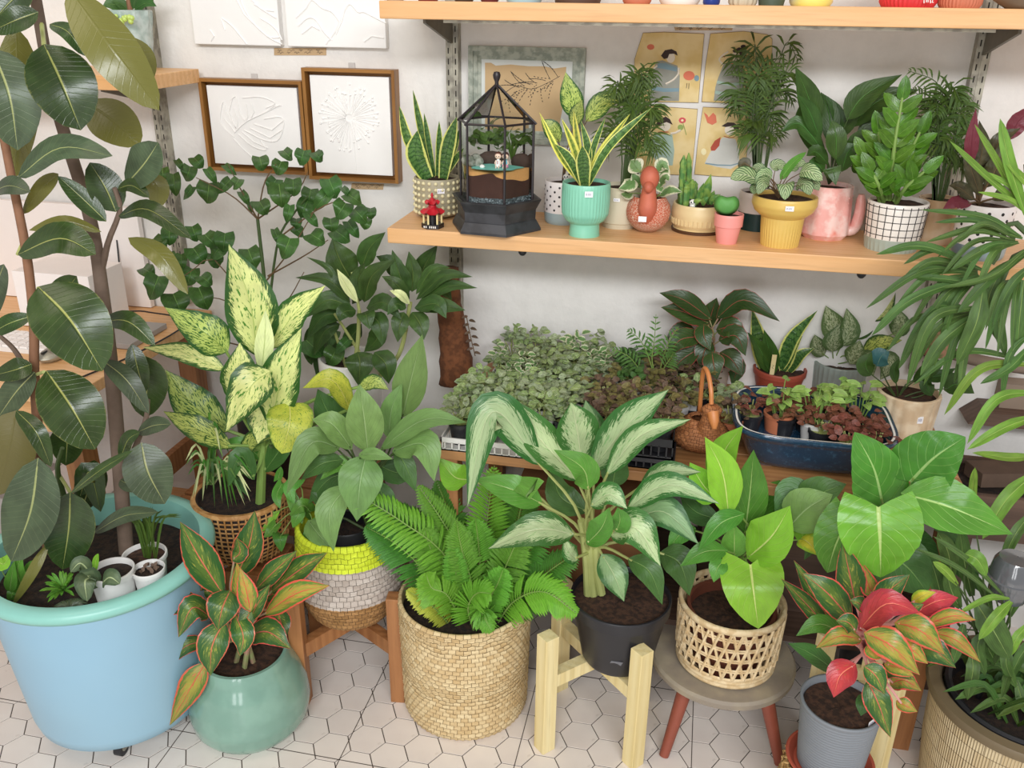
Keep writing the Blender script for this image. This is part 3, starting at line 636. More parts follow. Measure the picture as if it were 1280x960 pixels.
# four painted lady tiles
OC = (780, 30); SC = 4.8; CARD = mat('ochre_card', '#d9bd7c', .75, .1, 18, .3, 60, col2='#e6cf98'); MATSKIN = mat('painted_skin', '#e6dccb', .8, .03); MATHAIR = mat('painted_hair', '#3a2c2a', .8); CORAL = mat('painted_coral', '#d9785c', .8); DRG = mat('painted_dress_grey', '#97988e', .8, .2, 60); DRT = mat('painted_dress_teal', '#a3b9ac', .8, .1, 60); DRB = mat('painted_blue', '#7f9aa4', .8); DRW = mat('painted_dress_white', '#cfcfc8', .8, .06, 60); PRED = mat('painted_red', '#b5523f', .8); PGRN = mat('painted_green', '#93a55c', .8); PPINK = mat('painted_pink', '#d4585e', .8); CREAM = mat('painted_cream', '#efe3b4', .8)
EDGE = mat('card_edge', '#8b7350', .8)
def ell(cx, cy, rx, ry, n=16, rot=0): return [(cx+rx*cos(2*pi*k/n)*cos(rot)-ry*sin(2*pi*k/n)*sin(rot), cy+rx*cos(2*pi*k/n)*sin(rot)+ry*sin(2*pi*k/n)*cos(rot)) for k in range(n)]
def card(label, outline, shapes, lines):
    P = [xz(a, b, -.003) for a, b in crop(OC, SC, outline)]; c0 = np.mean(P, 0); r = thing('painted_tile', label, 'picture', (c0[0], 0, min(p[1] for p in P)), 'painted lady tiles')
    G().wallpoly(P, -.004, -.0005).build('tile_board', CARD, r, smooth=False)
    P2 = [tuple(c0+(np.array(p)-c0)*1.012) for p in P]; G().wallpoly(P2, -.0032, -.0006).build('tile_edge', EDGE, r, smooth=False)
    for i, (nm, mm, poly) in enumerate(shapes): G().wallpoly([xz(a, b, -.004) for a, b in crop(OC, SC, poly)], -.0046-i*.0001, -.004).build(nm, mm, r, smooth=False)
    for nm, mm, w_, pts in lines: relief(r, [crop(OC, SC, pts)], -.0046, w_, mm, nm, 'stuff')
card('painted tile of a seated lady in blue grey, upper left', [(115, 55), (240, 50), (480, 60), (462, 260), (445, 470), (160, 465), (60, 440), (65, 210)],
     [('dress', DRG, [(195, 225), (230, 218), (320, 250), (335, 310), (330, 462), (158, 460), (160, 350), (170, 290)]), ('dress_fold', DRB, [(165, 370), (240, 385), (330, 385), (330, 405), (240, 408), (162, 395)]), ('dress_fold', DRB, [(205, 235), (250, 235), (320, 262), (315, 285), (240, 270), (195, 262)]), ('face', MATSKIN, ell(280, 200, 26, 34)), ('hair', MATHAIR, [(222, 190), (245, 158), (285, 150), (315, 165), (322, 190), (300, 178), (272, 180), (262, 205), (240, 210)]), ('sun', CORAL, ell(160, 138, 22, 17)), ('bird', CORAL, ell(390, 310, 34, 28)), ('wing', DRB, ell(436, 325, 15, 18))],
     [('arm', MATSKIN, .0022, [(200, 250), (150, 290), (115, 315), (88, 330)]), ('arm', MATSKIN, .0024, [(328, 262), (325, 300), (295, 335), (250, 360)]), ('bird_leg', MATHAIR, .0006, [(378, 355), (374, 385)]), ('bird_leg', MATHAIR, .0006, [(390, 355), (388, 390)]), ('sleeve_band', CORAL, .0014, [(112, 308), (118, 325)])])
card('painted tile of a lady with a topknot, upper right', [(520, 60), (720, 45), (860, 65), (888, 90), (885, 300), (865, 482), (660, 475), (468, 465), (490, 250)],
     [('dress', DRG, [(598, 240), (640, 228), (700, 250), (722, 330), (715, 465), (538, 460), (548, 380), (562, 330)]), ('dress_fold', DRT, [(560, 340), (640, 355), (718, 345), (718, 362), (640, 372), (555, 356)]), ('dress_fold', DRT, [(548, 400), (640, 415), (716, 405), (716, 425), (640, 432), (545, 418)]), ('face', MATSKIN, ell(672, 196, 26, 32)), ('hair', MATHAIR, [(650, 160), (690, 140), (722, 150), (735, 180), (720, 212), (700, 200), (690, 172), (660, 172)]), ('topknot', MATHAIR, ell(716, 136, 16, 12)), ('collar', CORAL, ell(652, 234, 20, 6))],
     [('arm', MATSKIN, .0022, [(596, 245), (572, 215), (590, 190), (625, 165)]), ('sleeve_band', CORAL, .0012, [(590, 185), (604, 200)])])
card('painted tile of a lady holding a pink flower', [(100, 492), (260, 500), (440, 512), (425, 700), (405, 908), (250, 900), (60, 885), (60, 640)],
     [('dress', DRT, [(185, 660), (290, 665), (302, 760), (292, 848), (210, 850), (140, 735)]), ('face', MATSKIN, ell(248, 612, 32, 30)), ('hair', MATHAIR, [(186, 612), (205, 578), (250, 555), (275, 570), (292, 604), (255, 588), (225, 600)]), ('flower', PPINK, ell(350, 578, 22, 18, 10)), ('flower_eye', CREAM, ell(350, 578, 8, 7)), ('leaf_shape', PGRN, ell(340, 620, 18, 17)), ('necklace', PRED, ell(238, 648, 34, 4))],
     [('arm', MATSKIN, .0026, [(280, 658), (310, 652), (340, 636)]), ('flower_stem', PGRN, .0008, [(352, 590), (362, 620), (374, 665)])])
card('painted tile of a white dressed lady with a red bird', [(475, 500), (600, 505), (745, 520), (740, 700), (728, 918), (560, 912), (424, 900), (445, 700)],
     [('dress', DRW, [(592, 680), (668, 690), (692, 760), (690, 840), (640, 870), (560, 858), (484, 836), (520, 765)]), ('dress_fold', DRB, [(490, 832), (560, 842), (640, 845), (690, 832), (690, 838), (640, 852), (560, 850), (488, 840)]), ('face', MATSKIN, ell(634, 636, 30, 32)), ('hair', MATHAIR, [(586, 612), (620, 590), (660, 592), (690, 615), (688, 650), (664, 636), (650, 612), (610, 618)]), ('sleeve', PRED, [(580, 678), (572, 730), (545, 760), (522, 760), (520, 740), (545, 700)]), ('bird', CORAL, [(480, 530), (500, 545), (508, 560), (535, 532), (552, 550), (556, 590), (530, 605), (500, 592)]), ('flower', CREAM, ell(478, 766, 16, 20))],
     [('hair_bun', MATHAIR, .0016, [(636, 548), (640, 556)]), ('collar', PRED, .0007, [(598, 672), (630, 682), (662, 680)])])

# ================================================================ things on the middle shelf
FITS = 'potted plants on the middle shelf'
# 1 knobbed pot with snake plant
o = vessel('potted_snake_plant', 'yellow-edged snake plant in cream knobbed pot at the shelf\'s left end', 547, 272, 227, [(0, 25), (.08, 28), (1, 28.5)], SH+.006, mat('taupe_glaze', '#a39a80', .5), soil=.93)
g = G(); gc = G()
for i in range(6):
    for k in range(22):
        a = 2*pi*k/22+.1; R = o.rr*.995; z = o.z+o.H*(.1+i*.165); gc.ball((o.c[0]+R*cos(a), o.c[1]+R*sin(a), z), .0044, 8, 6)
tag(gc.build('knob', mat('cream_knob', '#ddd3a8', .4, .05), o.pot), kind='stuff')
for a in (-pi/2+.4, .5, 2.6): G().ball((o.c[0]+o.rr*.75*cos(a), o.c[1]+o.rr*.75*sin(a), o.z-.001), (.008, .008, .007), 8, 6).build('foot', MATS['taupe_glaze'], o.root)
sticker(o, 551, 239, 9, 6)
def px3(S): return S
leaves(o.root, o.y, [(13, 541, 222, -.01, 527, 165, -.01, 516, 112, 0), (17, 536, 222, .01, 511, 178, .02, 499, 132, .03), (34, 534, 224, .02, 520, 195, .035, 522, 163, .04),
    (10, 543, 220, -.01, 535, 175, -.01, 530, 141, -.01), (12, 547, 220, -.01, 549, 185, -.01, 549, 151, 0), (25, 554, 223, .02, 560, 185, .03, 571, 146, .03), (12, 556, 221, -.01, 566, 190, -.01, 576, 158, -.02), (12, 555, 222, 0, 569, 200, .01, 580, 185, .02), (10, 550, 220, 0, 556, 190, -.01, 562, 165, -.01)],
    L_SNAKE, 'blade', fold=.35, name='blade', nl=14)
# 2 red pagoda figurine
r = PZ(541, 284, SH); k = m_at(1, r); pg = thing('pagoda_figurine', 'tiny red roofed pavilion figurine with cream pillars', 'figurine', (r[0], r[1], SH))
BLKL = mat('black_lacquer', '#201d1f', .3); REDG = mat('red_glaze', '#b8202c', .25, .1); CRP = mat('cream_pillar', '#e8d49a', .5)
G().prism([(r[0]+14*k*cos(a), r[1]+14*k*sin(a)) for a in np.linspace(0, 2*pi, 7)[:-1]+.3], SH, SH+.010).build('base', BLKL, pg, smooth=False)
g = G()
for q in np.linspace(-.8, .8, 7): g.box((r[0]+q*.016-.001, r[1]-.0235, SH+.003), (r[0]+q*.016+.0012, r[1]-.0225, SH+.0075))
g.build('white_lettering', MWHITE, pg, smooth=False)
for a in np.linspace(0, 2*pi, 7)[:-1]+.3: G().lathe((r[0]+11*k*cos(a), r[1]+11*k*sin(a), SH+.01), [(.0022, 0), (.0022, .020), (.003, .022)], 8).build('pillar', CRP, pg)
G().lathe((r[0], r[1], SH+.01), [(.010, 0), (.010, .022)], 12).build('core', BLKL, pg)
def pagoda_roof(z, R, h):
    g = G(); n = 48; rows = []
    for i, (q, zz) in enumerate(((1.0, 0), (.98, .004), (.7, .35), (.4, .62), (.25, 1.0))):
        rows.append([(r[0]+R*q*(1+.12*cos(6*(2*pi*j/n-.3))*(q > .6))*cos(2*pi*j/n), r[1]+R*q*(1+.12*cos(6*(2*pi*j/n-.3))*(q > .6))*sin(2*pi*j/n), z+h*zz+(.005*max(0, cos(6*(2*pi*j/n-.3))) if q > .6 else 0)) for j in range(n)])
    g.grid(rows, closeu=True); g.lathe((r[0], r[1], z-.001), [(.001, 0), (R*.95, .0005)], n); return g
pagoda_roof(SH+.032, .025, .017).build('lower_roof', REDG, pg, ang=1); G().lathe((r[0], r[1], SH+.046), [(.009, 0), (.009, .008)], 12).build('drum', REDG, pg)
pagoda_roof(SH+.053, .0155, .012).build('upper_roof', REDG, pg, ang=1); G().lathe((r[0], r[1], SH+.064), [(.003, 0), (.002, .004), (.0035, .007), (.001, .013)], 10).build('finial', REDG, pg)
# 3 terrarium
tc = np.array([-.436, -.208]); BM = mat('black_metal', '#37373a', .42, .1, metal=.3, col2='#45464a'); BM2 = mat('black_frame', '#2a2326', .4)
te = thing('glass_terrarium', 'black hexagonal glass terrarium with a pointed roof and sand scene', 'terrarium', (*tc, SH))
def hx(R, z, off=-65): return [(tc[0]+R*cos(radians(off+60*i)), tc[1]+R*sin(radians(off+60*i)), z) for i in range(6)]
g = G(); rows = [hx(.003, SH+.0005), hx(.104, SH+.0005), hx(.104, SH+.006), hx(.093, SH+.024), hx(.091, SH+.025), hx(.092, SH+.046), hx(.0925, SH+.047), hx(.103, SH+.066), hx(.104, SH+.069), hx(.098, SH+.070), hx(.088, SH+.066), hx(.003, SH+.064)]
g.grid(rows, closeu=True); g.build('base', BM, te, smooth=False)
GL = NT('thin_glass'); tr = GL.n('ShaderNodeBsdfTransparent'); tr.inputs[0].default_value = (.99, 1, .995, 1); gl = GL.n('ShaderNodeBsdfGlossy'); gl.inputs['Roughness'].default_value = .02
fz = GL.n('ShaderNodeFresnel'); fz.inputs[0].default_value = 1.22; mx = GL.n('ShaderNodeMixShader'); GL.put(mx.inputs[0], fz.outputs[0]); GL.put(mx.inputs[1], tr.outputs[0]); GL.put(mx.inputs[2], gl.outputs[0]); GL.put(GL.out.inputs[0], mx.outputs[0]); GLASS = GL.m
z0 = SH+.062; z1 = 1.262; Rg = .083; A = hx(Rg, z0); B = hx(Rg, z1); apex = (tc[0], tc[1], 1.338)
for i in range(6):
    G().tube([A[i], B[i]], .0028, 6).build('post', BM2, te); j = (i+1) % 6
    G().tube([B[i], B[j]], .0026, 6).build('eave_bar', BM2, te); G().tube([hx(Rg+.006, z1-.002)[i], apex], .0026, 6).build('rafter', BM2, te)
    G().add([A[i], A[j], B[j], B[i]], [(0, 1, 2, 3)]).build('pane', GLASS, te, smooth=False); G().add([B[i], B[j], apex], [(0, 1, 2)]).build('roof_pane', GLASS, te, smooth=False)
G().lathe((tc[0], tc[1], 1.330), [(.002, 0), (.005, .002), (.004, .012), (.0075, .02), (.0085, .026), (.006, .032), (.001, .033)], 14).build('finial', BM2, te)
# sand layers
def layer(za, zb, R, m, name, amp, seed):
    rng = random.Random(seed); ph = [rng.uniform(0, 6) for _ in range(3)]; N = 48; top = []; bot = []
    for i in range(N):
        a = 2*pi*i/N; q = (a-radians(-65)) % radians(60)-radians(30); rr = R*cos(radians(30))/cos(q)
        zz = zb+amp*(sin(2*a+ph[0])+.6*sin(3*a+ph[1])+.3*sin(7*a+ph[2])); top.append((tc[0]+rr*cos(a), tc[1]+rr*sin(a), zz)); bot.append((tc[0]+rr*cos(a), tc[1]+rr*sin(a), za))
    cen = [(tc[0]+(p[0]-tc[0])*.5, tc[1]+(p[1]-tc[1])*.5, zb+.6*(p[2]-zb)) for p in top]; c2 = [(tc[0], tc[1], zb)]*N
    return G().grid([bot, top, cen, c2], closeu=True).build(name, m, te, ang=2)
layer(z0, z0+.016, Rg-.004, mat('grey_gravel', '#5f6a6c', .8, .5, 300, 1, 260, col2='#2f3538'), 'gravel_layer', .002, 1)
layer(z0+.001, z0+.058, Rg-.0055, mat('brown_earth', '#43281e', .9, .3, 80, .5), 'earth_layer', .006, 2)
layer(z0+.002, z0+.068, Rg-.0065, mat('tan_sand', '#cf9a5c', .9, .1, 200, .4, 300), 'sand_layer', .004, 3)
rng = random.Random(4); g = G()
for i in range(150):
    a = rng.uniform(-2.6, .6); q = (a-radians(-65)) % radians(60)-radians(30); rr = (Rg-.0045)*cos(radians(30))/cos(q); g.ball((tc[0]+rr*cos(a), tc[1]+rr*sin(a), z0+rng.uniform(.001, .014)), rng.uniform(.0014, .0028), 6, 4)
tag(g.build('gravel_grain', mat('blue_grey_pebble', '#8f9a9c', .6, .4, 300, col2='#4f5a60'), te), kind='stuff')
zs = z0+.072
G().add([(tc[0]+.002+(.058+.008*sin(5*a))*cos(a), tc[1]-.022+.042*sin(a), zs+.002) for a in np.linspace(0, 2*pi, 28)[:-1]], [tuple(range(27))]).build('turquoise_pond', mat('turquoise_sand', '#86dccf', .5, .15, 400, .4, 400), te, smooth=False)
g = G(); STN = mat('mossy_stone', '#6f7566', .85, .4, 90, .8, 120, col2='#9a9c90')
for i in range(9): g.ball((tc[0]-.048+rng.uniform(-.014, .014), tc[1]-.018+rng.uniform(-.012, .012), zs+.006+i*.0015), rng.uniform(.007, .013), 8, 6)
g.build('stone_heap', STN, te)
G().ball((tc[0]+.05, tc[1]+.03, zs+.006), (.024, .014, .02), 10, 6).build('dark_rock', mat('dark_rock', '#4a3a32', .9, .3, 60, .6), te); G().ball((tc[0]-.016, tc[1]+.03, zs+.008), (.034, .016, .02), 10, 6).build('driftwood', MATS['dark_rock'], te)
g = G(); clump(g, (tc[0]-.03, tc[1]+.035, zs+.012), .035, .02, .075, 38, .026, 'lance', rng, up=1.4); clump(g, (tc[0]+.02, tc[1]+.04, zs+.01), .03, .02, .07, 24, .024, 'lance', rng, up=1.6); g.mi = [0]*len(g.mi); g.build('small_foliage', L_PALM, te)
for i in range(16):
    a = rng.uniform(0, 2*pi); b = np.array([tc[0]+.028, tc[1]+.035, zs]); leaf(te, [b, b+np.array([.012*cos(a), .01*sin(a), .04]), b+np.array([.04*cos(a), .02*sin(a), .062+rng.uniform(-.015, .01)])], .004, L_PALM, 'lance', 'grass_blade', nl=5, nw=2)
g = G(); g.ball((tc[0]-.022, tc[1]-.040, zs+.005), (.006, .005, .0045), 8, 6); g.build('white_shell', MWHITE, te)
SKIN = mat('doll_skin', '#f2d3bd', .5, .02)
for nm, dx, hair, top_, skirt, lab in (('figurine', .010, '#5a3226', '#f2f2f2', '#f2f2f2', 'tiny brown haired figurine in white sitting in the terrarium, left one'), ('figurine', .026, '#4a2a2a', '#7fc8dc', '#e48ab8', 'tiny figurine in blue top and pink skirt in the terrarium, right one')):
    x, y = tc[0]+dx, tc[1]-.036+.010; f = thing('figurine', lab, 'figurine', (x, y, zs), 'seated couple in the terrarium')
    z = zs+.004; G().lathe((x, y, z), [(.0035, 0), (.0062, .002), (.0058, .006), (.0034, .014), (.002, .0165)], 14).build('body', mat('doll_'+top_[1:], top_, .5, .02), f)
    G().lathe((x, y-.001, z-.001), [(.006, 0), (.0072, .002), (.0055, .007)], 14).build('skirt', mat('doll_'+skirt[1:], skirt, .5, .02), f)
    for s in (-1, 1): G().tube([(x+s*.0028, y-.004, z+.003), (x+s*.003, y-.009, z+.001), (x+s*.003, y-.010, z-.006)], [.0018, .0016, .0014], 6).build('leg', SKIN, f); G().tube([(x+s*.0045, y, z+.013), (x+s*.0066, y-.002, z+.008), (x+s*.005, y-.0055, z+.005)], [.0015, .0013, .0012], 6).build('arm', SKIN, f)
    hd = G().ball((x, y, z+.0225), (.0072, .0068, .0068), 16, 12).build('head', SKIN, f); G().ball((x, y+.0016, z+.0242), (.0078, .0068, .0072), 14, 10).build('hair', mat('doll_hair_'+hair[1:], hair, .5), f)
    g = G()
    for s in (-1, 1): g.ball((x+s*.0026, y-.0064, z+.0222), (.0009, .0006, .0012), 6, 4)
    g.build('eye', BLKP, hd); G().ball((x, y-.0068, z+.0195), (.001, .0005, .0005), 6, 4).build('mouth', MATS['painted_coral'], hd)
    if '5a32' in hair: G().box((x-.0006, y-.0062, z+.006), (x+.0006, y-.0045, z+.013)).build('red_tie', REDG, f, smooth=False)
# 4 dotted pots
DOTW = mat('dotted_white', '#ece4e0', .35, .03); BLUEG = mat('blue_grey_glaze', '#9fb0b2', .35, .1, 20); RIB = lambda n, a: (lambda th, h: a*np.cos(n*th))
def dots(o, m, n, rows, r, z0=.3, z1=.95):
    g = G()
    for i in range(rows):
        for k_ in range(n):
            a = 2*pi*(k_+.5*(i % 2))/n+.2; h = z0+(z1-z0)*i/(rows-1); R = np.interp(h, [q[0] for q in o.prof], [q[1] for q in o.prof])*o.k
            rot = np.array([[-sin(a), cos(a), 0], [cos(a), sin(a), 0], [0, 0, 1]]).T; g.ball((o.c[0]+R*cos(a), o.c[1]+R*sin(a), o.z+h*o.H), (r, .0006, r), 10, 6, rot)
    tag(g.build('black_dot', m, o.pot), kind='stuff')
DOTB = mat('black_glaze', '#1f1d1f', .3)
o = vessel('potted_pothos', 'long stalked speckled leaf plant in a white pot with black dots', 703, 282, 230, [(0, 21), (.06, 23), (.3, 24), (1, 24)], SH, DOTW, bands=[(0, .28, BLUEG)], soil=.92)
dots(o, DOTB, 12, 6, .0026, .36, .9)
leaves(o.root, o.y, [(30, 722, 150, -.01, 713, 120, 0, 707, 90, 0), (30, 732, 152, -.02, 755, 128, -.02, 784, 122, -.01, {'m': L_DIEFD}), (24, 700, 178, 0, 688, 160, .01, 676, 150, .01), (20, 716, 160, 0, 722, 140, 0, 728, 125, 0)], L_DIEFD, 'lance', crown=(703, 226), sm=STALKB, sr=.0016)
def panda(px, pz, y, lab):
    p = PY(px, pz, y); f = thing('panda_figurine', lab, 'figurine', (p[0], p[1], p[2]-.012)); G().ball((p[0], p[1], p[2]-.008), (.007, .006, .008), 12, 8).build('body', MWHITE, f)
    h = G().ball(p, (.0078, .0068, .0068), 14, 10).build('head', MWHITE, f)
    for s in (-1, 1): G().ball(p+np.array([s*.0058, 0, .0055]), .0024, 8, 6).build('ear', BLKP, h); G().ball(p+np.array([s*.0028, -.0062, .0008]), (.0017, .001, .002), 8, 6).build('eye', BLKP, h); G().ball(p+np.array([s*.007, -.002, -.009]), (.0022, .0025, .005), 8, 6).build('arm', BLKP, f)
    G().ball(p+np.array([0, -.0068, -.0015]), (.0011, .0007, .0008), 6, 4).build('nose', BLKP, h)
panda(708, 221, o.y-.018, 'tiny panda head behind the rim of the mint pot')
# 5 mint pot
o = vessel('potted_snake_plant', 'yellow striped snake plant in a mint green footed pot', 730, 298, 234, [(0, 19.5), (.2, 18.5), (.24, 19), (.29, 24), (.42, 29), (.6, 30), (1, 30)], SH, mat('mint_glaze', '#86c9ad', .35, .06), soil=.95, seg=144, fn=lambda th, h: (.35*np.cos(44*th) if .3 < h < .95 else 0*th))
sticker(o, 736, 243, 10, 7)
leaves(o.root, o.y, [(11, 727, 231, 0, 700, 195, .02, 674, 140, .03, {'m': L_SNAKEY}), (14, 728, 231, -.01, 719, 190, 0, 702, 148, .01, {'m': L_SNAKEY}), (25, 731, 233, .02, 729, 205, .03, 728, 182, .035), (12, 730, 231, -.02, 722, 180, -.02, 717, 138, -.02, {'m': L_SNAKEY}), (15, 734, 232, 0, 762, 183, .02, 815, 134, .02), (13, 733, 231, -.01, 752, 190, 0, 788, 142, 0, {'m': L_SNAKEY}), (11, 732, 231, -.02, 742, 185, -.02, 757, 146, -.02), (16, 728, 232, .01, 712, 200, .02, 694, 180, .03), (14, 732, 231, -.02, 735, 190, -.02, 726, 150, -.02)], L_SNAKE, 'blade', fold=.35, name='blade', nl=14)
# palms
def palm(o, fr, m, n, ll=.05, lw=.006, seed=1, rm=STALKD, lean=0, **k):
    for i, (w_, *s) in enumerate(fr): frond(o.root, q3(o.y, s), n, ll*w_, lw, m, rm, seed=seed+i, droop=.3, **k)
    g = G(); b = o.top
    for i, (w_, *s) in enumerate(fr):
        a = PY(s[0], s[1], o.y-s[2]); g.tube([(b[0]+.3*(a[0]-b[0]), b[1], b[2]-.01), a], .0016, 5)
    g.build('stems', rm, o.root)
def palmfr(x0, y0, x1, y1, rx, ry, n, seed):
    rng = random.Random(seed); out = []
    for i in range(n):
        bx = rng.uniform(x0+.35*(x1-x0), x0+.65*(x1-x0)); by = rng.uniform(.5*(y0+y1), y1); ex = rng.uniform(x0, x1); ey = y0+(y1-y0)*rng.random()**1.2*.8
        d = rng.uniform(-.03, .05); out.append((rng.uniform(.7, 1.1), bx, by, 0, (bx+ex)/2+(ex-bx)*.1, min(by, ey)-abs(by-ey)*.1-6, d*.6, ex, ey, d))
    return out
o = vessel('potted_palm', 'bushy dark parlour palm in a cream ringed pot behind the mint pot', 773, 287, 237, [(0, 20), (.12, 22), (.14, 24), (1, 25)], SH, mat('cream_stone', '#cfc6ac', .55, .06), soil=.93, fn=lambda th, h: .5*np.cos(h*70)+0*th)
sticker(o, 771, 250, 8, 4)
palm(o, palmfr(748, 105, 832, 215, 0, 0, 18, 3)+[(1.1, 790, 150, 0, 796, 120, .01, 795, 95, .01), (1, 785, 160, 0, 780, 130, .01, 786, 100, .02)], L_PALM, 10, .05, .0052, 11)
# duck planter
ORG = mat('terracotta_slip', '#c4694e', .6, .12, 30, .2, col2='#b9614a'); t = NT('speckled_terracotta'); ob_ = t.obj(); vor = t.n('ShaderNodeTexVoronoi', feature='DISTANCE_TO_EDGE'); vor.inputs['Scale'].default_value = 170; t.put(vor.inputs['Vector'], ob_)
zc = t.xyz(ob_)[2]; f_ = t.step(t.math('ADD', zc, t.math('MULTIPLY', t.noise(30, ob_), .03)), .055, .02); c = t.mix(t.step(vor.outputs['Distance'], .06, .0), hexc('#c4694e'), hexc('#eadfcb')); c = t.mix(t.math('MULTIPLY', f_, .6), c, hexc('#b3a390')); DUCKM = t.fin(c, .65, t.bump(vor.outputs['Distance'], .4, .001)); MATS['speckled'] = DUCKM
b = PZ(808, 290, SH); k = m_at(1, b); dz = SH; cx, cy = b[0], b[1]+.012
du = thing('duck_planter', 'terracotta duck shaped planter with speckled body and marbled pothos', 'planter', (cx, cy, SH))
G().lathe((cx, cy, SH), [(.001, .0), (.020, .001), (.036, .012), (.046, .028), (.049, .044), (.046, .060), (.038, .073), (.034, .077), (.031, .074), (.034, .055)], 40).build('body', DUCKM, du, ang=1.2)
G().tube(spline([(cx, cy-.030, SH+.022), (cx, cy-.041, SH+.055), (cx, cy-.036, SH+.085), (cx, cy-.034, SH+.112)], 14), np.interp(np.linspace(0, 1, 14), [0, .35, .7, 1], [.010, .0215, .0165, .013]), 16).build('neck', ORG, du)
h = G(); h.ball((cx, cy-.036, SH+.122), (.0205, .0215, .026), 20, 14); h.build('head', ORG, du); G().ball((cx, cy-.055, SH+.107), (.011, .016, .0125), 14, 10).build('beak', ORG, du)
soil_part(du, (cx, cy), .031, SH+.07, seed=2); sp_ = PY(803, 274, cy-.0625); G().obox(sp_, (.0085, 0, 0), (0, .0004, 0), (0, .001, .0055)).build('price_sticker', MATS['sticker'], du, smooth=False)
leaves(du, cy, [(20, 792, 224, .0, 786, 232, .02, 773, 236, .03), (24, 800, 215, 0, 793, 206, .0, 788, 200, 0), (18, 822, 215, 0, 828, 205, .0, 836, 212, 0), (14, 822, 235, 0, 832, 222, .02, 836, 226, .02), (14, 824, 245, .0, 838, 238, .02, 853, 240, .02), (12, 830, 240, 0, 822, 232, .01, 818, 226, .01), (16, 790, 240, .0, 783, 244, .02, 776, 242, .03), (15, 826, 228, -.01, 831, 216, -.01, 834, 204, -.01), (18, 800, 235, -.01, 795, 225, 0, 790, 216, 0)], L_POTHV, 'lance', crown=(812, 252), sm=STALK, sr=.0014)
# 8 succulent bowl
o = vessel('potted_succulents', 'cream succulent bowl with carved rim band and dark saucer', 871, 295, 261, [(0, 33), (.1, 33.5), (.14, 30), (.3, 33.5), (.7, 35), (1, 33.5)], SH, mat('cream_glaze', '#dcc796', .35, .06), bands=[(0, .12, mat('dark_saucer', '#4f3420', .5))], soil=.85)
g = G()
for k_ in range(40):
    a = 2*pi*k_/40; R = o.rr*1.0; g.tube([(o.c[0]+R*cos(a), o.c[1]+R*sin(a), o.z+.3*o.H), (o.c[0]+R*1.03*cos(a), o.c[1]+R*1.03*sin(a), o.z+.52*o.H)], .0019, 5)
tag(g.build('carved_flute', MATS['cream_glaze'], o.pot), kind='stuff')
for (w_, *s) in ((9, 853, 256, .01, 853, 225, .01, 855, 194, .01), (8, 860, 256, -.01, 861, 225, -.01, 861, 191, -.01), (9, 864, 256, 0, 864, 240, 0, 866, 224, 0), (9, 857, 257, .02, 858, 240, .02, 859, 226, .02), (7, 870, 256, -.01, 869, 240, -.01, 869, 226, -.01), (6, 850, 256, -.02, 850, 240, -.02, 852, 228, -.02)):
    pts = q3(o.y, s); n_ = 14; rr = m_at(w_, pts[0])/2; G().tube(spline(pts, n_), [rr*(.9+.14*(i % 2))*(1-.0*i) for i in range(n_-2)]+[rr*.6, rr*.15], 7).build('cactus_column', L_SUCC, o.root, ang=.5)
leaves(o.root, o.y, [(17, 878, 256, .01, 884, 236, .02, 889, 217, .02), (10, 872, 256, .02, 876, 240, .02, 880, 228, .02), (10, 888, 256, .02, 893, 248, .03, 901, 243, .03), (12, 884, 256, .01, 890, 246, .02, 893, 238, .02), (10, 878, 257, .03, 882, 250, .04, 886, 246, .04), (9, 868, 257, .03, 872, 252, .04, 878, 250, .04)], L_SUCC, 'lance', fold=.7, name='succulent_leaf')
panda(866, 253, o.y-.03, 'white panda figurine in the succulent bowl')
# 9 heart cactus
o = vessel('potted_heart_cactus', 'single heart shaped green hoya leaf in a small pink pot', 907.5, 306, 271, [(0, 12.5), (.58, 16), (.6, 17.6), (1, 18)], SH, mat('pink_glaze', '#e8968e', .45, .05), soil=.9)
hc = PY(908, 257, o.y); k = o.k; g = G(); O_ = []
for a in np.linspace(0, 2*pi, 41)[:-1]:
    x = 17*sin(a)*(1+.06*cos(a)); z = 13.5*cos(a)-4.5*max(0, cos(a))**10; O_.append((x/17*15.5*k, z/15*15.5*k+.002))
fr_ = [(hc[0]+x*.55, hc[1]-.006, hc[2]+z*.55) for x, z in O_]; g.grid([[(hc[0], hc[1]-.0068, hc[2])]*40, fr_, [(hc[0]+x, hc[1], hc[2]+z) for x, z in O_], [(hc[0]+x*.55, hc[1]+.006, hc[2]+z*.55) for x, z in O_], [(hc[0], hc[1]+.0068, hc[2])]*40], closeu=True); g.build('heart_leaf', L_CACT, o.root, ang=2.5)
# 10 two tone pot with palm
o = vessel('potted_palm', 'tall feathery palm in a white and dark teal pot behind the yellow pot', 944, 290, 244, [(0, 22), (.5, 24), (1, 24.5)], SH, mat('offwhite_glaze', '#d8cfc9', .4), bands=[(0, .48, mat('dark_teal', '#15393a', .35))], soil=.93)
palm(o, palmfr(905, 72, 1000, 205, 0, 0, 17, 8)+[(1, 945, 150, 0, 952, 100, .01, 978, 66, .02), (1, 940, 160, 0, 945, 110, .01, 955, 72, .01), (1.1, 950, 170, 0, 975, 100, .02, 990, 90, .03)], L_PALM, 10, .055, .0052, 31)
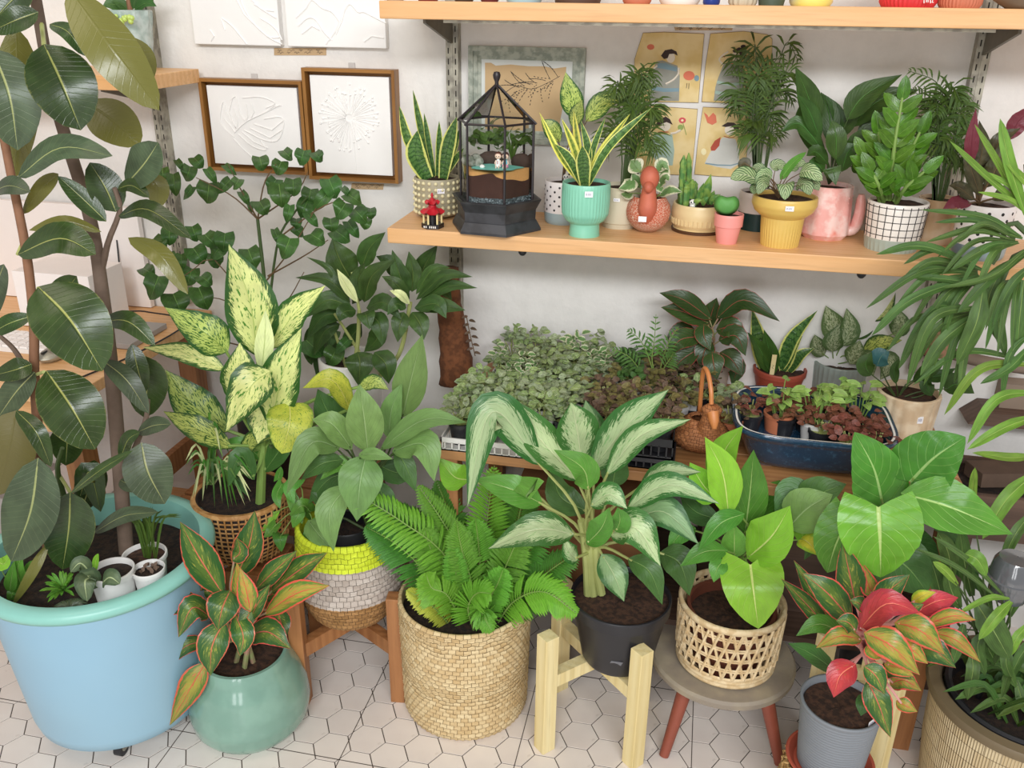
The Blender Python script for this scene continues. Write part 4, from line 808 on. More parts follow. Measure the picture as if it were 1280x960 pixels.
# 11 yellow goblet calathea
o = vessel('potted_calathea', 'striped calathea in a mustard yellow goblet pot', 973, 311, 253, [(0, 23), (.6, 26.5), (.63, 29), (.72, 36), (.86, 40), (1, 39.5)], SH, mat('mustard_glaze', '#d9b660', .35, .05), soil=.94, seg=120, fn=lambda th, h: (.4*np.cos(40*th) if h < .6 else 0*th))
sticker(o, 987, 261, 10, 6)
leaves(o.root, o.y, [(22, 948, 226, .02, 930, 218, .04, 913, 224, .05), (18, 962, 232, .03, 955, 228, .05, 947, 243, .06), (22, 980, 230, .03, 982, 232, .06, 981, 250, .07), (22, 1000, 215, .02, 1012, 214, .04, 1028, 226, .05), (20, 995, 232, .02, 1006, 230, .04, 1013, 244, .05), (14, 955, 215, .0, 948, 210, .0, 938, 214, 0), (16, 965, 212, .0, 972, 206, 0, 985, 210, 0), (12, 975, 225, .0, 990, 205, .01, 1008, 190, .02, {'m': L_GRN}), (16, 988, 214, 0, 996, 204, 0, 1008, 206, 0), (16, 965, 222, .01, 955, 217, .02, 944, 230, .03), (15, 938, 208, .0, 930, 204, 0, 924, 211, 0, {'m': L_CALB, 's': 'round'}), (18, 1005, 225, .01, 1015, 226, .02, 1024, 238, .03), (15, 950, 234, .02, 944, 236, .03, 942, 243, .04)], L_CALA, 'round', crown=(973, 248), sm=STALKB, sr=.0014)
# 12 pink cactus planter
t = NT('pink_crackle'); ob_ = t.obj(); n = t.noise(22, ob_, 4, .6); c = t.mix(t.step(n, .42, .6), hexc('#e9a89e'), hexc('#f2cfc6')); c = t.mix(t.step(t.noise(12, ob_), .62, .72), c, hexc('#e2694f')); PKC = t.fin(c, .35, t.bump(t.noise(120, ob_), .3, .001))
o = vessel('potted_peace_lily', 'glossy broad leaf lily in a pink cactus shaped planter', 1028, 301, 236, [(0, 25), (.1, 30), (.4, 29), (.8, 27), (1, 27)], SH, PKC, soil=.93, fn=lambda th, h: .9*np.cos(9*th))
c0 = o.c; G().tube(spline([PY(1050, 288, o.y), PY(1066, 287, o.y), PY(1074, 268, o.y), PY(1077, 243, o.y)], 14), np.interp(np.linspace(0, 1, 14), [0, .5, .9, 1], [.010, .0125, .0105, .006]), 14).build('cactus_arm', PKC, o.pot)
g = G()
for k_ in range(9):
    for i in range(8):
        a = 2*pi*(k_)/9; R = o.rr*1.04; g.ball((c0[0]+R*cos(a), c0[1]+R*sin(a), o.z+o.H*(.12+i*.1)), .0016, 5, 4)
tag(g.build('spine_dot', PKC, o.pot), kind='stuff')
leaves(o.root, o.y, [(30, 1022, 160, .0, 1010, 120, .01, 994, 83, .02), (34, 1058, 150, .02, 1080, 120, .03, 1128, 93, .04), (30, 1062, 160, -.02, 1100, 125, -.02, 1150, 112, -.02), (22, 1025, 175, .02, 1012, 140, .03, 996, 118, .04), (24, 1040, 185, .0, 1036, 140, -.01, 1026, 115, -.01), (22, 1030, 190, .02, 1000, 155, .03, 976, 165, .04), (26, 1068, 190, .01, 1090, 165, .02, 1110, 190, .03), (24, 1060, 195, .02, 1075, 175, .03, 1096, 168, .04), (20, 1035, 205, .03, 1020, 190, .04, 1008, 195, .05), (26, 1045, 200, .04, 1045, 170, .05, 1040, 150, .04), (22, 1065, 205, .03, 1078, 212, .05, 1080, 226, .06), (22, 1040, 225, .05, 1041, 212, .06, 1045, 232, .07), (16, 1052, 165, -.01, 1046, 140, -.01, 1030, 118, -.01), (24, 1052, 215, .03, 1060, 190, .04, 1072, 180, .04), (24, 1020, 195, .0, 1005, 150, .0, 1000, 130, .0), (22, 1070, 175, -.03, 1095, 150, -.03, 1120, 145, -.03), (20, 1030, 215, .03, 1020, 205, .04, 1012, 218, .05), (20, 1075, 200, .0, 1090, 205, .02, 1098, 222, .03), (24, 1048, 175, -.02, 1062, 145, -.02, 1072, 125, -.02)], L_PEACE, 'lance', crown=(1036, 230), sm=STALKD, sr=.0018)
# 13 grid pot zz
o = vessel('potted_zz_plant', 'glossy upright zamia in a white pot with black grid lines', 1111, 317, 258, [(0, 31), (.26, 33.5), (1, 36.5)], SH, mat('white_grid_glaze', '#efe7de', .3, .03), bands=[(0, .27, mat('celadon_band', '#a9b5aa', .35))], soil=.94, seg=96, fn=lambda th, h: (.5*np.cos(32*th) if h < .26 else 0*th))
g = G()
for h_ in np.linspace(.36, .94, 5): R = np.interp(h_, [0, .26, 1], [31, 33.5, 36.5])*o.k; g.lathe((*o.c[:2], o.z+h_*o.H), [(R+.0001, -.0008), (R+.0007, 0), (R+.0001, .0008)], 64)
for k_ in range(24):
    a = 2*pi*k_/24; R0, R1 = 33.6*o.k+.0004, 36.4*o.k+.0004; g.tube([(o.c[0]+R0*cos(a), o.c[1]+R0*sin(a), o.z+.28*o.H), (o.c[0]+R1*cos(a), o.c[1]+R1*sin(a), o.z+.98*o.H)], .0008, 4)
tag(g.build('grid_line', DOTB, o.pot), kind='stuff')
for sx, sy, ex, ey, d, n_ in ((1112, 250, 1128, 122, .03, 7), (1108, 250, 1098, 165, .01, 5), (1118, 252, 1150, 165, .0, 5), (1100, 252, 1080, 195, .02, 4), (1120, 254, 1155, 215, .03, 4), (1104, 252, 1090, 215, .04, 4)):
    P = q3(o.y, (sx, sy, 0, (sx+ex)/2-(ex-sx)*.15, (sy+ey)/2, d, ex, ey, d)); stem(o.root, P, [.005, .0025], STALK); S = spline(P, 30)
    for i in range(n_):
        q = .3+.68*i/(n_-1); b = S[int(q*29)]
        for s in (-1, 1) if i < n_-1 else (0,):
            up_ = nrm(S[min(29, int(q*29)+1)]-S[int(q*29)-1]); d_ = nrm(np.array([s*.8, -.25*((i % 2)*2-1)*s, 0])+up_*.8); L = .060*(1-.2*q)
            leaf(o.root, [b, b+d_*L*.5+np.array([0, -.003, 0]), b+d_*L], .0245, L_ZZ, 'round', nl=7)
# 14 brown glazed pot palm
o = vessel('potted_palm', 'dense parlour palm in a streaky beige glazed pot', 1164, 307, 252, [(0, 21), (.08, 23.5), (.6, 23), (.9, 24), (1, 25)], SH, mat('beige_streak_glaze', '#bd9d78', .25, .1, 14, coat=.4, col2='#d6bea0'), soil=.93)
palm(o, palmfr(1135, 112, 1215, 235, 0, 0, 21, 21)+[(.8, 1180, 150, 0, 1172, 105, .02, 1135, 88, .03), (.8, 1178, 160, 0, 1160, 130, .01, 1140, 112, .02)], L_PALM, 10, .05, .0052, 61)
# 15 dotted pot right with bronze calathea
o = vessel('potted_calathea', 'bronze leaved calathea in black dotted white pot at right', 1219, 326, 260, [(0, 29), (.06, 31), (.28, 32), (1, 33)], SH, DOTW, bands=[(0, .27, mat('slate_blue_glaze', '#6f8290', .35, .2, 14, col2='#9fb4bd'))], soil=.93)
dots(o, DOTB, 13, 5, .0034, .38, .9)
leaves(o.root, o.y,
    [(22, 1222, 210, 0, 1228, 185, 0, 1224, 150, .0), (20, 1240, 205, -.01, 1250, 175, 0, 1276, 160, 0), (26, 1232, 235, .01, 1248, 205, .02, 1262, 162, .02), (20, 1225, 245, .02, 1215, 215, .03, 1204, 190, .03), (24, 1262, 175, -.03, 1275, 150, -.03, 1300, 130, -.03, {'flip': -1}), (18, 1218, 250, .03, 1200, 235, .04, 1186, 232, .05), (18, 1215, 255, .03, 1196, 252, .05, 1178, 262, .06, {'flip': -1}), (20, 1240, 250, .02, 1262, 240, .03, 1285, 244, .03), (17, 1214, 205, .0, 1215, 175, .01, 1220, 135, .01, {'flip': -1}), (18, 1228, 225, -.02, 1236, 205, -.02, 1234, 170, -.02)], L_CALB, 'lance', crown=(1222, 256), sm=STALKB, wavy=.16, nl=16)
# ---- row on the top shelf: only their feet are in the picture
def topv(name, label, px, pb, r, prof, m, cat='pot', group=None, **k): return vessel(name, label, px, pb, pb-int(r*1.7), [(h, r*q) for h, q in prof], TS, m, cat=cat, group=group, soil=.9, cy=-.265, **k)
ST = [(0, .85), (.1, .95), (1, 1.05)]
topv('plant_pot', 'beige pot base at the left end of the top shelf', 494, 1, 12, ST, mat('beige_glaze', '#c7b39a', .4)); topv('plant_pot', 'small dark red pot base second on the top shelf', 535, 1.5, 14, ST, mat('dark_red_glaze', '#8c2f2c', .4))
topv('plant_pot', 'brown pot base beside the dark red one on the top shelf', 580, 2, 13, ST, mat('brown_glaze', '#4e382e', .4)); topv('plant_pot', 'maroon pot base left of the pale blue bowl', 612, 2, 12, ST, mat('maroon_glaze', '#6e2c30', .4))
topv('plant_bowl', 'pale blue bowl base on the top shelf above the terrarium', 655, 3, 24, [(0, .9), (.2, 1.0), (1, 1.15)], mat('pale_blue_glaze', '#a9c6d0', .35), 'bowl'); topv('plant_bowl', 'dark brown wide bowl base on the top shelf', 722, 3.6, 30, [(0, .95), (.3, 1.1), (1, 1.2)], mat('dark_brown_glaze', '#5b463c', .45), 'bowl')
topv('plant_pot', 'terracotta pot base between dark bowl and white pot on the top shelf', 796, 4, 19, ST, mat('terracotta', '#c9775a', .7, .1)); topv('plant_pot', 'white pot base above the lady tiles', 849, 4.8, 27, ST, MWHITE)
topv('plant_pot', 'cobalt blue pot base on the top shelf', 889, 5, 11, ST, mat('cobalt_glaze', '#1f3a8a', .3)); topv('plant_pot', 'cream fluted pot base on the top shelf', 928, 5.2, 18, ST, mat('sand_glaze', '#cbbfa6', .5), fn=lambda th, h: .8*np.cos(14*th), seg=84)
topv('plant_bowl', 'dark green bowl base on the top shelf', 964, 4, 17, [(0, .9), (1, 1.2)], mat('dark_green_glaze', '#4c5a4a', .4), 'bowl'); topv('plant_pot', 'white and pale yellow pot base on the top shelf', 1013, 6, 28, ST, mat('lemon_white_glaze', '#f0e9c8', .35, .05, 8, col2='#efe37a'))
rp = topv('plant_pot', 'red ribbed pot base with white writing on the top shelf', 1134, 7.2, 36, ST, mat('bright_red_glaze', '#d83a3e', .35), fn=lambda th, h: .6*np.cos(40*th), seg=160)
yy = rp.y-rp.rr*.98; relief(rp.pot, [[(1155, 0), (1155, 4)], [(1158, 3), (1158, 0), (1160, 0), (1160, 3)], [(1163, 0), (1163, 4)], [(1166, 0), (1165, 3), (1167, 3)]], yy, .0009, MWHITE, 'white_writing', None)
topv('plant_pot', 'terracotta ribbed pot base right of the red pot', 1199, 7.6, 27, ST, MATS['terracotta'], fn=lambda th, h: .5*np.cos(36*th), seg=144); topv('plant_tray', 'grey brown footed tray at the right end of the top shelf', 1275, 9, 34, [(0, .5), (.2, 1.0), (1, 1.1)], mat('grey_brown_clay', '#8b7b6a', .6), 'tray')
# ---- glass pot on the left shelf
o = vessel('glass_planter', 'frosted glass planter with lime pebbles on the left shelf', 162, 76, 14, [(0, 26), (.3, 30), (1, 34)], 1.337, mat('frosted_glass', '#a3b5ae', .2, .1, 40, .5, 60, col2='#c3d0cb'), soil=.9, cy=-.15, fn=lambda th, h: 1.4*np.cos(12*th)*(h > .8)+1.0*np.cos(12*th+1)*np.cos(h*14))
leaves(o.root, o.y, [(16, 168, 12, 0, 182, 4, .01, 196, 8, .02), (14, 160, 12, 0, 150, 4, .01, 140, 2, .02), (12, 166, 12, 0, 170, -8, 0, 172, -20, 0), (16, 158, 12, 0, 140, 5, .02, 128, 8, .03), (14, 170, 12, 0, 188, -4, 0, 198, -10, 0)], L_GRYD, 'lance'); stem(o.root, q3(o.y, (163, 14, 0, 158, -20, 0, 160, -50, 0)), [.006, .005], BARKR)
g = G(); rng = random.Random(8)
for i in range(16): g.ball(PY(152+rng.uniform(-13, 13), 26+rng.uniform(-6, 6), o.y-o.rr*1.03), rng.uniform(.004, .007), 8, 6)
tag(g.build('lime_pebble', mat('lime_pebble', '#b9cf6a', .4), o.pot), kind='stuff')

# ================================================================ floor and table plants
def weavef(rows, n, amp): return lambda th, h: amp*(abs(sin(pi*rows*h))*(.75+.35*np.cos(n*th+pi*int(rows*h))))
def dense(prof, rows): hs = [p[0] for p in prof]; rs = [p[1] for p in prof]; return [(h, float(np.interp(h, hs, rs))) for h in np.linspace(0, 1, rows*4+1)]
SEAG = weavemat('seagrass', '#e0cb9f', '#c8ab7a', '#977648', 9, 92); YARN = weavemat('yellow_yarn', '#dcec3a', '#cbdc28', '#aab81e', 8, 75); GREYY = weavemat('grey_yarn', '#cfc4ba', '#b5a89d', '#978b80', 8, 75); JUTE = weavemat('jute', '#b98c58', '#99703f', '#5f4222', 8, 75)
# ---- blue tub
t = NT('blue_plastic'); ob_ = t.obj(); n = t.noise(2.5, ob_, 3); BLUEP = t.fin(t.mix(n, hexc('#8ab5d0'), hexc('#9abccb')), .38, t.bump(t.noise(5, ob_, 1), .5, .02)); MATS['bp'] = BLUEP
TEALR = mat('teal_rim', '#8ac4b8', .35, .05)
tx, ty = -1.165, -.765; tub = thing('planter_tub', 'large pale blue plastic tub on casters at the left front', 'planter', (tx, ty, 0))
G().lathe((tx, ty, 0), [(.001, .045), (.17, .045), (.183, .055), (.189, .08), (.205, .25), (.218, .40), (.219, .412)], 72).build('body', BLUEP, tub, ang=1)
G().lathe((tx, ty, 0), [(.218, .412), (.232, .415), (.236, .425), (.232, .436), (.215, .440), (.205, .438), (.202, .42), (.198, .36)], 72).build('rim', TEALR, tub, ang=1)
soil_part(tub, (tx, ty), .2, .375, MATS['soil_dark'], 4)
for a in (-1.1, .1, 1.3, 2.5, -2.4):
    x, y = tx+.14*cos(a), ty+.14*sin(a); w_ = G(); w_.tube([(x-.008, y, .0165), (x+.008, y, .0165)], .016, 14); cw = w_.build('caster_wheel', BLKP, tub); G().box((x-.012, y-.006, .016), (x+.012, y+.006, .046)).build('caster_fork', STEEL, tub, smooth=False)
rb = thing('rubber_plant', 'tall rubber plant with big dark leaves growing in the blue tub', 'plant', (tx, ty, .375))
ry = ty+.02
stem(rb, q3(ry, (158, 690, 0, 150, 590, 0, 140, 470, .0, 127, 360, .0, 112, 270, .0, 70, 130, .02, 45, 0, .04, 40, -40, .04)), [.0155, .0145, .012, .010, .008], BARK, 'trunk', 30, 10)
stem(rb, q3(ry, (60, 690, 0.04, 50, 570, .04, 43, 470, .05, 42, 400, .05, 32, 310, .06, 12, 210, .07, -5, 120, .08)), [.0105, .009, .008, .006], BARKR, 'trunk', 24, 9)
stem(rb, q3(ry, (124, 350, 0, 130, 325, 0, 136, 300, .01, 150, 262, .02, 143, 235, .03)), [.007, .004], BARK, 'branch'); stem(rb, q3(ry, (150, 620, 0, 165, 570, .01, 182, 525, .02, 185, 500, .03)), [.007, .004], BARK, 'branch')
stem(rb, q3(ry, (92, 690, .02, 85, 640, .04, 72, 590, .06, 78, 560, .07)), [.008, .004], STALKD, 'branch'); stem(rb, q3(ry, (42, 480, .05, 20, 440, .07, 0, 420, .09)), [.006, .004], BARK, 'branch')
U = {'m': L_RUB, 'flip': -1}; Dd = {'m': L_RUBD}
leaves(rb, ry, [(80, 55, 55, .10, 78, 105, .12, 101, 163, .12), (64, 85, -15, .12, 140, 60, .14, 199, 138, .12, U), (40, 140, 45, .04, 172, 70, .05, 188, 104, .04, U), (70, -10, 60, .10, 12, 120, .12, 22, 188, .12, Dd), (52, 20, 33, .03, 22, 120, .03, 18, 225, .03, U), (32, 48, 15, .13, 20, 25, .15, -12, 40, .16), (40, 40, -20, .08, 15, 0, .1, -8, 25, .12),
    (22, 62, 30, .1, 85, 40, .12, 106, 70, .12), (58, 108, 128, -.02, 140, 150, -.02, 175, 182, -.02, U), (36, 22, 222, .10, 75, 185, .12, 141, 195, .12, Dd), (48, 157, 231, .04, 180, 205, .06, 198, 178, .06, Dd), (26, 133, 277, .05, 105, 250, .06, 72, 220, .07), (44, 145, 265, .03, 132, 235, .03, 112, 203, .03), (27, 148, 270, .05, 185, 262, .09, 240, 299, .10), (20, 147, 236, .05, 165, 232, .06, 187, 247, .07), (30, 186, 217, .0, 196, 235, 0, 198, 260, 0, U), (22, 73, 217, .04, 52, 235, .05, 28, 268, .05, U), (28, -10, 240, .10, 12, 232, .12, 38, 240, .12, Dd),
    (16, 127, 290, .05, 80, 276, .07, 36, 288, .08, U), (46, 22, 318, .08, 75, 298, .10, 120, 318, .10), (27, 160, 297, .05, 200, 318, .07, 235, 368, .07, U),
    (88, 48, 358, .11, 88, 400, .13, 128, 464, .13), (72, 58, 463, .12, 90, 510, .14, 119, 562, .14), (28, 125, 402, .03, 160, 402, .05, 194, 432, .05), (28, 128, 450, .04, 158, 475, .06, 186, 517, .06, Dd), (26, 165, 430, .0, 172, 460, .01, 181, 492, .0), (50, 182, 445, -.03, 184, 480, -.03, 180, 522, -.03), (58, 177, 553, .08, 185, 590, .10, 206, 630, .10, Dd),
    (24, 20, 513, .14, 45, 540, .16, 64, 584, .16), (62, 20, 513, .10, 10, 565, .12, -4, 620, .12, {'m': L_RUBD, 'flip': -1}), (40, 84, 530, .03, 84, 552, .03, 82, 582, .03), (66, 48, 572, .16, 38, 640, .18, 14, 702, .18, Dd), (62, 88, 615, .12, 86, 660, .13, 78, 712, .13), (15, 88, 617, .13, 125, 588, .15, 166, 563, .15), (22, 117, 666, .06, 155, 645, .08, 198, 640, .08, Dd), (14, 60, 680, .14, 40, 715, .17, 15, 757, .17, U),
    (36, 44, 465, .07, 20, 490, .09, -8, 530, .1, Dd), (30, 40, 455, .08, 20, 462, .1, -10, 470, .1), (24, 40, 395, .06, 10, 405, .08, -15, 420, .08), (20, 150, 600, .02, 162, 606, .03, 178, 612, .03, Dd), (24, 172, 540, .03, 192, 532, .04, 214, 530, .04, Dd), (20, 150, 575, .03, 160, 550, .05, 175, 540, .05), (26, 5, 330, .05, -5, 360, .06, -10, 400, .06, Dd), (40, 75, 400, -.02, 80, 370, -.03, 96, 345, -.03), (30, 100, 620, .02, 112, 590, .02, 126, 640, .02), (38, 100, 640, .0, 115, 600, -.02, 118, 575, -.02)],
    L_RUB, 'rubber', fold=.12, nl=12)
for a, b, c, d, e in ((42, 395, 65, 405, .07), (40, 470, 55, 465, .1), (52, 30, 55, 56, .1), (138, 410, 128, 405, .02), (140, 470, 130, 452, .03), (30, 300, 22, 318, .07), (72, 590, 88, 616, .1), (42, 420, 48, 360, .1)): stem(rb, [PY(a, b, ry-.04), PY(c, d, ry-e)], .0035, STALKP, 'leaf_stalk', 4, 6)
# small things sitting in the tub
def smallpot(name, label, px, pb, pr, r, z, m, soilm=None, cat='potted plant', r0=.85, soil=.85, group=None): return vessel(name, label, px, pb, pr, [(0, r*r0), (.85, r*.97), (.87, r*1.05), (1, r*1.05)], z, m, cat=cat, soil=soil, soilm=soilm, group=group, seg=40)
o = smallpot('potted_palm_seedling', 'thin palm seedlings in a white pot at the back of the tub', 188, 735, 708, 26, .376, PLW)
for i in range(22):
    a = rng.uniform(-8, 8); e = rng.uniform(-55, 45); d_ = rng.uniform(-.02, .05); leaf(o.root, q3(o.y, (188+a, 700, 0, 188+a+e*.3, 650, d_*.5, 188+a+e, 632+abs(e)*.35, d_)), .0045, L_PALM, 'strap', 'blade', nl=7, nw=2, fold=.4)
o = smallpot('plant_pot', 'tall white plastic pot of bare soil beside the patterned leaf seedling', 150, 765, 728, 26, .372, PLW, MATS['soil_dark'])
leaves(o.root, o.y, [(24, 122, 735, .04, 110, 720, .06, 108, 750, .08), (26, 112, 722, .06, 106, 728, .08, 109, 752, .09), (24, 128, 728, .05, 138, 722, .06, 150, 730, .06), (8, 118, 715, .03, 120, 700, .03, 123, 692, .03, {'m': L_LIME}), (20, 112, 715, .04, 100, 704, .05, 88, 715, .06)], leafmat('prayer_leaf', '#56705a', '#3f5a48', rib='#b8cc98', ribw=.09, e0=.5, e1=.9, amp=.3, rough=.45), 'round')
o = smallpot('plant_pot', 'small white pot with dry leaf bits at the tub rim', 193, 752, 722, 19, .378, PLW, MATS['soil_dark'])
g = G()
for i in range(14): b = o.top+np.array([rng.uniform(-.015, .015), rng.uniform(-.015, .015), .004]); add_leaf(g, [b, b+np.array([rng.uniform(-.012, .012), rng.uniform(-.012, .012), rng.uniform(0, .014)])], .008, 'lance', nl=3, nw=2)
tag(g.build('dry_leaf', mat('dry_leaf', '#6a5648', .8), o.root), kind='stuff')
sp = thing('spiky_seedling', 'small spiky green rosette at the front of the tub soil', 'plant', PZ(82, 748, .378)); c0 = np.array(sp.location)
for i in range(34):
    a = rng.uniform(0, 2*pi); el = rng.uniform(.2, 1.2); d_ = np.array([cos(a)*cos(el), sin(a)*cos(el), sin(el)*.8+.1]); L = rng.uniform(.035, .055); b = c0+np.array([0, 0, .02]); leaf(sp, [b, b+d_*L*.6, b+d_*L+np.array([0, 0, -.008])], .0065, L_FERN, 'strap', 'blade', nl=5, nw=2, fold=.3)
sp2 = thing('dark_seedling', 'low dark striped rosette under the spiky seedling in the tub', 'plant', PZ(88, 768, .378)); c0 = np.array(sp2.location)
for i in range(16): a = 2*pi*i/16; leaf(sp2, [c0+np.array([0, 0, .005]), c0+np.array([.018*cos(a), .018*sin(a), .02]), c0+np.array([.036*cos(a), .036*sin(a), .012])], .009, L_RUBD, 'lance', 'blade', nl=5, nw=2)
vn_ = thing('pothos_vine', 'pale green pothos leaves at the left inside of the tub', 'plant', PZ(25, 745, .38))
leaves(vn_, ty-.10, [(20, 30, 740, .0, 22, 715, .02, 28, 690, .02), (16, 12, 742, .02, 14, 725, .03, 18, 700, .03), (20, -5, 700, .02, 5, 705, .03, 14, 690, .03, {'m': L_LIME}), (18, 35, 728, 0, 40, 710, 0, 52, 700, 0), (14, 20, 755, .0, 16, 740, .02, 10, 765, .03)], L_GRN, 'lance', crown=(24, 750), sm=STALK, sr=.0015)
# ---- green glazed pot with red edged aglaonema
CELAD = mat('celadon_glaze', '#80a595', .16, .1, 14, .12, 30, coat=.5, col2='#759a8b')
o = vessel('potted_aglaonema', 'red edged dark green aglaonema in a glossy celadon pot', 322, 941, 852, [(0, 62), (.04, 66), (.14, 73), (.30, 76), (.5, 74), (.72, 67), (.9, 58), (1, 55)], 0, CELAD, soil=.86, thick=.12)
y0 = o.y
leaves(o.root, y0, [(42, 279, 744, .04, 248, 695, .05, 225, 652, .05), (40, 296, 720, .0, 312, 680, .01, 319, 638, 0), (22, 300, 760, .06, 299, 730, .07, 296, 703, .07, {'m': L_REDY}), (28, 319, 737, .02, 345, 712, .03, 372, 688, .02), (34, 337, 741, .0, 375, 712, .02, 409, 691, .02), (34, 330, 768, .05, 370, 742, .08, 412, 732, .08, {'m': L_REDY}), (42, 288, 738, .08, 278, 760, .12, 272, 788, .13), (24, 312, 775, .06, 322, 755, .09, 338, 730, .08),
    (32, 262, 762, .04, 212, 755, .08, 165, 798, .09), (34, 262, 770, .05, 240, 760, .1, 223, 797, .11), (22, 262, 802, .04, 232, 808, .08, 204, 838, .09), (40, 281, 776, .08, 265, 808, .12, 263, 845, .12), (30, 294, 768, .08, 304, 795, .11, 300, 820, .11), (38, 307, 795, .05, 335, 790, .08, 363, 811, .09), (34, 258, 828, .08, 238, 860, .11, 212, 907, .12, {'m': L_REDY}), (26, 313, 765, .09, 308, 738, .1, 300, 710, .09, {'m': L_REDY}), (24, 290, 700, .02, 300, 690, .02, 296, 672, .02), (26, 345, 760, .02, 352, 780, .05, 358, 796, .06), (26, 320, 745, .05, 310, 770, .08, 296, 790, .1), (30, 330, 748, -.02, 350, 735, -.02, 372, 705, -.02), (24, 255, 740, .0, 262, 735, .0, 250, 712, 0)],
    L_REDL, 'lance', crown=(303, 800), sm=STALKR, sr=.0035, wavy=.06)
for k_ in range(4): stem(o.root, [o.top+np.array([.02*cos(k_*1.7), .02*sin(k_*1.7), -.005]), PY(300+k_*5, 770, y0-.03)], [.006, .004], STALKR, 'cane', 6)
# ---- rattan pot with dieffenbachia
RATT = mat('rattan', '#a9773f', .6, .2, 60, .4, 120, col2='#c89a62'); DKIN = mat('dark_liner', '#2c201a', .9)
o = vessel('potted_dieffenbachia', 'large cream speckled dieffenbachia in an open weave rattan pot', 312, 706, 648, [(0, 46), (.3, 54), (1, 57)], .30, DKIN, soil=.9, soilm=MATS['soil_dark'])
g = G(); R = lambda h: np.interp(h, [0, .3, 1], [46, 54, 57])*o.k+.003
for i in range(12):
    h = .03+.94*i/11; g.lathe((*o.c[:2], o.z+h*o.H), [(R(h)-.0015, -.0022), (R(h)+.0018, 0), (R(h)-.0015, .0022)], 48)
for k_ in range(44):
    a = 2*pi*k_/44; g.tube([(o.c[0]+(R(h)+.0005)*cos(a), o.c[1]+(R(h)+.0005)*sin(a), o.z+h*o.H) for h in (0, .33, .66, 1)], .0022, 5)
tag(g.build('rattan_weave', RATT, o.pot), kind='stuff'); G().lathe((*o.c[:2], o.z+o.H), [(R(1)-.005, -.003), (R(1)+.004, 0), (R(1)+.001, .007), (R(1)-.008, .006), (R(1)-.010, -.01)], 48).build('rim_band', RATT, o.pot)
y0 = o.y; stem(o.root, q3(y0, (325, 640, 0, 327, 590, 0, 330, 540, 0, 330, 500, 0)), [.012, .010, .008], STALK, 'cane')
leaves(o.root, y0, [(66, 322, 446, .02, 312, 375, .03, 286, 305, .03), (24, 327, 464, .05, 331, 425, .06, 332, 387, .05, {'m': L_PALE}), (42, 338, 436, .0, 368, 392, .01, 407, 357, .01), (54, 340, 535, .03, 352, 470, .06, 377, 410, .05), (52, 285, 440, .02, 255, 415, .04, 206, 384, .04, {'m': L_DIEFD}), (30, 282, 463, .05, 235, 442, .07, 178, 434, .07), (46, 292, 505, .05, 300, 465, .07, 300, 428, .06), (52, 285, 540, .0, 240, 505, .02, 207, 462, .02, {'m': L_DIEFD}), (34, 290, 560, .05, 245, 535, .08, 204, 514, .08, {'m': L_DIEFD}),
    (56, 338, 464, .08, 312, 485, .12, 282, 540, .13), (46, 338, 495, .02, 330, 525, .04, 322, 555, .05), (58, 362, 503, .04, 362, 530, .08, 352, 567, .10, {'m': L_DIEFY, 's': 'round'}), (30, 440, 515, .0, 415, 475, .04, 378, 485, .05, {'m': L_DIEFY}), (22, 448, 484, .0, 468, 478, .01, 486, 487, .01, {'m': L_DIEFD}), (24, 300, 570, .02, 320, 548, .03, 350, 545, .03, {'m': L_DIEFD}), (30, 330, 590, .0, 350, 560, .02, 342, 548, .02, {'m': L_GRYD}), (26, 318, 600, .04, 300, 570, .06, 285, 610, .08, {'m': L_GRYD}), (22, 300, 600, .02, 290, 590, .03, 312, 622, .05, {'m': L_GRYD}), (20, 330, 575, .0, 300, 555, .02, 268, 560, .03, {'m': L_GRN})],
    L_DIEF, 'lance', crown=(329, 560), sm=STALK, sr=.0055, wavy=.07, nl=14)
# ---- yellow banded basket on a stained stand
sd_lab = 'brown stained wooden stand under the yellow banded basket'
o = vessel('potted_spathiphyllum', 'broad matte green leaves in a yellow, grey and jute woven basket', 443, 787, 688, dense([(0, 40), (.06, 50), (.25, 62), (.4, 68), (.7, 64), (1, 61)], 15), .17, JUTE, bands=[(.38, .76, GREYY), (.76, 1, YARN)], soil=.86, soilm=MATS['soil_dark'], fn=weavef(15, 52, 1.8), seg=156, sm_ang=3, thick=.08, part='basket')
by = o.y; bc = o.c.copy()
st = thing('plant_stand', sd_lab, 'plant stand', (bc[0], bc[1], 0)); v0 = np.array([-.574-bc[0], -.60-bc[1]]); v0 = v0/np.linalg.norm(v0)*max(.128, np.linalg.norm(v0))
for q in range(4):
    a = pi/2*q; d = np.array([v0[0]*cos(a)-v0[1]*sin(a), v0[0]*sin(a)+v0[1]*cos(a)]); p = bc[:2]+d; e1 = nrm([d[0], d[1], 0]); e2 = np.array([-e1[1], e1[0], 0]); f1 = nrm(e1+e2*.75); f2 = np.array([-f1[1], f1[0], 0])
    G().obox((p[0], p[1], .145), f1*.016, f2*.016, (0, 0, .145)).build('post', BROWNW, st, smooth=False, bevel=.0015)
    G().obox((bc[0]+d[0]*.5, bc[1]+d[1]*.5, .145), e1*np.linalg.norm(v0)*.47, e2*.012, (0, 0, .018)).build('cross_bar', BROWNW, st, smooth=False)
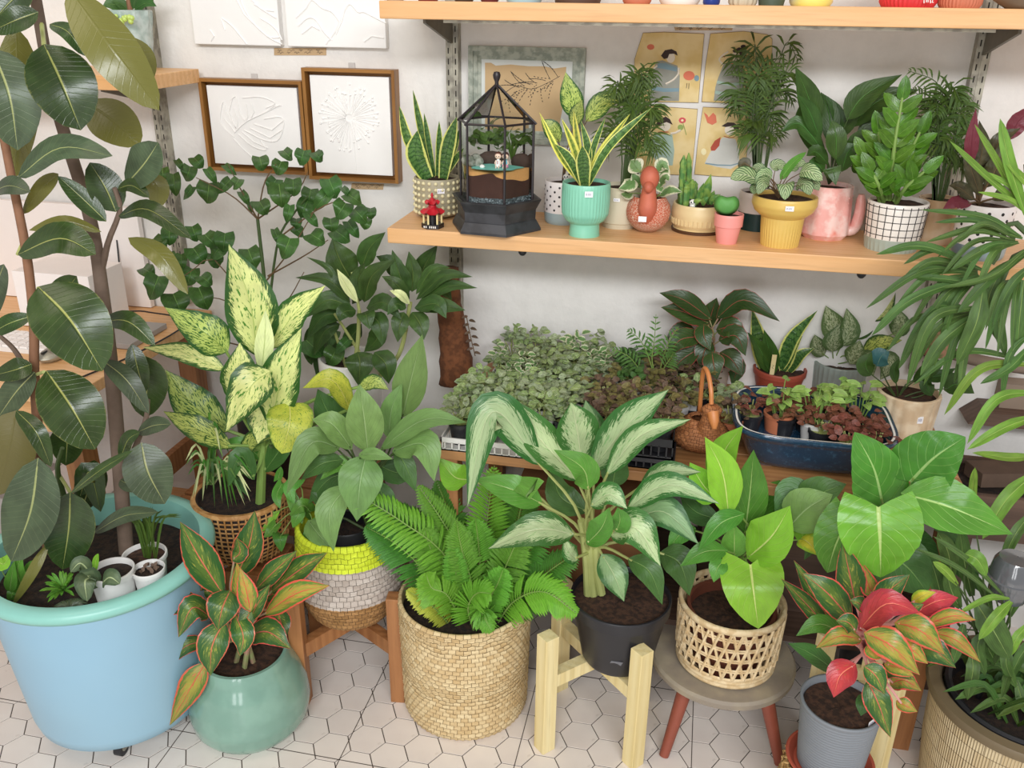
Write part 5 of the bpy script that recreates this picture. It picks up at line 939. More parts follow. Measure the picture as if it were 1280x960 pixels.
leaves(o.root, by, [(48, 460, 566, .08, 455, 520, .10, 449, 480, .09), (44, 503, 522, .0, 515, 470, .02, 528, 418, .02), (28, 485, 548, .02, 490, 510, .03, 503, 478, .02), (34, 440, 562, .06, 415, 530, .08, 390, 524, .08), (38, 425, 560, .06, 388, 555, .10, 358, 618, .13), (40, 436, 551, -.02, 410, 515, -.01, 397, 486, -.01, {'m': L_GRYD}), (30, 475, 562, .06, 530, 525, .08, 584, 528, .08), (42, 490, 564, .05, 530, 556, .08, 543, 602, .10), (56, 458, 568, .10, 450, 605, .14, 446, 652, .15), (18, 448, 568, .12, 468, 568, .13, 491, 574, .13), (38, 436, 606, .08, 412, 640, .13, 417, 690, .15), (28, 385, 650, .06, 398, 668, .09, 416, 688, .1), (26, 430, 574, .04, 402, 580, .07, 376, 600, .08, {'m': L_GRYD}), (34, 470, 580, .0, 500, 590, .0, 515, 560, -.01, {'m': L_GRYD}), (30, 440, 590, .0, 410, 600, .02, 385, 630, .03, {'m': L_GRYD}), (30, 470, 600, .03, 480, 630, .04, 470, 660, .05, {'m': L_GRYD}), (26, 410, 540, .0, 385, 560, .02, 368, 590, .03, {'m': L_GRYD}), (26, 495, 560, .02, 508, 585, .03, 520, 615, .04, {'m': L_GRYD}), (26, 425, 610, .02, 405, 625, .03, 388, 615, .03, {'m': L_GRYD}), (24, 450, 600, .04, 425, 580, .05, 400, 600, .07, {'m': L_GRN})],
    L_GRY, 'lance', crown=(462, 665), sm=STALKD, sr=.0032, wavy=.07, nl=13)
G().lathe((bc[0], bc[1], o.z+o.H*.86), [(.052, -.04), (.058, .03), (.056, .034), (.052, .03)], 36).build('inner_pot', BLKP, o.root)
pv = thing('trailing_pothos', 'small heart leaved vine spilling between rattan pot and yellow basket', 'plant', PY(380, 655, by))
leaves(pv, by-.02, [(20, 352, 668, .03, 350, 672, .05, 352, 690, .06), (16, 342, 640, .0, 332, 655, .02, 322, 665, .03, {'m': L_LIME}), (16, 365, 622, 0, 372, 640, .01, 378, 655, .02), (18, 380, 630, 0, 372, 645, .02, 366, 660, .03), (24, 375, 690, .02, 385, 700, .05, 372, 706, .06), (20, 388, 640, 0, 378, 632, .02, 362, 645, .03), (10, 347, 600, -.02, 350, 590, -.02, 351, 583, -.02), (16, 395, 655, .02, 386, 668, .04, 378, 682, .05), (14, 352, 605, 0, 346, 620, .0, 350, 636, .01), (18, 372, 600, 0, 362, 612, .02, 368, 630, .03), (14, 345, 655, .02, 338, 664, .04, 330, 672, .05)], L_GRN, 'heart', crown=(378, 640), sm=STALK, sr=.0016)
sg = thing('spider_plant', 'thin strappy variegated tuft left of the rattan pot', 'plant', PY(262, 625, -.56)); c0 = PY(262, 608, -.54)
for i in range(46):
    ex = rng.uniform(225, 322); ey = rng.uniform(545, 640); mx_ = (262+ex)/2; my_ = min(600, ey)-rng.uniform(5, 30); leaf(sg, [PY(262+rng.uniform(-6, 6), 606, -.54), PY(mx_, my_, -.56), PY(ex, ey, -.54-rng.uniform(.0, .07))], .0055, rng.choice([L_GRYD, L_FERND, L_PALMF, L_PALE]), 'strap', 'blade', nl=7, nw=2, fold=.35)
# ---- heart leaved bush
yb = -.22; o = vessel('potted_heart_leaf_bush', 'tall airy bush with glossy heart shaped leaves on thin stems by the wall', 336, 566, 505, [(0, 30), (1, 36)], .31, BLKP, soil=.9, cy=-.28)
yb = o.y; stem(o.root, q3(yb, (336, 530, 0, 333, 450, 0, 331, 360, 0, 322, 274, 0)), [.006, .004], STALKD); stem(o.root, q3(yb, (334, 440, 0, 338, 370, 0, 348, 300, 0, 365, 270, 0, 385, 245, .0)), [.004, .002], STALKD)
for P in ((322, 274, 290, 245, 245, 222), (322, 274, 330, 230, 345, 205), (322, 274, 300, 235, 285, 205), (335, 345, 380, 320, 410, 300), (334, 350, 365, 310, 395, 260), (333, 420, 290, 380, 255, 370), (333, 440, 260, 420, 215, 390), (334, 400, 360, 375, 380, 340), (345, 300, 400, 260, 430, 250), (333, 460, 275, 330, 230, 345), (322, 274, 370, 240, 385, 215)): stem(o.root, q3(yb, (P[0], P[1], 0, P[2], P[3], .02, P[4], P[5], .03)), [.0022, .001], STALKB, 'twig', 8, 5)
LV = [(115, 155, 90), (165, 112, 60), (240, 185, 85), (205, 70, 55), (300, 160, 78), (380, 205, 62), (448, 240, 66), (512, 195, 85), (560, 165, 70), (665, 212, 98), (600, 245, 66), (738, 250, 78), (812, 270, 84), (540, 262, 70), (532, 392, 78), (582, 330, 46), (652, 355, 78), (702, 305, 60), (540, 42, 56), (592, 52, 60), (655, 48, 52), (440, 75, 62), (505, 90, 60), (60, 382, 72), (38, 540, 92), (125, 600, 100), (205, 420, 84), (222, 580, 88), (300, 370, 80), (405, 432, 86), (250, 362, 66), (235, 512, 66), (140, 445, 76), (790, 205, 66), (708, 168, 80), (632, 285, 70), (325, 98, 58), (255, 122, 66), (135, 80, 50), (70, 115, 50), (852, 262, 46), (785, 322, 84), (705, 800, 80), (640, 765, 100), (165, 185, 60), (345, 150, 50), (270, 405, 66), (95, 350, 60), (190, 338, 60), (170, 500, 66), (270, 440, 60), (570, 300, 44), (500, 350, 60), (745, 345, 80), (830, 300, 50), (620, 200, 66), (480, 160, 60), (400, 240, 40), (20, 480, 66), (90, 440, 70), (690, 730, 80), (740, 760, 70), (620, 800, 60), (760, 180, 50), (560, 375, 40)]
for i, (X, Y, w_) in enumerate(LV):
    x, y, w_ = 180+X/3, 180+Y/3, w_/3*1.04; a = rng.uniform(-1.0, 1.0); d = rng.uniform(-.03, .06); L = w_*rng.uniform(.8, 1.05); w_ = w_*rng.choice((1, .95, .9, .55))
    leaf(o.root, q3(yb, (x-sin(a)*L*.5, y-cos(a)*L*.5, d-.01, x, y, d+.012, x+sin(a)*L*.5, y+cos(a)*L*.5, d)), m_at(w_, PY(x, y, yb)), L_SCHEF, 'heart', lobe=.07, fold=.2, wavy=.07, nl=8, twist=rng.uniform(-.3, .3))
# ---- dark dracaenas
o = vessel('potted_dracaena', 'dark glossy dracaena rosettes on canes in a round white pot', 440, 495, 462, [(0, 28), (.5, 36), (1, 38)], .31+.12, MWHITE, soil=.9, cy=-.26)
yd = o.y
for P, r_ in (((440, 470, 0, 447, 430, .03, 449, 388, .04), .006), ((475, 470, 0, 500, 440, .04, 513, 378, .06), .006), ((436, 470, 0, 420, 420, .02, 412, 400, .03), .004), ((449, 440, .02, 430, 410, .04, 418, 392, .05), .004), ((449, 388, .04, 446, 370, .04, 440, 340, .03), .004)): stem(o.root, q3(yd, P), [r_, r_*.8], STALKP, 'cane')
CR = {'m': L_PALE}
leaves(o.root, yd, [(9, 425, 360, .05, 410, 335, .05, 383, 321, .05), (18, 438, 378, .05, 410, 350, .06, 369, 347, .06), (26, 440, 385, .05, 410, 375, .07, 380, 398, .08), (14, 447, 378, .07, 432, 355, .08, 421, 336, .08, CR), (24, 452, 375, .06, 448, 350, .06, 456, 328, .06), (26, 455, 378, .06, 465, 345, .08, 494, 324, .08), (42, 440, 352, .01, 425, 325, .02, 415, 298, .02), (26, 452, 335, .02, 462, 310, .03, 482, 290, .03), (24, 458, 385, .06, 480, 378, .09, 502, 400, .10), (22, 445, 388, .08, 430, 390, .11, 424, 402, .12), (24, 455, 390, .08, 458, 395, .11, 462, 412, .12), (26, 462, 392, .07, 474, 405, .09, 478, 432, .10), (26, 432, 395, .03, 405, 395, .05, 383, 424, .06), (24, 425, 405, .03, 405, 415, .05, 392, 445, .06), (20, 440, 380, .0, 460, 355, -.01, 470, 345, -.01),
    (26, 510, 368, .06, 500, 345, .07, 490, 312, .07), (18, 512, 374, .08, 495, 355, .10, 477, 345, .10), (12, 512, 380, .09, 500, 368, .11, 487, 363, .11, CR), (24, 515, 365, .05, 516, 340, .05, 511, 314, .05), (15, 520, 368, .06, 540, 338, .07, 563, 334, .07), (17, 520, 375, .06, 555, 345, .09, 591, 346, .09), (17, 522, 380, .06, 560, 358, .09, 597, 360, .09), (22, 520, 385, .07, 552, 382, .10, 582, 388, .10), (24, 518, 385, .08, 545, 380, .11, 558, 398, .12), (18, 508, 385, .09, 495, 380, .11, 484, 394, .12), (24, 505, 390, .08, 500, 405, .10, 497, 428, .11), (26, 522, 355, .0, 532, 330, .0, 547, 306, .0), (26, 515, 390, .07, 525, 405, .09, 530, 425, .10), (24, 500, 350, .0, 490, 330, .0, 470, 320, .0), (24, 530, 370, .0, 550, 360, .0, 565, 375, .01),
    (38, 447, 440, .08, 450, 455, .10, 448, 482, .11), (30, 468, 440, .08, 482, 455, .10, 486, 480, .1), (30, 425, 425, -.02, 405, 440, -.02, 395, 470, -.01), (30, 400, 400, -.04, 395, 430, -.04, 405, 460, -.04), (24, 452, 405, .0, 440, 420, .0, 425, 438, .0), (24, 480, 400, .0, 470, 425, .0, 455, 440, 0)], L_CORD, 'lance', wavy=.08, nl=12)
cp = thing('coir_pole', 'brown coconut fibre cone leaning by the wall behind the fittonias', 'plant support', PY(568, 470, -.11)); G().tube(spline([PY(572, 478, -.11), PY(568, 430, -.10), PY(562, 380, -.10), PY(562, 335, -.10)], 16), np.linspace(.046, .022, 16)*(1+.06*np.cos(np.arange(16)*2.2)), 18).build('fibre', mat('coir', '#7a4a2c', .95, .3, 60, 1.0, 140, col2='#5f3820'), cp, ang=3)
# ---- seagrass basket fern
o = vessel('potted_fern', 'bright green fern in a tall round seagrass basket', 583, 925, 797, dense([(0, 74), (.04, 79), (1, 82)], 25), 0, SEAG, soil=.9, soilm=MATS['soil_dark'], fn=weavef(25, 60, 2.3), seg=180, sm_ang=3, thick=.05, part='basket')
yf = o.y; FR = [((586, 786, 0, 560, 700, .04, 499, 650, .07, 432, 610, .09), 1, L_FERNB), ((582, 775, -.02, 578, 700, 0, 552, 650, 0, 522, 606, .0), .85, L_FERN), ((596, 780, .0, 600, 720, .02, 598, 680, .03, 594, 648, .04), .9, L_FERN), ((574, 785, .04, 572, 745, .06, 569, 710, .07, 564, 680, .07), .6, L_FERN), ((600, 770, -.04, 605, 700, -.04, 610, 640, -.04, 618, 582, -.04), 1.05, L_FERNB),
    ((612, 780, -.02, 640, 720, -.01, 665, 680, 0, 686, 640, 0), 1, L_FERND), ((620, 782, 0, 650, 745, .02, 685, 715, .03, 722, 690, .03), 1, L_FERND), ((618, 786, .04, 642, 752, .07, 680, 740, .09, 722, 768, .10), .95, L_FERNB), ((580, 786, .06, 560, 745, .09, 540, 735, .10, 532, 716, .10), .75, L_FERNB), ((592, 788, .08, 585, 760, .11, 596, 742, .13, 614, 742, .14), .75, L_FERNB), ((566, 780, .0, 530, 715, .02, 495, 680, .03, 456, 658, .04), 1, L_FERND), ((570, 792, .05, 548, 765, .08, 530, 750, .09, 508, 738, .10), .55, L_DIEFY),
    ((590, 775, -.05, 570, 690, -.05, 560, 640, -.05, 545, 600, -.05), .9, L_FERND), ((605, 775, -.05, 635, 690, -.06, 650, 640, -.06, 652, 600, -.06), 1, L_FERND), ((610, 780, .02, 628, 720, .04, 640, 690, .05, 655, 660, .05), .9, L_FERN), ((584, 780, .02, 560, 715, .04, 540, 690, .05, 530, 660, .05), .9, L_FERN), ((600, 790, .06, 606, 770, .09, 600, 762, .12, 615, 790, .13), .7, L_FERN), ((575, 780, -.02, 540, 700, -.02, 520, 660, -.02, 490, 630, -.01), .9, L_FERND), ((600, 785, .03, 590, 730, .05, 578, 690, .06, 570, 650, .06), .8, L_FERN), ((605, 785, .05, 612, 750, .07, 622, 730, .08, 630, 710, .08), .75, L_FERN)]
for i, (s_, sz, mm) in enumerate(FR): frond(o.root, q3(yf, s_), 32, .062*sz, .0088, mm, STALK, ang=66, droop=.18, rr=.0022, start=.16, seed=i, shape='strap')
# ---- pale stand, black pot, silver aglaonema
ps = thing('plant_stand', 'unpainted pale pine stand carrying the black nursery pot', 'plant stand', (-.12, -.575, 0)); cs = np.array([-.12, -.578])
for q in range(4):
    a = radians(-138)+pi/2*q+.05; d = np.array([cos(a), sin(a)])*.136; p = cs+d; f1 = nrm([cos(a+pi/4+.75), sin(a+pi/4+.75), 0]); e1 = np.array([cos(a), sin(a), 0]); f1 = np.array([cos(-.75), sin(-.75), 0]); f2 = np.array([-f1[1], f1[0], 0])
    G().obox((p[0], p[1], .152), f1*.0165, f2*.0165, (0, 0, .152)).build('post', PALEW, ps, smooth=False, bevel=.0012)
    G().obox((cs[0]+d[0]*.52, cs[1]+d[1]*.52, .185-.001*(q % 2)), e1*.062, np.array([-e1[1], e1[0], 0])*.0125, (0, 0, .0155)).build('cross_bar', PALEW, ps, smooth=False)
o = vessel('potted_aglaonema', 'large silver and green aglaonema in a black plastic nursery pot', 769, 846, 783, [(0, 43), (.06, 46), (.82, 59), (.84, 62), (1, 63)], .203, BLKP, soil=.93, thick=.06, seg=72); ya = o.y
G().obox(o.c+np.array([.004, -.083, .045]), (.012, 0, 0), (0, .0005, 0), (.002, -.002, .006)).build('chalk_mark', mat('chalk_smear', '#6f7076', .8, .3, 200), o.pot)
for a, b in ((742, 748), (752, 742), (735, 745)): stem(o.root, [PY(a, b, ya), PY(738+(a-742)*.7, 700, ya-.01), PY(735+(a-742)*1.2, 650, ya-.02)], [.009, .008], STALKP, 'cane')
leaves(o.root, ya, [(48, 724, 602, .02, 672, 545, .05, 635, 495, .05), (56, 727, 577, .0, 720, 530, .03, 714, 503, .04), (42, 742, 580, -.04, 738, 535, -.03, 732, 500, -.04, {'m': L_SILVD}), (50, 738, 590, .02, 785, 530, .05, 836, 487, .05), (34, 757, 594, .06, 800, 545, .09, 864, 524, .10), (52, 676, 582, .06, 615, 515, .10, 584, 634, .13, {'nl': 20}), (30, 640, 600, .05, 668, 612, .07, 600, 590, .03, {'m': L_GRN}) , (40, 588, 600, .02, 568, 596, .0, 548, 572, -.01, {'m': L_LIME}),
    (38, 736, 612, .10, 728, 585, .12, 692, 562, .13, {'m': L_GRN}), (46, 718, 668, .10, 670, 662, .14, 610, 686, .15), (40, 678, 630, .05, 640, 612, .07, 592, 598, .06, {'m': L_GRN}), (34, 738, 632, .10, 762, 618, .13, 784, 636, .14), (36, 783, 636, .08, 835, 606, .11, 900, 630, .12), (30, 800, 608, .04, 835, 590, .05, 876, 590, .05), (46, 790, 650, .05, 830, 640, .08, 873, 680, .10, {'m': L_SILVD}), (50, 762, 668, .10, 795, 660, .13, 826, 708, .14), (34, 733, 680, .12, 752, 660, .14, 762, 634, .14, {'m': L_GRN}), (38, 752, 692, .10, 768, 720, .13, 780, 752, .14, {'m': L_SILVD}), (34, 785, 698, .06, 812, 715, .08, 828, 756, .09, {'m': L_GRYD}), (42, 825, 690, .0, 850, 705, .02, 862, 745, .03, {'m': L_GRYD}), (30, 770, 665, .12, 775, 650, .13, 772, 634, .13, {'m': L_GRN}), (40, 735, 640, -.02, 700, 620, -.03, 690, 580, -.04, {'m': L_GRYD}), (36, 765, 610, -.03, 770, 585, -.04, 778, 560, -.05, {'m': L_GRYD}), (26, 722, 700, .06, 712, 690, .08, 705, 672, .09, {'m': L_SILV})],
    L_SILV, 'lance', crown=(738, 690), sm=STALKP, sr=.0042, wavy=.05, nl=14)
# ---- low stool and lattice basket
CONC = mat('worn_grey_wood', '#8d8274', .7, .15, 12, .4, 60, col2='#a1957f'); REDLEG = mat('red_stain', '#8e4a38', .5, .12, 40)
sl = thing('round_stool', 'low round grey topped stool with splayed reddish legs', 'stool', (.146, -.52, 0)); G().lathe((.146, -.52, 0), [(.001, .176), (.145, .176), (.154, .182), (.155, .194), (.150, .2), (.001, .2)], 64).build('seat', CONC, sl, ang=.6)
for p, q in (((.041, -.642), (.075, -.60)), ((.285, -.610), (.235, -.585)), ((.16, -.39), (.15, -.44))): G().tube([(p[0], p[1], .002), (q[0], q[1], .176)], [.0105, .0165], 14).build('leg', REDLEG, sl, ang=1)
LAT = mat('pale_rush', '#cdb184', .7, .2, 70, .4, 150, col2='#e0caa2'); F = PZ(908, 857, .2); k = m_at(1, F); lc = np.array([.150, -.535]); lr0, lr1, lz0, lz1 = .103, .108, .2, .345
la = thing('potted_philodendron', 'lime green broad leaf philodendron in a pale openwork rush basket', 'potted plant', (lc[0], lc[1], .2))
bk = G().lathe((lc[0], lc[1], .2), [(.001, .001), (.095, .001), (.103, .006)]+[(.104+.0016*abs(sin(i*pi/4)), .006+i*.0022) for i in range(13)], 96).build('basket', LAT, la, ang=3)
def lp(a, h, e=0): r_ = .104+(lr1-.104)*h+e; return (lc[0]+r_*cos(a), lc[1]+r_*sin(a), lz0+.03+(lz1-.03-lz0)*h)
g = G()
for k_ in range(30):
    a = 2*pi*k_/30
    for s in (-1, 1): g.tube([lp(a+s*.30*q, q, s*.0012) for q in np.linspace(0, 1, 8)], .0034, 5)
tag(g.build('slanted_strand', LAT, bk), kind='stuff')
g = G()
for q in (.2, .42, .64, .86):
    for dz in (-.0025, .0025): g.lathe((lc[0], lc[1], lz0+.03+(lz1-.03-lz0)*q+dz), [(lr1-.0015, -.0018), (lr1+.0015, 0), (lr1-.0015, .0018), (lr1-.004, 0), (lr1-.0015, -.0018)], 60)
tag(g.build('ring_strand', LAT, bk), kind='stuff'); G().lathe((lc[0], lc[1], lz1), [(lr1-.004, -.002), (lr1+.003, 0), (lr1+.003, .010), (lr1-.002, .014), (lr1-.006, .010), (lr1-.004, -.002)], 72).build('rim_band', LAT, bk, ang=3)
G().lathe((lc[0], lc[1], .2), [(.001, .004), (.072, .004), (.088, .13), (.094, .132), (.092, .14), (.085, .138), (.083, .11)], 40).build('inner_pot', mat('brown_inner_pot', '#6b3a2a', .6), la); soil_part(la, lc, .083, .315)
yl = lc[1]
leaves(la, yl, [(44, 911, 645, .05, 903, 590, .07, 881, 546, .07), (38, 893, 608, .02, 905, 565, .02, 929, 532, .02), (46, 931, 668, .0, 938, 612, .01, 942, 562, .01, {'m': L_PHIL}), (42, 895, 625, .04, 878, 605, .06, 862, 578, .06), (78, 938, 706, .08, 942, 740, .12, 948, 786, .13, {'s': 'heart'}), (62, 934, 698, .05, 965, 670, .08, 988, 632, .08), (26, 1000, 672, .02, 1010, 678, .04, 1027, 696, .05, {'m': L_YEL}), (24, 935, 690, .04, 945, 680, .05, 955, 668, .05, {'m': L_YEL}), (28, 931, 642, .06, 900, 655, .09, 872, 690, .10, {'m': L_PHIL}), (58, 985, 660, .05, 1010, 635, .06, 1041, 618, .06, {'m': L_GRY}), (50, 1000, 645, .02, 1025, 618, .03, 1058, 605, .03, {'m': L_GRYD}), (28, 910, 688, .06, 880, 690, .09, 850, 708, .10, {'m': L_GRN}), (24, 906, 700, .08, 897, 710, .1, 892, 728, .11, {'m': L_GRN}), (34, 918, 698, .03, 918, 675, .04, 918, 655, .04, {'m': L_GRN}), (30, 950, 650, -.03, 960, 620, -.03, 975, 600, -.03, {'m': L_PHIL}), (32, 900, 650, -.03, 870, 640, -.03, 850, 620, -.03, {'m': L_GRYD}), (26, 870, 660, 0, 850, 668, .02, 835, 690, .03, {'m': L_GRN}), (24, 985, 640, 0, 1000, 660, .02, 1008, 690, .02, {'m': L_LIME})],
    L_LIME, 'lance', crown=(918, 715), sm=STALK, sr=.003, wavy=.05, nl=13)
# ---- giant philodendron behind
yg = -.47; gp = vessel('potted_giant_philodendron', 'philodendron with huge heart shaped leaves standing behind the red aglaonema', 1100, 830, 760, [(0, 50), (1, 60)], .1, BLKP, cy=-.45); yg = -.555
leaves(gp.root, yg, [(100, 1098, 634, .16, 1100, 675, .18, 1101, 722, .17, {'m': L_PHILB}), (70, 1103, 628, .06, 1092, 585, .07, 1068, 540, .06), (84, 1138, 602, .08, 1168, 572, .09, 1207, 546, .09), (70, 1126, 616, .12, 1190, 635, .15, 1266, 668, .15, {'s': 'lance'}), (62, 1062, 646, .10, 1045, 680, .11, 1034, 716, .11), (72, 1105, 690, .07, 1135, 710, .08, 1160, 742, .08, {'m': L_GRYD}), (50, 1140, 680, .0, 1150, 700, .0, 1160, 730, 0, {'m': L_GRYD}), (44, 1075, 700, .04, 1085, 720, .05, 1090, 750, .05, {'m': L_GRYD}), (46, 1010, 640, -.0, 990, 618, .0, 968, 640, .01, {'m': L_GRYD, 's': 'lance'}), (40, 1180, 690, .0, 1200, 700, 0, 1225, 740, .01, {'m': L_GRYD, 's': 'lance'}), (40, 1150, 640, .0, 1180, 650, .0, 1215, 690, .0, {'m': L_GRYD, 's': 'lance'}), (40, 1040, 690, .0, 1030, 660, .0, 1005, 700, .0, {'m': L_GRYD, 's': 'lance'})], L_PHIL, 'heart', crown=(1105, 770), sm=STALK, sr=.005, wavy=.05, nl=18, nw=6)
# ---- red aglaonema in grey ribbed pot over terracotta saucer and woven basket
bx_, by_ = .352, -.735
wb = thing('woven_basket', 'low straw basket under the terracotta saucer and grey pot', 'basket', (bx_, by_, 0)); STRAW = weavemat('straw', '#d8b67a', '#bd9458', '#7a5a30', 6, 70)
G().lathe((bx_, by_, 0), [(.001, .001), (.07, .001)]+[(.078+.012*sin(pi*h_)+.0025*abs(sin(pi*9*h_)), .13*h_) for h_ in np.linspace(0, 1, 37)]+[(.078, .14), (.070, .132), (.070, .12)], 132, lambda th, j, z: .0016*np.cos(40*th+(pi if j % 8 < 4 else 0))).build('basket', STRAW, wb, ang=3)
g = G()
for k_ in range(34):
    a = 2*pi*k_/34; g.tube([(bx_+.084*cos(a), by_+.084*sin(a), .118), (bx_+.086*cos(a+.08), by_+.086*sin(a+.08), .136), (bx_+.076*cos(a+.16), by_+.076*sin(a+.16), .142)], .0026, 5)
tag(g.build('edge_loop', STRAW, wb), kind='stuff')
sc_ = thing('plant_saucer', 'terracotta red saucer under the grey ribbed pot', 'saucer', (bx_, by_, .143)); G().lathe((bx_, by_, .143), [(.001, 0), (.068, 0), (.080, .016), (.083, .017), (.081, .019), (.077, .0185), (.066, .004), (.001, .004)], 56).build('dish', mat('red_terracotta', '#a8503c', .55, .1), sc_)
o = vessel('potted_aglaonema', 'bright red and green aglaonema in a grey ribbed pot at lower right', 1052, 955, 885, [(0, 50), (.06, 54), (1, 59)], .1475, mat('grey_rubber_glaze', '#7b8086', .5, .05), soil=.93, thick=.05, seg=96, fn=lambda th, h: .45*np.cos(h*62)+0*th) if False else None
class O2_: pass
o = O2_(); k = m_at(1, (bx_, by_-.06, .2)); o.k = k; o.c = np.array([bx_, by_, .1475]); o.z = .1475; o.H = .152; o.y = by_; o.prof = [(0, .060/k), (1, .073/k)]
o.root = thing('potted_aglaonema', 'bright red and green aglaonema in a grey ribbed pot at lower right', 'potted plant', (bx_, by_, o.z))
GREYR = mat('grey_rubber_glaze', '#7b8086', .5, .05); P_ = [(.001, 0), (.058, 0)]+[(.060+.013*h_+.0007*cos(h_*150), .152*h_) for h_ in np.linspace(.02, .97, 96)]+[(.0745, .150), (.0745, .154), (.069, .154), (.068, .13)]
o.pot = G().lathe((bx_, by_, o.z), P_, 64).build('pot', GREYR, o.root, ang=3); soil_part(o.root, (bx_, by_), .067, o.z+.140); o.top = np.array([bx_, by_, o.z+.14]); sticker(o, 1089, 903, 12, 7)
yr = by_
leaves(o.root, yr, [(40, 1073, 788, .10, 1108, 755, .14, 1150, 766, .14, {'m': L_RED}), (32, 1146, 764, .02, 1170, 752, .03, 1198, 747, .02, {'m': L_RED}), (40, 1066, 778, .05, 1035, 742, .07, 1003, 716, .06), (38, 1070, 758, .0, 1062, 718, .01, 1053, 676, 0), (32, 1098, 758, .02, 1112, 738, .03, 1137, 718, .02), (16, 1139, 754, .03, 1152, 745, .04, 1170, 740, .04, {'m': L_YEL}), (22, 1155, 782, .05, 1190, 770, .07, 1220, 775, .07, {'m': L_REDY}), (42, 1080, 790, .14, 1115, 808, .17, 1150, 844, .17, {'m': L_REDY}), (40, 1118, 778, .08, 1150, 788, .11, 1181, 818, .11, {'m': L_REDY}), (38, 1136, 812, .06, 1165, 812, .08, 1195, 835, .09), (24, 1165, 790, .03, 1195, 800, .05, 1226, 828, .05, {'m': L_REDY}), (26, 1078, 800, .12, 1050, 795, .15, 1020, 810, .15, {'m': L_REDY}), (26, 1070, 790, .12, 1060, 778, .13, 1045, 776, .13), (26, 1046, 840, .04, 1015, 818, .07, 985, 804, .08, {'m': L_GRYD}), (36, 1070, 830, .12, 1050, 845, .14, 1042, 872, .15, {'m': L_RED}), (36, 1084, 850, .12, 1098, 880, .14, 1113, 922, .15), (30, 1080, 832, .14, 1095, 845, .15, 1106, 868, .15), (28, 1112, 855, .08, 1130, 850, .1, 1152, 864, .1, {'m': L_REDY}), (20, 1120, 876, .06, 1132, 882, .07, 1147, 890, .07, {'m': L_REDY}), (28, 1050, 780, .0, 1020, 745, .01, 992, 700, .01), (24, 1043, 795, .02, 1008, 755, .03, 976, 723, .03), (26, 1060, 796, .03, 1025, 780, .05, 995, 795, .06, {'m': L_GRN}), (22, 1085, 805, .15, 1092, 815, .16, 1105, 822, .16, {'m': L_REDY}), (28, 1100, 840, .1, 1120, 835, .12, 1140, 850, .12), (26, 1118, 800, .09, 1140, 812, .11, 1160, 830, .11, {'m': L_REDY}), (24, 1092, 745, .0, 1085, 730, 0, 1075, 700, 0, {'m': L_REDY}), (24, 1105, 830, .13, 1125, 835, .15, 1142, 845, .15, {'m': L_REDY}), (22, 1085, 765, .08, 1075, 755, .1, 1062, 750, .1), (20, 1128, 770, .05, 1140, 762, .06, 1155, 755, .06, {'m': L_REDL}), (22, 1090, 872, .08, 1080, 880, .1, 1076, 895, .11, {'m': L_GRYD})],
    L_REDL, 'lance', crown=(1082, 815), sm=mat('pink_cane', '#d89a94', .5, .1), sr=.0035, wavy=.07)
ps2 = thing('plant_stand', 'pale pine stand post behind the grey ribbed pot', 'plant stand', (.47, -.62, 0))
for dx, dy in ((0, 0), (-.02, .105), (-.118, .105)): G().obox((.468+dx, -.64+dy, .15), (.0115, -.010, 0), (.010, .0115, 0), (0, 0, .15)).build('post', PALEW, ps2, smooth=False)
G().box((.36, -.545, .20), (.44, -.525, .225)).build('cross_bar', PALEW, ps2, smooth=False)
# ---- big woven planter at the right
wc = np.array([.700, -.635]); WOV = NT('woven_bamboo'); ob_ = WOV.obj(); x_, y_, z_ = WOV.xyz(ob_); an = WOV.math('ARCTAN2', y_, x_)
br = WOV.n('ShaderNodeTexBrick'); WOV.put(br.inputs['Vector'], WOV.comb(WOV.math('MULTIPLY', an, 7), WOV.math('MULTIPLY', z_, 28), 0)); br.inputs['Scale'].default_value = 1.0; br.inputs['Mortar Size'].default_value = .022; br.inputs['Brick Width'].default_value = 1.3; br.inputs['Row Height'].default_value = 1.0; br.inputs['Color1'].default_value = (*hexc('#d2bf98'), 1); br.inputs['Color2'].default_value = (*hexc('#c3ac82'), 1); br.inputs['Mortar'].default_value = (*hexc('#6b563a'), 1)
fine = WOV.math('SINE', WOV.math('MULTIPLY', an, 190)); MATS['wov'] = WOV.fin(WOV.mix(WOV.math('MULTIPLY', WOV.step(fine, .2, 1), .35), br.outputs[0], hexc('#e0cfae')), .6, WOV.bump(fine, .6, .002))
wp = thing('woven_planter', 'large round woven bamboo planter with a dark rim at lower right', 'planter', (wc[0], wc[1], 0)); G().lathe((0+wc[0], wc[1], 0), [(.001, 0), (.13, 0), (.142, .02), (.156, .15), (.163, .285)], 90).build('body', MATS['wov'], wp, ang=1)
G().lathe((wc[0], wc[1], 0), [(.162, .278), (.172, .282), (.175, .292), (.171, .300), (.152, .302), (.146, .296), (.144, .26)], 90).build('rim', mat('dark_bamboo_rim', '#6f6047', .5, .15, 12), wp, ang=.8)
G().lathe((wc[0], wc[1], 0), [(.138, .22), (.141, .296), (.135, .300), (.128, .296), (.125, .23)], 72).build('inner_pot', BLKP, wp); soil_part(wp, wc, .127, .262, MATS['soil_dark'])
yw = wc[1]; mp = thing('strappy_plants', 'mixed strap leaved plants growing in the woven planter', 'plant', (wc[0], wc[1], .265))
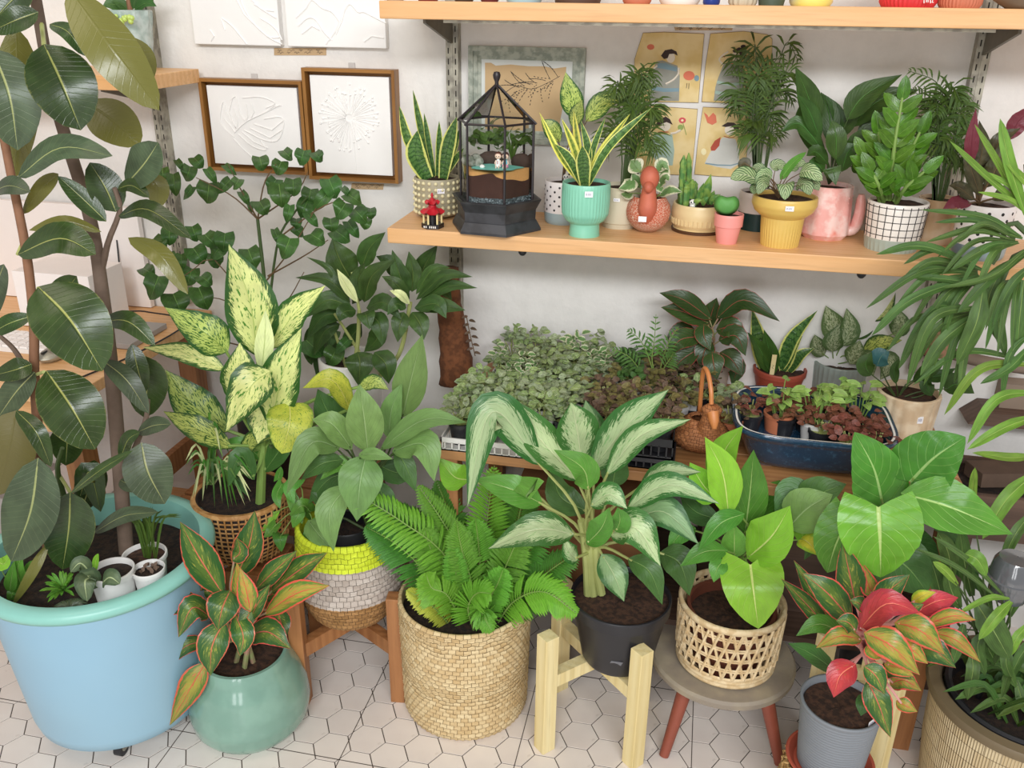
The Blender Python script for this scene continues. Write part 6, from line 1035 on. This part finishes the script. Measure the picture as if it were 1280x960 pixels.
leaves(mp, yw, [(8, 1262, 748, .03, 1235, 748, .05, 1196, 768, .05, {'m': L_LADYB}), (14, 1264, 752, .05, 1245, 772, .08, 1223, 800, .09, {'m': L_LADYB}), (8, 1255, 745, .02, 1210, 700, .05, 1166, 670, .05), (7, 1248, 748, .03, 1195, 708, .06, 1140, 684, .06), (20, 1206, 692, .04, 1222, 700, .05, 1233, 720, .05, {'m': L_LADYB, 's': 'round'}), (12, 1197, 731, .05, 1182, 714, .06, 1166, 702, .06, {'m': L_LADYB}), (34, 1222, 756, .03, 1240, 785, .05, 1262, 824, .06), (16, 1215, 818, .03, 1216, 840, .05, 1209, 875, .06), (14, 1262, 800, .03, 1258, 830, .05, 1270, 860, .05), (12, 1285, 780, .03, 1270, 800, .05, 1262, 820, .05, {'m': L_LADYB}), (12, 1240, 770, -.02, 1230, 740, -.01, 1215, 715, 0), (16, 1230, 790, .02, 1222, 810, .03, 1232, 845, .04), (14, 1205, 780, .02, 1200, 800, .03, 1190, 832, .04), (10, 1215, 640, .0, 1216, 610, .0, 1219, 584, 0, {'m': L_LADYB}), (18, 1200, 760, .0, 1190, 740, .0, 1182, 712, 0), (14, 1270, 850, .04, 1280, 880, .06, 1296, 900, .06), (18, 1245, 830, 0, 1235, 810, .01, 1224, 790, .01), (20, 1180, 760, -.02, 1170, 720, -.02, 1160, 690, -.02), (20, 1215, 745, -.04, 1205, 700, -.04, 1200, 665, -.04), (16, 1262, 770, -.02, 1270, 740, -.02, 1262, 705, -.01), (18, 1150, 745, .0, 1160, 760, .02, 1155, 790, .02), (22, 1190, 720, -.03, 1185, 690, -.03, 1172, 665, -.03)],
    L_LADY, 'strap', crown=(1235, 840), sm=STALKD, sr=.0022, nl=12)
for i in range(26):
    a = rng.uniform(0, 2*pi); b = np.array([wc[0]+rng.uniform(-.08, .06), wc[1]+rng.uniform(-.06, .07), .265]); L = rng.uniform(.10, .24); d_ = np.array([cos(a)*.6, sin(a)*.5-.2, .9]); leaf(mp, [b, b+d_*L*.6, b+d_*L+np.array([cos(a)*.04, -.03, -.06])], rng.uniform(.010, .020), rng.choice([L_LADY, L_GRYD, L_PALM]), 'strap', nl=8)
jr = PY(1268, 712, -.62); jt = thing('plastic_cup', 'clear smoky plastic cup standing upside down at the right edge', 'cup', (jr[0], jr[1], jr[2]-.06)); SMK = NT('smoky_plastic'); MATS['smk'] = SMK.fin(hexc('#5a5c60'), .12, spec=.9, coat=.6)
G().lathe((jr[0], jr[1], jr[2]-.06), [(.030, 0), (.034, .012), (.034, .03), (.042, .034), (.043, .044), (.040, .046), (.036, .075), (.030, .085), (.001, .088)], 40).build('cup', MATS['smk'], jt)
G().tube([(jr[0], jr[1], .262), (jr[0], jr[1], jr[2]-.058)], .006, 8).build('support_stick', BLKP, jt)
# ---- dark wooden planters at right
pl = thing('plank_planter', 'dark plank trough standing at the right end of the table', 'planter', (.74, -.24, .44)); G().box((.60, -.32, .44), (1.05, -.305, .545)).build('plank', DARKW, pl, smooth=False); G().box((.60, -.14, .44), (1.05, -.125, .545)).build('plank', DARKW, pl, smooth=False); G().box((.60, -.305, .44), (.615, -.14, .54)).build('end_board', DARKW, pl, smooth=False); G().box((.615, -.305, .44), (1.05, -.14, .53)).build('soil', MATS['soil_dark'], pl, smooth=False)
for x in (.63, 1.0): G().box((x, -.30, 0), (x+.03, -.15, .44)).build('leg', DARKW, pl, smooth=False)
G().obox((.76, -.22, .56), (.11, .02, .004), (-.01, .03, 0), (0, .003, .015)).build('bark_slab', mat('bark_slab', '#5a473a', .9, .3, 30, .8, 60), pl, smooth=False)
wpn = thing('hanging_trough', 'dark wooden trough fixed to the wall at the right edge', 'planter', (.80, -.05, .60)); g = G(); V = [(.665, -.09, .608), (.665, -.002, .608), (.70, -.002, .640), (.70, -.09, .640), (1.05, -.09, .608), (1.05, -.002, .608), (1.05, -.002, .640), (1.05, -.09, .640)]; g.add(V, [(0, 1, 2, 3), (4, 7, 6, 5), (0, 4, 5, 1), (1, 5, 6, 2), (2, 6, 7, 3), (3, 7, 4, 0)]); g.build('trough', DARKW, wpn, smooth=False)
G().box((.735, -.05, .64), (1.05, -.003, .70)).build('back_board', mat('brown_board', '#8a7868', .7), wpn, smooth=False); G().tube(spline([PY(1190, 442, -.06), PY(1230, 452, -.07), PY(1290, 462, -.06)], 12), .014, 9).build('driftwood', mat('grey_driftwood', '#7d6c5e', .9, .3, 30, .8, 60), wpn)
hp = PY(1172, 428, -.055); hpt = thing('wall_pot', 'half hidden mossy terracotta wall pot behind the palm fans', 'pot', hp); G().lathe((hp[0], hp[1], hp[2]-.03), [(.001, 0), (.030, .002), (.036, .02), (.034, .05), (.026, .065), (.022, .06)], 36).build('pot', mat('mossy_terracotta', '#b98570', .9, .2, 60, .6, 90, col2='#6f7a45'), hpt)
# ---- lady palm
yp = -.42; lp_ = thing('lady_palm', 'tall fan palm with long drooping pleated leaflets at the right edge', 'plant', (.98, -.5, 0)); G().lathe((.98, -.5, 0), [(.001, 0), (.10, 0), (.13, .22), (.135, .24), (.12, .24), (.115, .2)], 40).build('pot', BLKP, lp_); soil_part(lp_, (.98, -.5), .115, .2, MATS['soil_dark'])
for a, b, c, d in ((1290, 300, 1240, 330, ), (1300, 330, 1235, 385), (1310, 520, 1285, 450), (1300, 230, 1288, 265)): P = [np.array([.98, -.5, .2]), np.array([.93, -.5, .6]), PY(a, b, yp), PY(c, d, yp)]; stem(lp_, P, [.009, .004], STALKD, 'cane', 20)
LP = [(10, 1278, 298, 0, 1227, 285, .02, 1156, 303, .02), (9, 1276, 296, 0, 1228, 271, .02, 1150, 262, .02), (8, 1272, 293, 0, 1220, 276, .03, 1168, 278, .03), (13, 1273, 303, 0, 1230, 312, .04, 1188, 338, .05), (14, 1282, 318, 0, 1238, 348, .06, 1196, 392, .07), (12, 1228, 338, .0, 1155, 308, .05, 1095, 318, .06), (11, 1210, 336, .0, 1150, 340, .05, 1082, 386, .06), (13, 1224, 345, .02, 1140, 374, .07, 1089, 420, .08), (22, 1215, 346, .0, 1192, 362, .02, 1165, 402, .03), (22, 1229, 362, .04, 1220, 405, .06, 1196, 456, .06), (13, 1222, 384, .04, 1165, 400, .08, 1133, 484, .09), (13, 1196, 390, .02, 1155, 404, .05, 1123, 462, .06), (8, 1178, 393, .0, 1142, 400, .02, 1108, 440, .02), (16, 1225, 390, .02, 1180, 425, .05, 1150, 470, .06), (9, 1288, 275, .0, 1252, 212, .02, 1218, 155, .02), (9, 1284, 264, .0, 1235, 222, .03, 1187, 176, .04), (8, 1290, 255, 0, 1262, 232, .02, 1228, 214, .03), (8, 1290, 272, 0, 1262, 250, .03, 1222, 240, .04), (15, 1282, 268, .02, 1262, 205, .03, 1250, 148, .02), (10, 1290, 240, .02, 1280, 225, .03, 1255, 200, .03), (12, 1292, 455, .02, 1225, 462, .06, 1180, 519, .07), (13, 1295, 490, .04, 1245, 500, .08, 1209, 555, .1), (14, 1296, 520, .04, 1255, 535, .08, 1209, 562, .1), (12, 1292, 570, .04, 1262, 572, .07, 1215, 566, .1), (20, 1296, 590, .06, 1258, 625, .1, 1228, 674, .12), (15, 1258, 355, .0, 1248, 400, .02, 1257, 446, .03), (18, 1280, 350, .0, 1275, 395, .02, 1272, 436, .03), (16, 1250, 340, .0, 1235, 380, .01, 1250, 430, .01), (9, 1288, 452, .0, 1205, 440, .04, 1140, 482, .05), (9, 1290, 415, .03, 1262, 445, .05, 1252, 500, .06), (12, 1290, 430, .03, 1262, 460, .06, 1225, 480, .07), (14, 1290, 640, .06, 1268, 670, .09, 1252, 705, .1), (9, 1285, 310, .03, 1240, 345, .07, 1180, 360, .08), (10, 1240, 360, .0, 1190, 350, .04, 1130, 345, .05), (12, 1290, 330, .02, 1262, 360, .04, 1240, 410, .05), (11, 1240, 385, .0, 1210, 430, .03, 1192, 480, .04)]
for (ox, oy, a0, a1, L0, n_) in ((1228, 340, 2.0, 3.6, 120, 6), (1275, 300, 2.3, 3.5, 105, 5), (1222, 386, 1.7, 3.1, 110, 6), (1275, 345, 1.6, 2.4, 90, 4)):
    for q in range(n_):
        a = a0+(a1-a0)*(q+.5)/n_; L = L0*rng.uniform(.75, 1.05); mx2 = ox+L*.55*cos(a); my2 = oy+L*.5*sin(a)-10; LP.append((rng.uniform(7, 11), ox+6*cos(a), oy+6*sin(a), .0, mx2, my2, .04, ox+L*cos(a)*.95, oy+L*.9*sin(a)+22, .03+rng.uniform(0, .04)))
for i, s_ in enumerate(LP): leaf(lp_, q3(yp, s_[1:]), m_at(s_[0], PY(s_[1], s_[2], yp)), L_LADYB if (14 <= i < 20 or 20 <= i < 25) else L_LADY, 'strap', 'leaflet', fold=.3, nl=14)
# ================================================================ table top
def crate(name, label, x0, x1, y0, y1, h, m, z=None, cells=False):
    z = TT if z is None else z; r = thing(name, label, 'tray', ((x0+x1)/2, (y0+y1)/2, z)); t_ = .003
    G().box((x0, y0, z), (x1, y1, z+.003)).build('base', m, r, smooth=False)
    for nm, zz0, zz1 in (('top_rail', z+h*.62, z+h), ('bottom_rail', z, z+h*.14)):
        g = G()
        for a in ((x0, y0, x1, y0+t_), (x0, y1-t_, x1, y1), (x0, y0, x0+t_, y1), (x1-t_, y0, x1, y1)): g.box((a[0], a[1], zz0), (a[2], a[3], zz1))
        tag(g.build(nm, m, r, smooth=False))
    g = G()
    for x in np.arange(x0+.008, x1, .0155):
        for y in (y0, y1-t_): g.box((x, y, z+h*.1), (x+.003, y+t_, z+h*.65))
    for y in np.arange(y0+.008, y1, .0155):
        for x in (x0, x1-t_): g.box((x, y, z+h*.1), (x+t_, y+.003, z+h*.65))
    tag(g.build('side_bars', m, r, smooth=False), kind='stuff'); return r
crate('plastic_tray', 'white slotted plastic tray of pale fittonias at the table front left', -.485, -.20, -.515, -.27, .030, PLW); crate('plastic_tray', 'white slotted plastic tray against the wall under grey green fittonias', -.46, -.16, -.25, -.03, .030, PLW)
crate('plastic_tray', 'black slotted plastic tray, lower of the two stacked at the front', -.175, .005, -.50, -.28, .024, BLKP); crate('plastic_tray', 'black slotted plastic tray, upper of the two stacked at the front', -.178, .0, -.498, -.282, .045, BLKP, TT+.0245); crate('plastic_tray', 'black plastic tray at the back of the table under brown fittonias', -.15, .10, -.26, -.03, .03, BLKP)
TERR = mat('small_terracotta', '#c27450', .7, .15)
def fit(label, group, x, y, z, m, pm, rr=.026, fh=.055, fr_=.04, n=52, sz=.0215, seed=0):
    r = thing('potted_fittonia', label, 'potted plant', (x, y, z), group); G().lathe((x, y, z), [(.001, 0), (rr*.75, 0), (rr, .042), (rr*1.08, .043), (rr*1.08, .05), (rr*.9, .05), (rr*.88, .04)], 18).build('pot', pm, r)
    rg_ = random.Random(seed); g = G(); clump(g, (x, y, z+.048), fr_, fr_, fh, n, sz, 'round', rg_, up=.5); o_ = g.build('foliage', [m, {L_FITW: L_FITG, L_FITG: L_FITW, L_FITB: L_FITO, L_FITO: L_FITB}.get(m, m)], r, ang=3); o_['kind'] = 'stuff'
    g = G(); g.lathe((x, y, z), [(.001, .043), (rr*.88, .043)], 14)
    for i in range(8): a = rg_.uniform(0, 6.3); g.tube([(x, y, z+.04), (x+fr_*.5*cos(a), y+fr_*.5*sin(a), z+.048+fh*.5)], .0013, 4)
    tag(g.build('stems', STALKP, r), kind='stuff')
ORD = ('leftmost', 'second', 'third', 'fourth', 'fifth')
i = 0
for yi, y in enumerate((-.475, -.415, -.355, -.30)):
    for xi, x in enumerate((-.45, -.395, -.34, -.285, -.232)):
        if yi == 0 and x > -.36: continue
        i += 1; fit(f'pale veined fittonia, {ORD[xi]} from left in {("front", "second", "third", "back")[yi]} row of front white tray', 'fittonias in the front white tray', x, y, TT+.004, L_FITW if i % 4 else L_FITG, BLKP if i % 3 else PLW, seed=i)
for yi, y in enumerate((-.21, -.15, -.08)):
    for xi, x in enumerate((-.42, -.365, -.31, -.255, -.20)): i += 1; fit(f'grey green fittonia, {ORD[xi]} from left in {("front", "middle", "wall side")[yi]} row of back white tray', 'fittonias in the back white tray', x, y, TT+.004, (L_FITG, L_FITW, L_FITG, L_POTHV)[i % 4], BLKP if i % 2 else PLW, fh=.06+.02*(y > -.1), seed=i)
for yi, y in enumerate((-.46, -.40, -.34)):
    for xi, x in enumerate((-.148, -.09, -.032)): i += 1; fit(f'brown fittonia, {ORD[xi]} from left in {("front", "middle", "rear")[yi]} row of stacked black trays', 'fittonias in the stacked black trays', x, y, TT+.030, (L_FITB, L_FITO, L_FITB)[i % 3], BLKP if i % 2 else TERR, fh=.045, seed=i)
for yi, y in enumerate((-.22, -.16, -.09)):
    for xi, x in enumerate((-.115, -.06, -.005, .05)): i += 1; fit(f'dark brown fittonia, {ORD[xi]} from left in {("front", "middle", "wall side")[yi]} row of back black tray', 'fittonias in the back black tray', x, y, TT+.004, (L_FITB, L_FITB, L_GRYD, L_FITO)[i % 4], BLKP if i % 2 else PLW, fh=.055, seed=i)
for x, y, mm, lb in ((.0, -.275, L_FITO, 'olive leaved fittonia beside the wicker duck'), (.035, -.22, L_FITW, 'bright white veined fittonia behind the wicker duck'), (.105, -.25, L_FITG, 'grey fittonia in white pot right of the wicker duck'), (.115, -.33, L_FITB, 'dark small fittonia in terracotta right of the wicker duck'), (-.18, -.30, L_FITB, 'brown fittonia between the white and black trays'), (-.165, -.2, L_FITO, 'olive brown fittonia between the back trays')): i += 1; fit(lb, None, x, y, TT+.001, mm, TERR if 'terra' in lb else PLW, seed=i)
ivy = thing('trailing_sprig', 'thin reddish trailing sprig hanging by the steel upright', 'plant', PY(585, 440, -.12)); stem(ivy, [PY(594, 445, -.12), PY(588, 420, -.12), PY(583, 395, -.11)], .0012, STALKB)
for k_ in range(10): y_ = 395+k_*5; leaf(ivy, [PY(585+k_*.8, y_, -.12), PY(585+k_*.8+(9 if k_ % 2 else -8), y_+3, -.13)], .008, L_FITB, 'round', nl=4, nw=2)
# seedling palm on the table
o = smallpot('potted_palm_seedling', 'small bright parlour palm in a white pot between brown fittonias', 822, 512, 470+12, 16, TT, PLW)
for s_ in ((822, 480, 0, 815, 450, .0, 818, 425, .0, 820, 393, .01), (822, 480, 0, 828, 450, 0, 835, 430, .01, 848, 408, .02), (818, 482, 0, 800, 462, 0, 785, 445, .01, 765, 436, .02), (824, 480, .01, 830, 460, .02, 838, 448, .03, 842, 440, .04), (820, 482, 0, 812, 450, 0, 800, 425, .01, 784, 412, .02)): frond(o.root, q3(o.y, s_), 8, .034, .006, L_PALMF, STALK, start=.35, seed=s_[2*3])
# dark red aglaonema
o = smallpot('potted_aglaonema', 'dark green aglaonema with thin red edges behind the wicker duck', 882, 498, 462, 27, TT, mat('plain_stone_pot', '#a89a8c', .6))
leaves(o.root, o.y, [(26, 890, 400, .03, 855, 375, .05, 824, 366, .05), (28, 888, 405, .02, 855, 390, .04, 826, 384, .04), (26, 885, 410, 0, 890, 390, 0, 896, 372, 0), (30, 895, 398, .04, 930, 375, .06, 975, 402, .07), (26, 888, 425, .05, 880, 440, .07, 876, 462, .08), (28, 880, 420, .05, 850, 425, .08, 836, 445, .09), (30, 898, 425, .05, 920, 420, .07, 932, 445, .08), (28, 875, 435, .06, 852, 450, .08, 840, 465, .09), (28, 900, 440, .06, 915, 450, .08, 928, 470, .09), (24, 880, 405, .05, 880, 420, .07, 888, 438, .08), (30, 895, 412, .03, 915, 410, .05, 930, 430, .05), (26, 870, 415, .0, 850, 415, .01, 832, 425, .02), (28, 890, 440, .08, 892, 455, .1, 896, 475, .11), (26, 868, 445, .03, 856, 460, .05, 848, 480, .06), (26, 905, 445, .0, 920, 460, .02, 915, 482, .03)], L_DKRED, 'lance', crown=(885, 455), sm=STALKR, sr=.0025)
# terracotta with small snake like plant
o = vessel('potted_dieffenbachia', 'dark upright leaves in a terracotta pot with a wooden plant marker', 970, 496, 472, [(0, 26), (.75, 31), (.78, 32.5), (1, 33)], TT, mat('red_terracotta', '#a8503c', .55, .1), soil=.88)
leaves(o.root, o.y, [(22, 955, 468, .0, 948, 425, .0, 940, 385, 0), (20, 975, 466, .0, 990, 425, .02, 1022, 388, .03), (20, 960, 466, .02, 952, 440, .03, 934, 415, .04, {'m': L_PEACE}), (18, 978, 468, .0, 988, 440, .01, 1003, 420, .02), (16, 972, 466, -.02, 978, 420, -.02, 985, 395, -.02), (22, 968, 468, .02, 962, 440, .02, 955, 412, .02, {'m': L_PEACE}), (16, 985, 468, 0, 1000, 445, .02, 1018, 435, .02)], L_SNAKE, 'lance', fold=.3)
mk = thing('plant_marker', 'flat wooden plant marker with pencil writing in the terracotta pot', 'marker', PY(966, 480, o.y-.03)); G().obox(PY(966, 459, o.y-.034), (.0055, 0, 0), (0, .0006, 0), (0, -.004, .034)).build('stick', PALEW, mk, smooth=False, bevel=.0004)
relief(mk, [[(965, 437+q), (967.5, 438+q), (965, 440+q), (967, 442+q)] for q in (0, 6, 12, 19)], o.y-.0355, .0003, MATS['black_ink'], 'pencil_writing')
# syngonium / grey pot
o = vessel('potted_dieffenbachia', 'white marbled drooping leaves in a grey fluted pot', 1043, 499, 463, [(0, 29), (.1, 31), (1, 33)], TT, mat('grey_green_glaze', '#98a39c', .4, .05), soil=.88, fn=lambda th, h: .5*np.cos(30*th), seg=120)
leaves(o.root, o.y, [(24, 1030, 445, .02, 1022, 432, .03, 1018, 418, .03), (26, 1062, 455, .04, 1070, 440, .05, 1075, 425, .05), (26, 1118, 420, .03, 1125, 405, .04, 1122, 385, .04), (32, 1048, 425, .02, 1040, 405, .03, 1032, 382, .03), (28, 1052, 432, .03, 1062, 412, .04, 1058, 385, .04), (26, 1078, 440, .02, 1100, 430, .04, 1128, 425, .05, {'m': L_DIEFD}), (24, 1085, 400, .0, 1105, 385, .01, 1120, 360, .01, {'m': L_DIEF}), (26, 1100, 440, .03, 1112, 455, .05, 1100, 475, .06), (24, 1070, 445, .04, 1085, 450, .06, 1092, 470, .07), (26, 1060, 420, .0, 1080, 410, 0, 1092, 392, 0, {'m': L_GRYD}), (22, 1110, 395, -.02, 1135, 390, -.02, 1145, 372, -.02, {'m': L_PEACE}), (26, 1040, 440, .03, 1042, 425, .04, 1050, 405, .04)], leafmat('marbled_grey_leaf', '#b0bf98', '#4f7048', rib='#8fa67a', e0=.4, e1=.8, amp=.6, speck='#54744a', st=.5, sscale=7, rough=.42), 'lance', crown=(1042, 455), sm=STALK, sr=.002)
# cream fluted pot
o = vessel('potted_pothos', 'thin stemmed plant with blue green leaves in a cream fluted pot', 1122, 560, 502, [(0, 30), (.1, 33), (1, 37)], TT, mat('cream_fluted_glaze', '#d3b896', .4, .06, col2='#e6d2b4'), soil=.9, fn=lambda th, h: 1.1*np.abs(np.cos(9*th)), seg=144)
sticker(o, 1150, 525, 7, 9)
leaves(o.root, o.y, [(26, 1096, 458, .02, 1102, 445, .03, 1112, 440, .03, {'m': leafmat('blue_green_leaf', '#3f6f70', None, rib='#6f9a8f', rough=.25)}), (30, 1180, 488, .02, 1198, 480, .03, 1218, 492, .03), (20, 1140, 478, .0, 1165, 460, .02, 1182, 450, .02), (18, 1150, 470, .0, 1175, 470, 0, 1195, 460, 0), (24, 1088, 470, .02, 1082, 455, .03, 1090, 440, .03), (18, 1165, 495, .02, 1158, 480, .02, 1165, 470, .02), (12, 1120, 480, .02, 1118, 462, .02, 1124, 448, .02)], L_PEACE, 'lance', crown=(1122, 500), sm=STALKD, sr=.002)
# ---- blue rounded bonsai pot
bcx, bcy, ba, bb = .278, -.345, .165, .135
def sup(th, a, b, n=4.2): c_, s_ = np.cos(th), np.sin(th); r_ = (np.abs(c_/a)**n+np.abs(s_/b)**n)**(-1/n); return r_
t = NT('blue_crackle_glaze'); ob_ = t.obj(); zz = t.xyz(ob_)[2]; n = t.noise(90, ob_, 4, .7); c = t.mix(t.step(n, .5, .8), hexc('#1c3a52'), hexc('#3a6480')); c = t.mix(t.step(t.math('ADD', zz, t.math('MULTIPLY', n, .01)), .014, .004), c, hexc('#6a4a34')); BLG = t.fin(c, .18, t.bump(n, .15, .001), coat=.6); MATS['blg'] = BLG
bp = thing('bonsai_pot', 'wide dark blue glazed bonsai trough holding small seedling pots', 'planter', (bcx, bcy, TT)); th = np.linspace(0, 2*pi, 96, endpoint=False); rows = []
for s_, z in ((.02, .004), (.70, .004), (.76, .010), (.80, .02), (.86, .045), (.90, .065), (.93, .072), (.99, .080), (1.0, .086), (.985, .09), (.95, .088), (.90, .082), (.85, .06), (.80, .03), (.02, .02)):
    r_ = sup(th, ba*s_, bb*s_, 4.2 if s_ > .1 else 2); rows.append(np.stack([bcx+r_*np.cos(th), bcy+r_*np.sin(th), np.full(96, TT+z)], 1))
G().grid(rows, closeu=True).build('trough', BLG, bp, ang=.9)
for sx in (-1, 1):
    for sy in (-1, 1): G().box((bcx+sx*.09-.015, bcy+sy*.07-.015, TT), (bcx+sx*.09+.015, bcy+sy*.07+.015, TT+.012)).build('foot', BLG, bp, smooth=False)
rows = []
for s_, z in ((.93, .0885), (.955, .0888)): r_ = sup(th, ba*s_, bb*s_); rows.append(np.stack([bcx+r_*np.cos(th), bcy+r_*np.sin(th), np.full(96, TT+z+.0006)], 1))
G().grid(rows, closeu=True).build('white_inner_line', MWHITE, bp)
L_SYN = leafmat('syngonium_leaf', '#8fb85a', None, rib='#cfe0a0', ribw=.05, veins=.3, vn=5, rough=.4, hv=.15)
for (px, py, lb, pm) in ((972, 545, 'pale green seedlings in an orange clay pot inside the blue trough', TERR), (1018, 556, 'pale green seedlings in a white pot inside the blue trough', PLW), (1030, 500, 'pale green arrowhead seedlings at the back of the blue trough', BLKP), (1075, 505, 'bright arrowhead seedlings at the back right of the blue trough', BLKP)):
    p = PZ(px, py, TT+.025); x, y = min(max(p[0], bcx-.105), bcx+.11), min(max(p[1]+.03, bcy-.08), bcy+.08); r = thing('potted_syngonium', lb, 'potted plant', (x, y, TT+.012)); G().lathe((x, y, TT+.012), [(.001, 0), (.024, 0), (.031, .048), (.033, .049), (.033, .056), (.029, .056), (.028, .045)], 24).build('pot', pm, r); soil_part(r, (x, y), .028, TT+.059)
    for k_ in range(16):
        a = rng.uniform(0, 2*pi); q = rng.random()**.5; b = np.array([x+.035*q*cos(a), y+.03*q*sin(a), TT+.012+rng.uniform(.08, .125)]); d_ = nrm([cos(a), sin(a)-.5, -.15]); leaf(r, [b, b+d_*.014+np.array([0, 0, .003]), b+d_*.028], .018, L_SYN, 'heart', nl=6, nw=2); stem(r, [(x+.012*cos(a), y+.012*sin(a), TT+.06), b], .0012, STALK, 'stalk', 4, 5)
for (dx, dy, m_), lb_ in zip(((-.12, .03, L_FITB), (-.05, .03, L_FITB), (.02, -.02, L_FITB), (.07, -.06, L_FITB), (.11, -.02, L_FITB), (.0, .06, L_FITB), (.12, -.075, L_FITB), (.05, .03, L_FITB)), ('at the left end', 'at the back left', 'in the middle', 'at the front right', 'at the right end', 'at the back middle', 'in the front right corner', 'right of the middle')): i += 1; fit('rust brown fittonia '+lb_+' of the blue trough', 'brown fittonias in the blue trough', bcx+dx, bcy+dy, TT+.014, leafmat('rust_fittonia_leaf', '#7a4a38', None, rib='#b0705a', ribw=.06, veins=.35, vn=5, rough=.42, hv=.3), BLKP, rr=.024, fr_=.036, n=34, sz=.022, seed=i)
# ---- wicker duck basket
WICK = weavemat('wicker', '#b9794a', '#9a5f36', '#4f2c18', 5, 170, .6); WCK2 = mat('orange_cane', '#c98048', .45, .1)
dx, dy = .058, -.385; dkb = thing('wicker_duck', 'brown wicker duck basket with a cane handle beside the blue trough', 'basket', (dx, dy, TT))
fnw = lambda th, j, z: .0016*np.cos(26*th+(pi if j % 4 < 2 else 0))*np.where(True, 1, 1)
hs = np.linspace(0, 1, 25); G().lathe((dx, dy, TT), [(.001, .001)]+[(.022+.034*sin(pi*min(1, h_*1.0)**.8)*1.0+.0018*(j % 2), .004+.072*h_) for j, h_ in enumerate(hs)]+[(.018, .07)], 78, lambda th, j, z: .0018*np.cos(26*th+(pi if j % 4 < 2 else 0))*(1 if j > 0 else 0)+.010*np.clip(np.cos(th-pi*.9), 0, 1)*(1 if j > 0 else 0)).build('body', WICK, dkb, ang=3)
nk = spline([(dx+.008, dy-.020, TT+.045), (dx+.010, dy-.030, TT+.078), (dx+.012, dy-.030, TT+.100), (dx+.012, dy-.030, TT+.118)], 22); G().tube(nk, np.interp(np.linspace(0, 1, 22), [0, .35, .6, .85, 1], [.030, .019, .017, .021, .012])*(1+.06*(np.arange(22) % 2)), 22).build('neck', WICK, dkb, ang=3)
G().tube([(dx+.014, dy-.044, TT+.108), (dx+.018, dy-.056, TT+.094), (dx+.020, dy-.060, TT+.080)], [.0125, .0105, .005], 12).build('beak', WCK2, dkb); G().tube(spline([(dx+.010, dy-.028, TT+.120), (dx+.006, dy-.02, TT+.150), (dx-.004, dy+.005, TT+.178), (dx-.012, dy+.03, TT+.165), (dx-.010, dy+.045, TT+.06)], 26), .0048, 8).build('handle', WCK2, dkb)
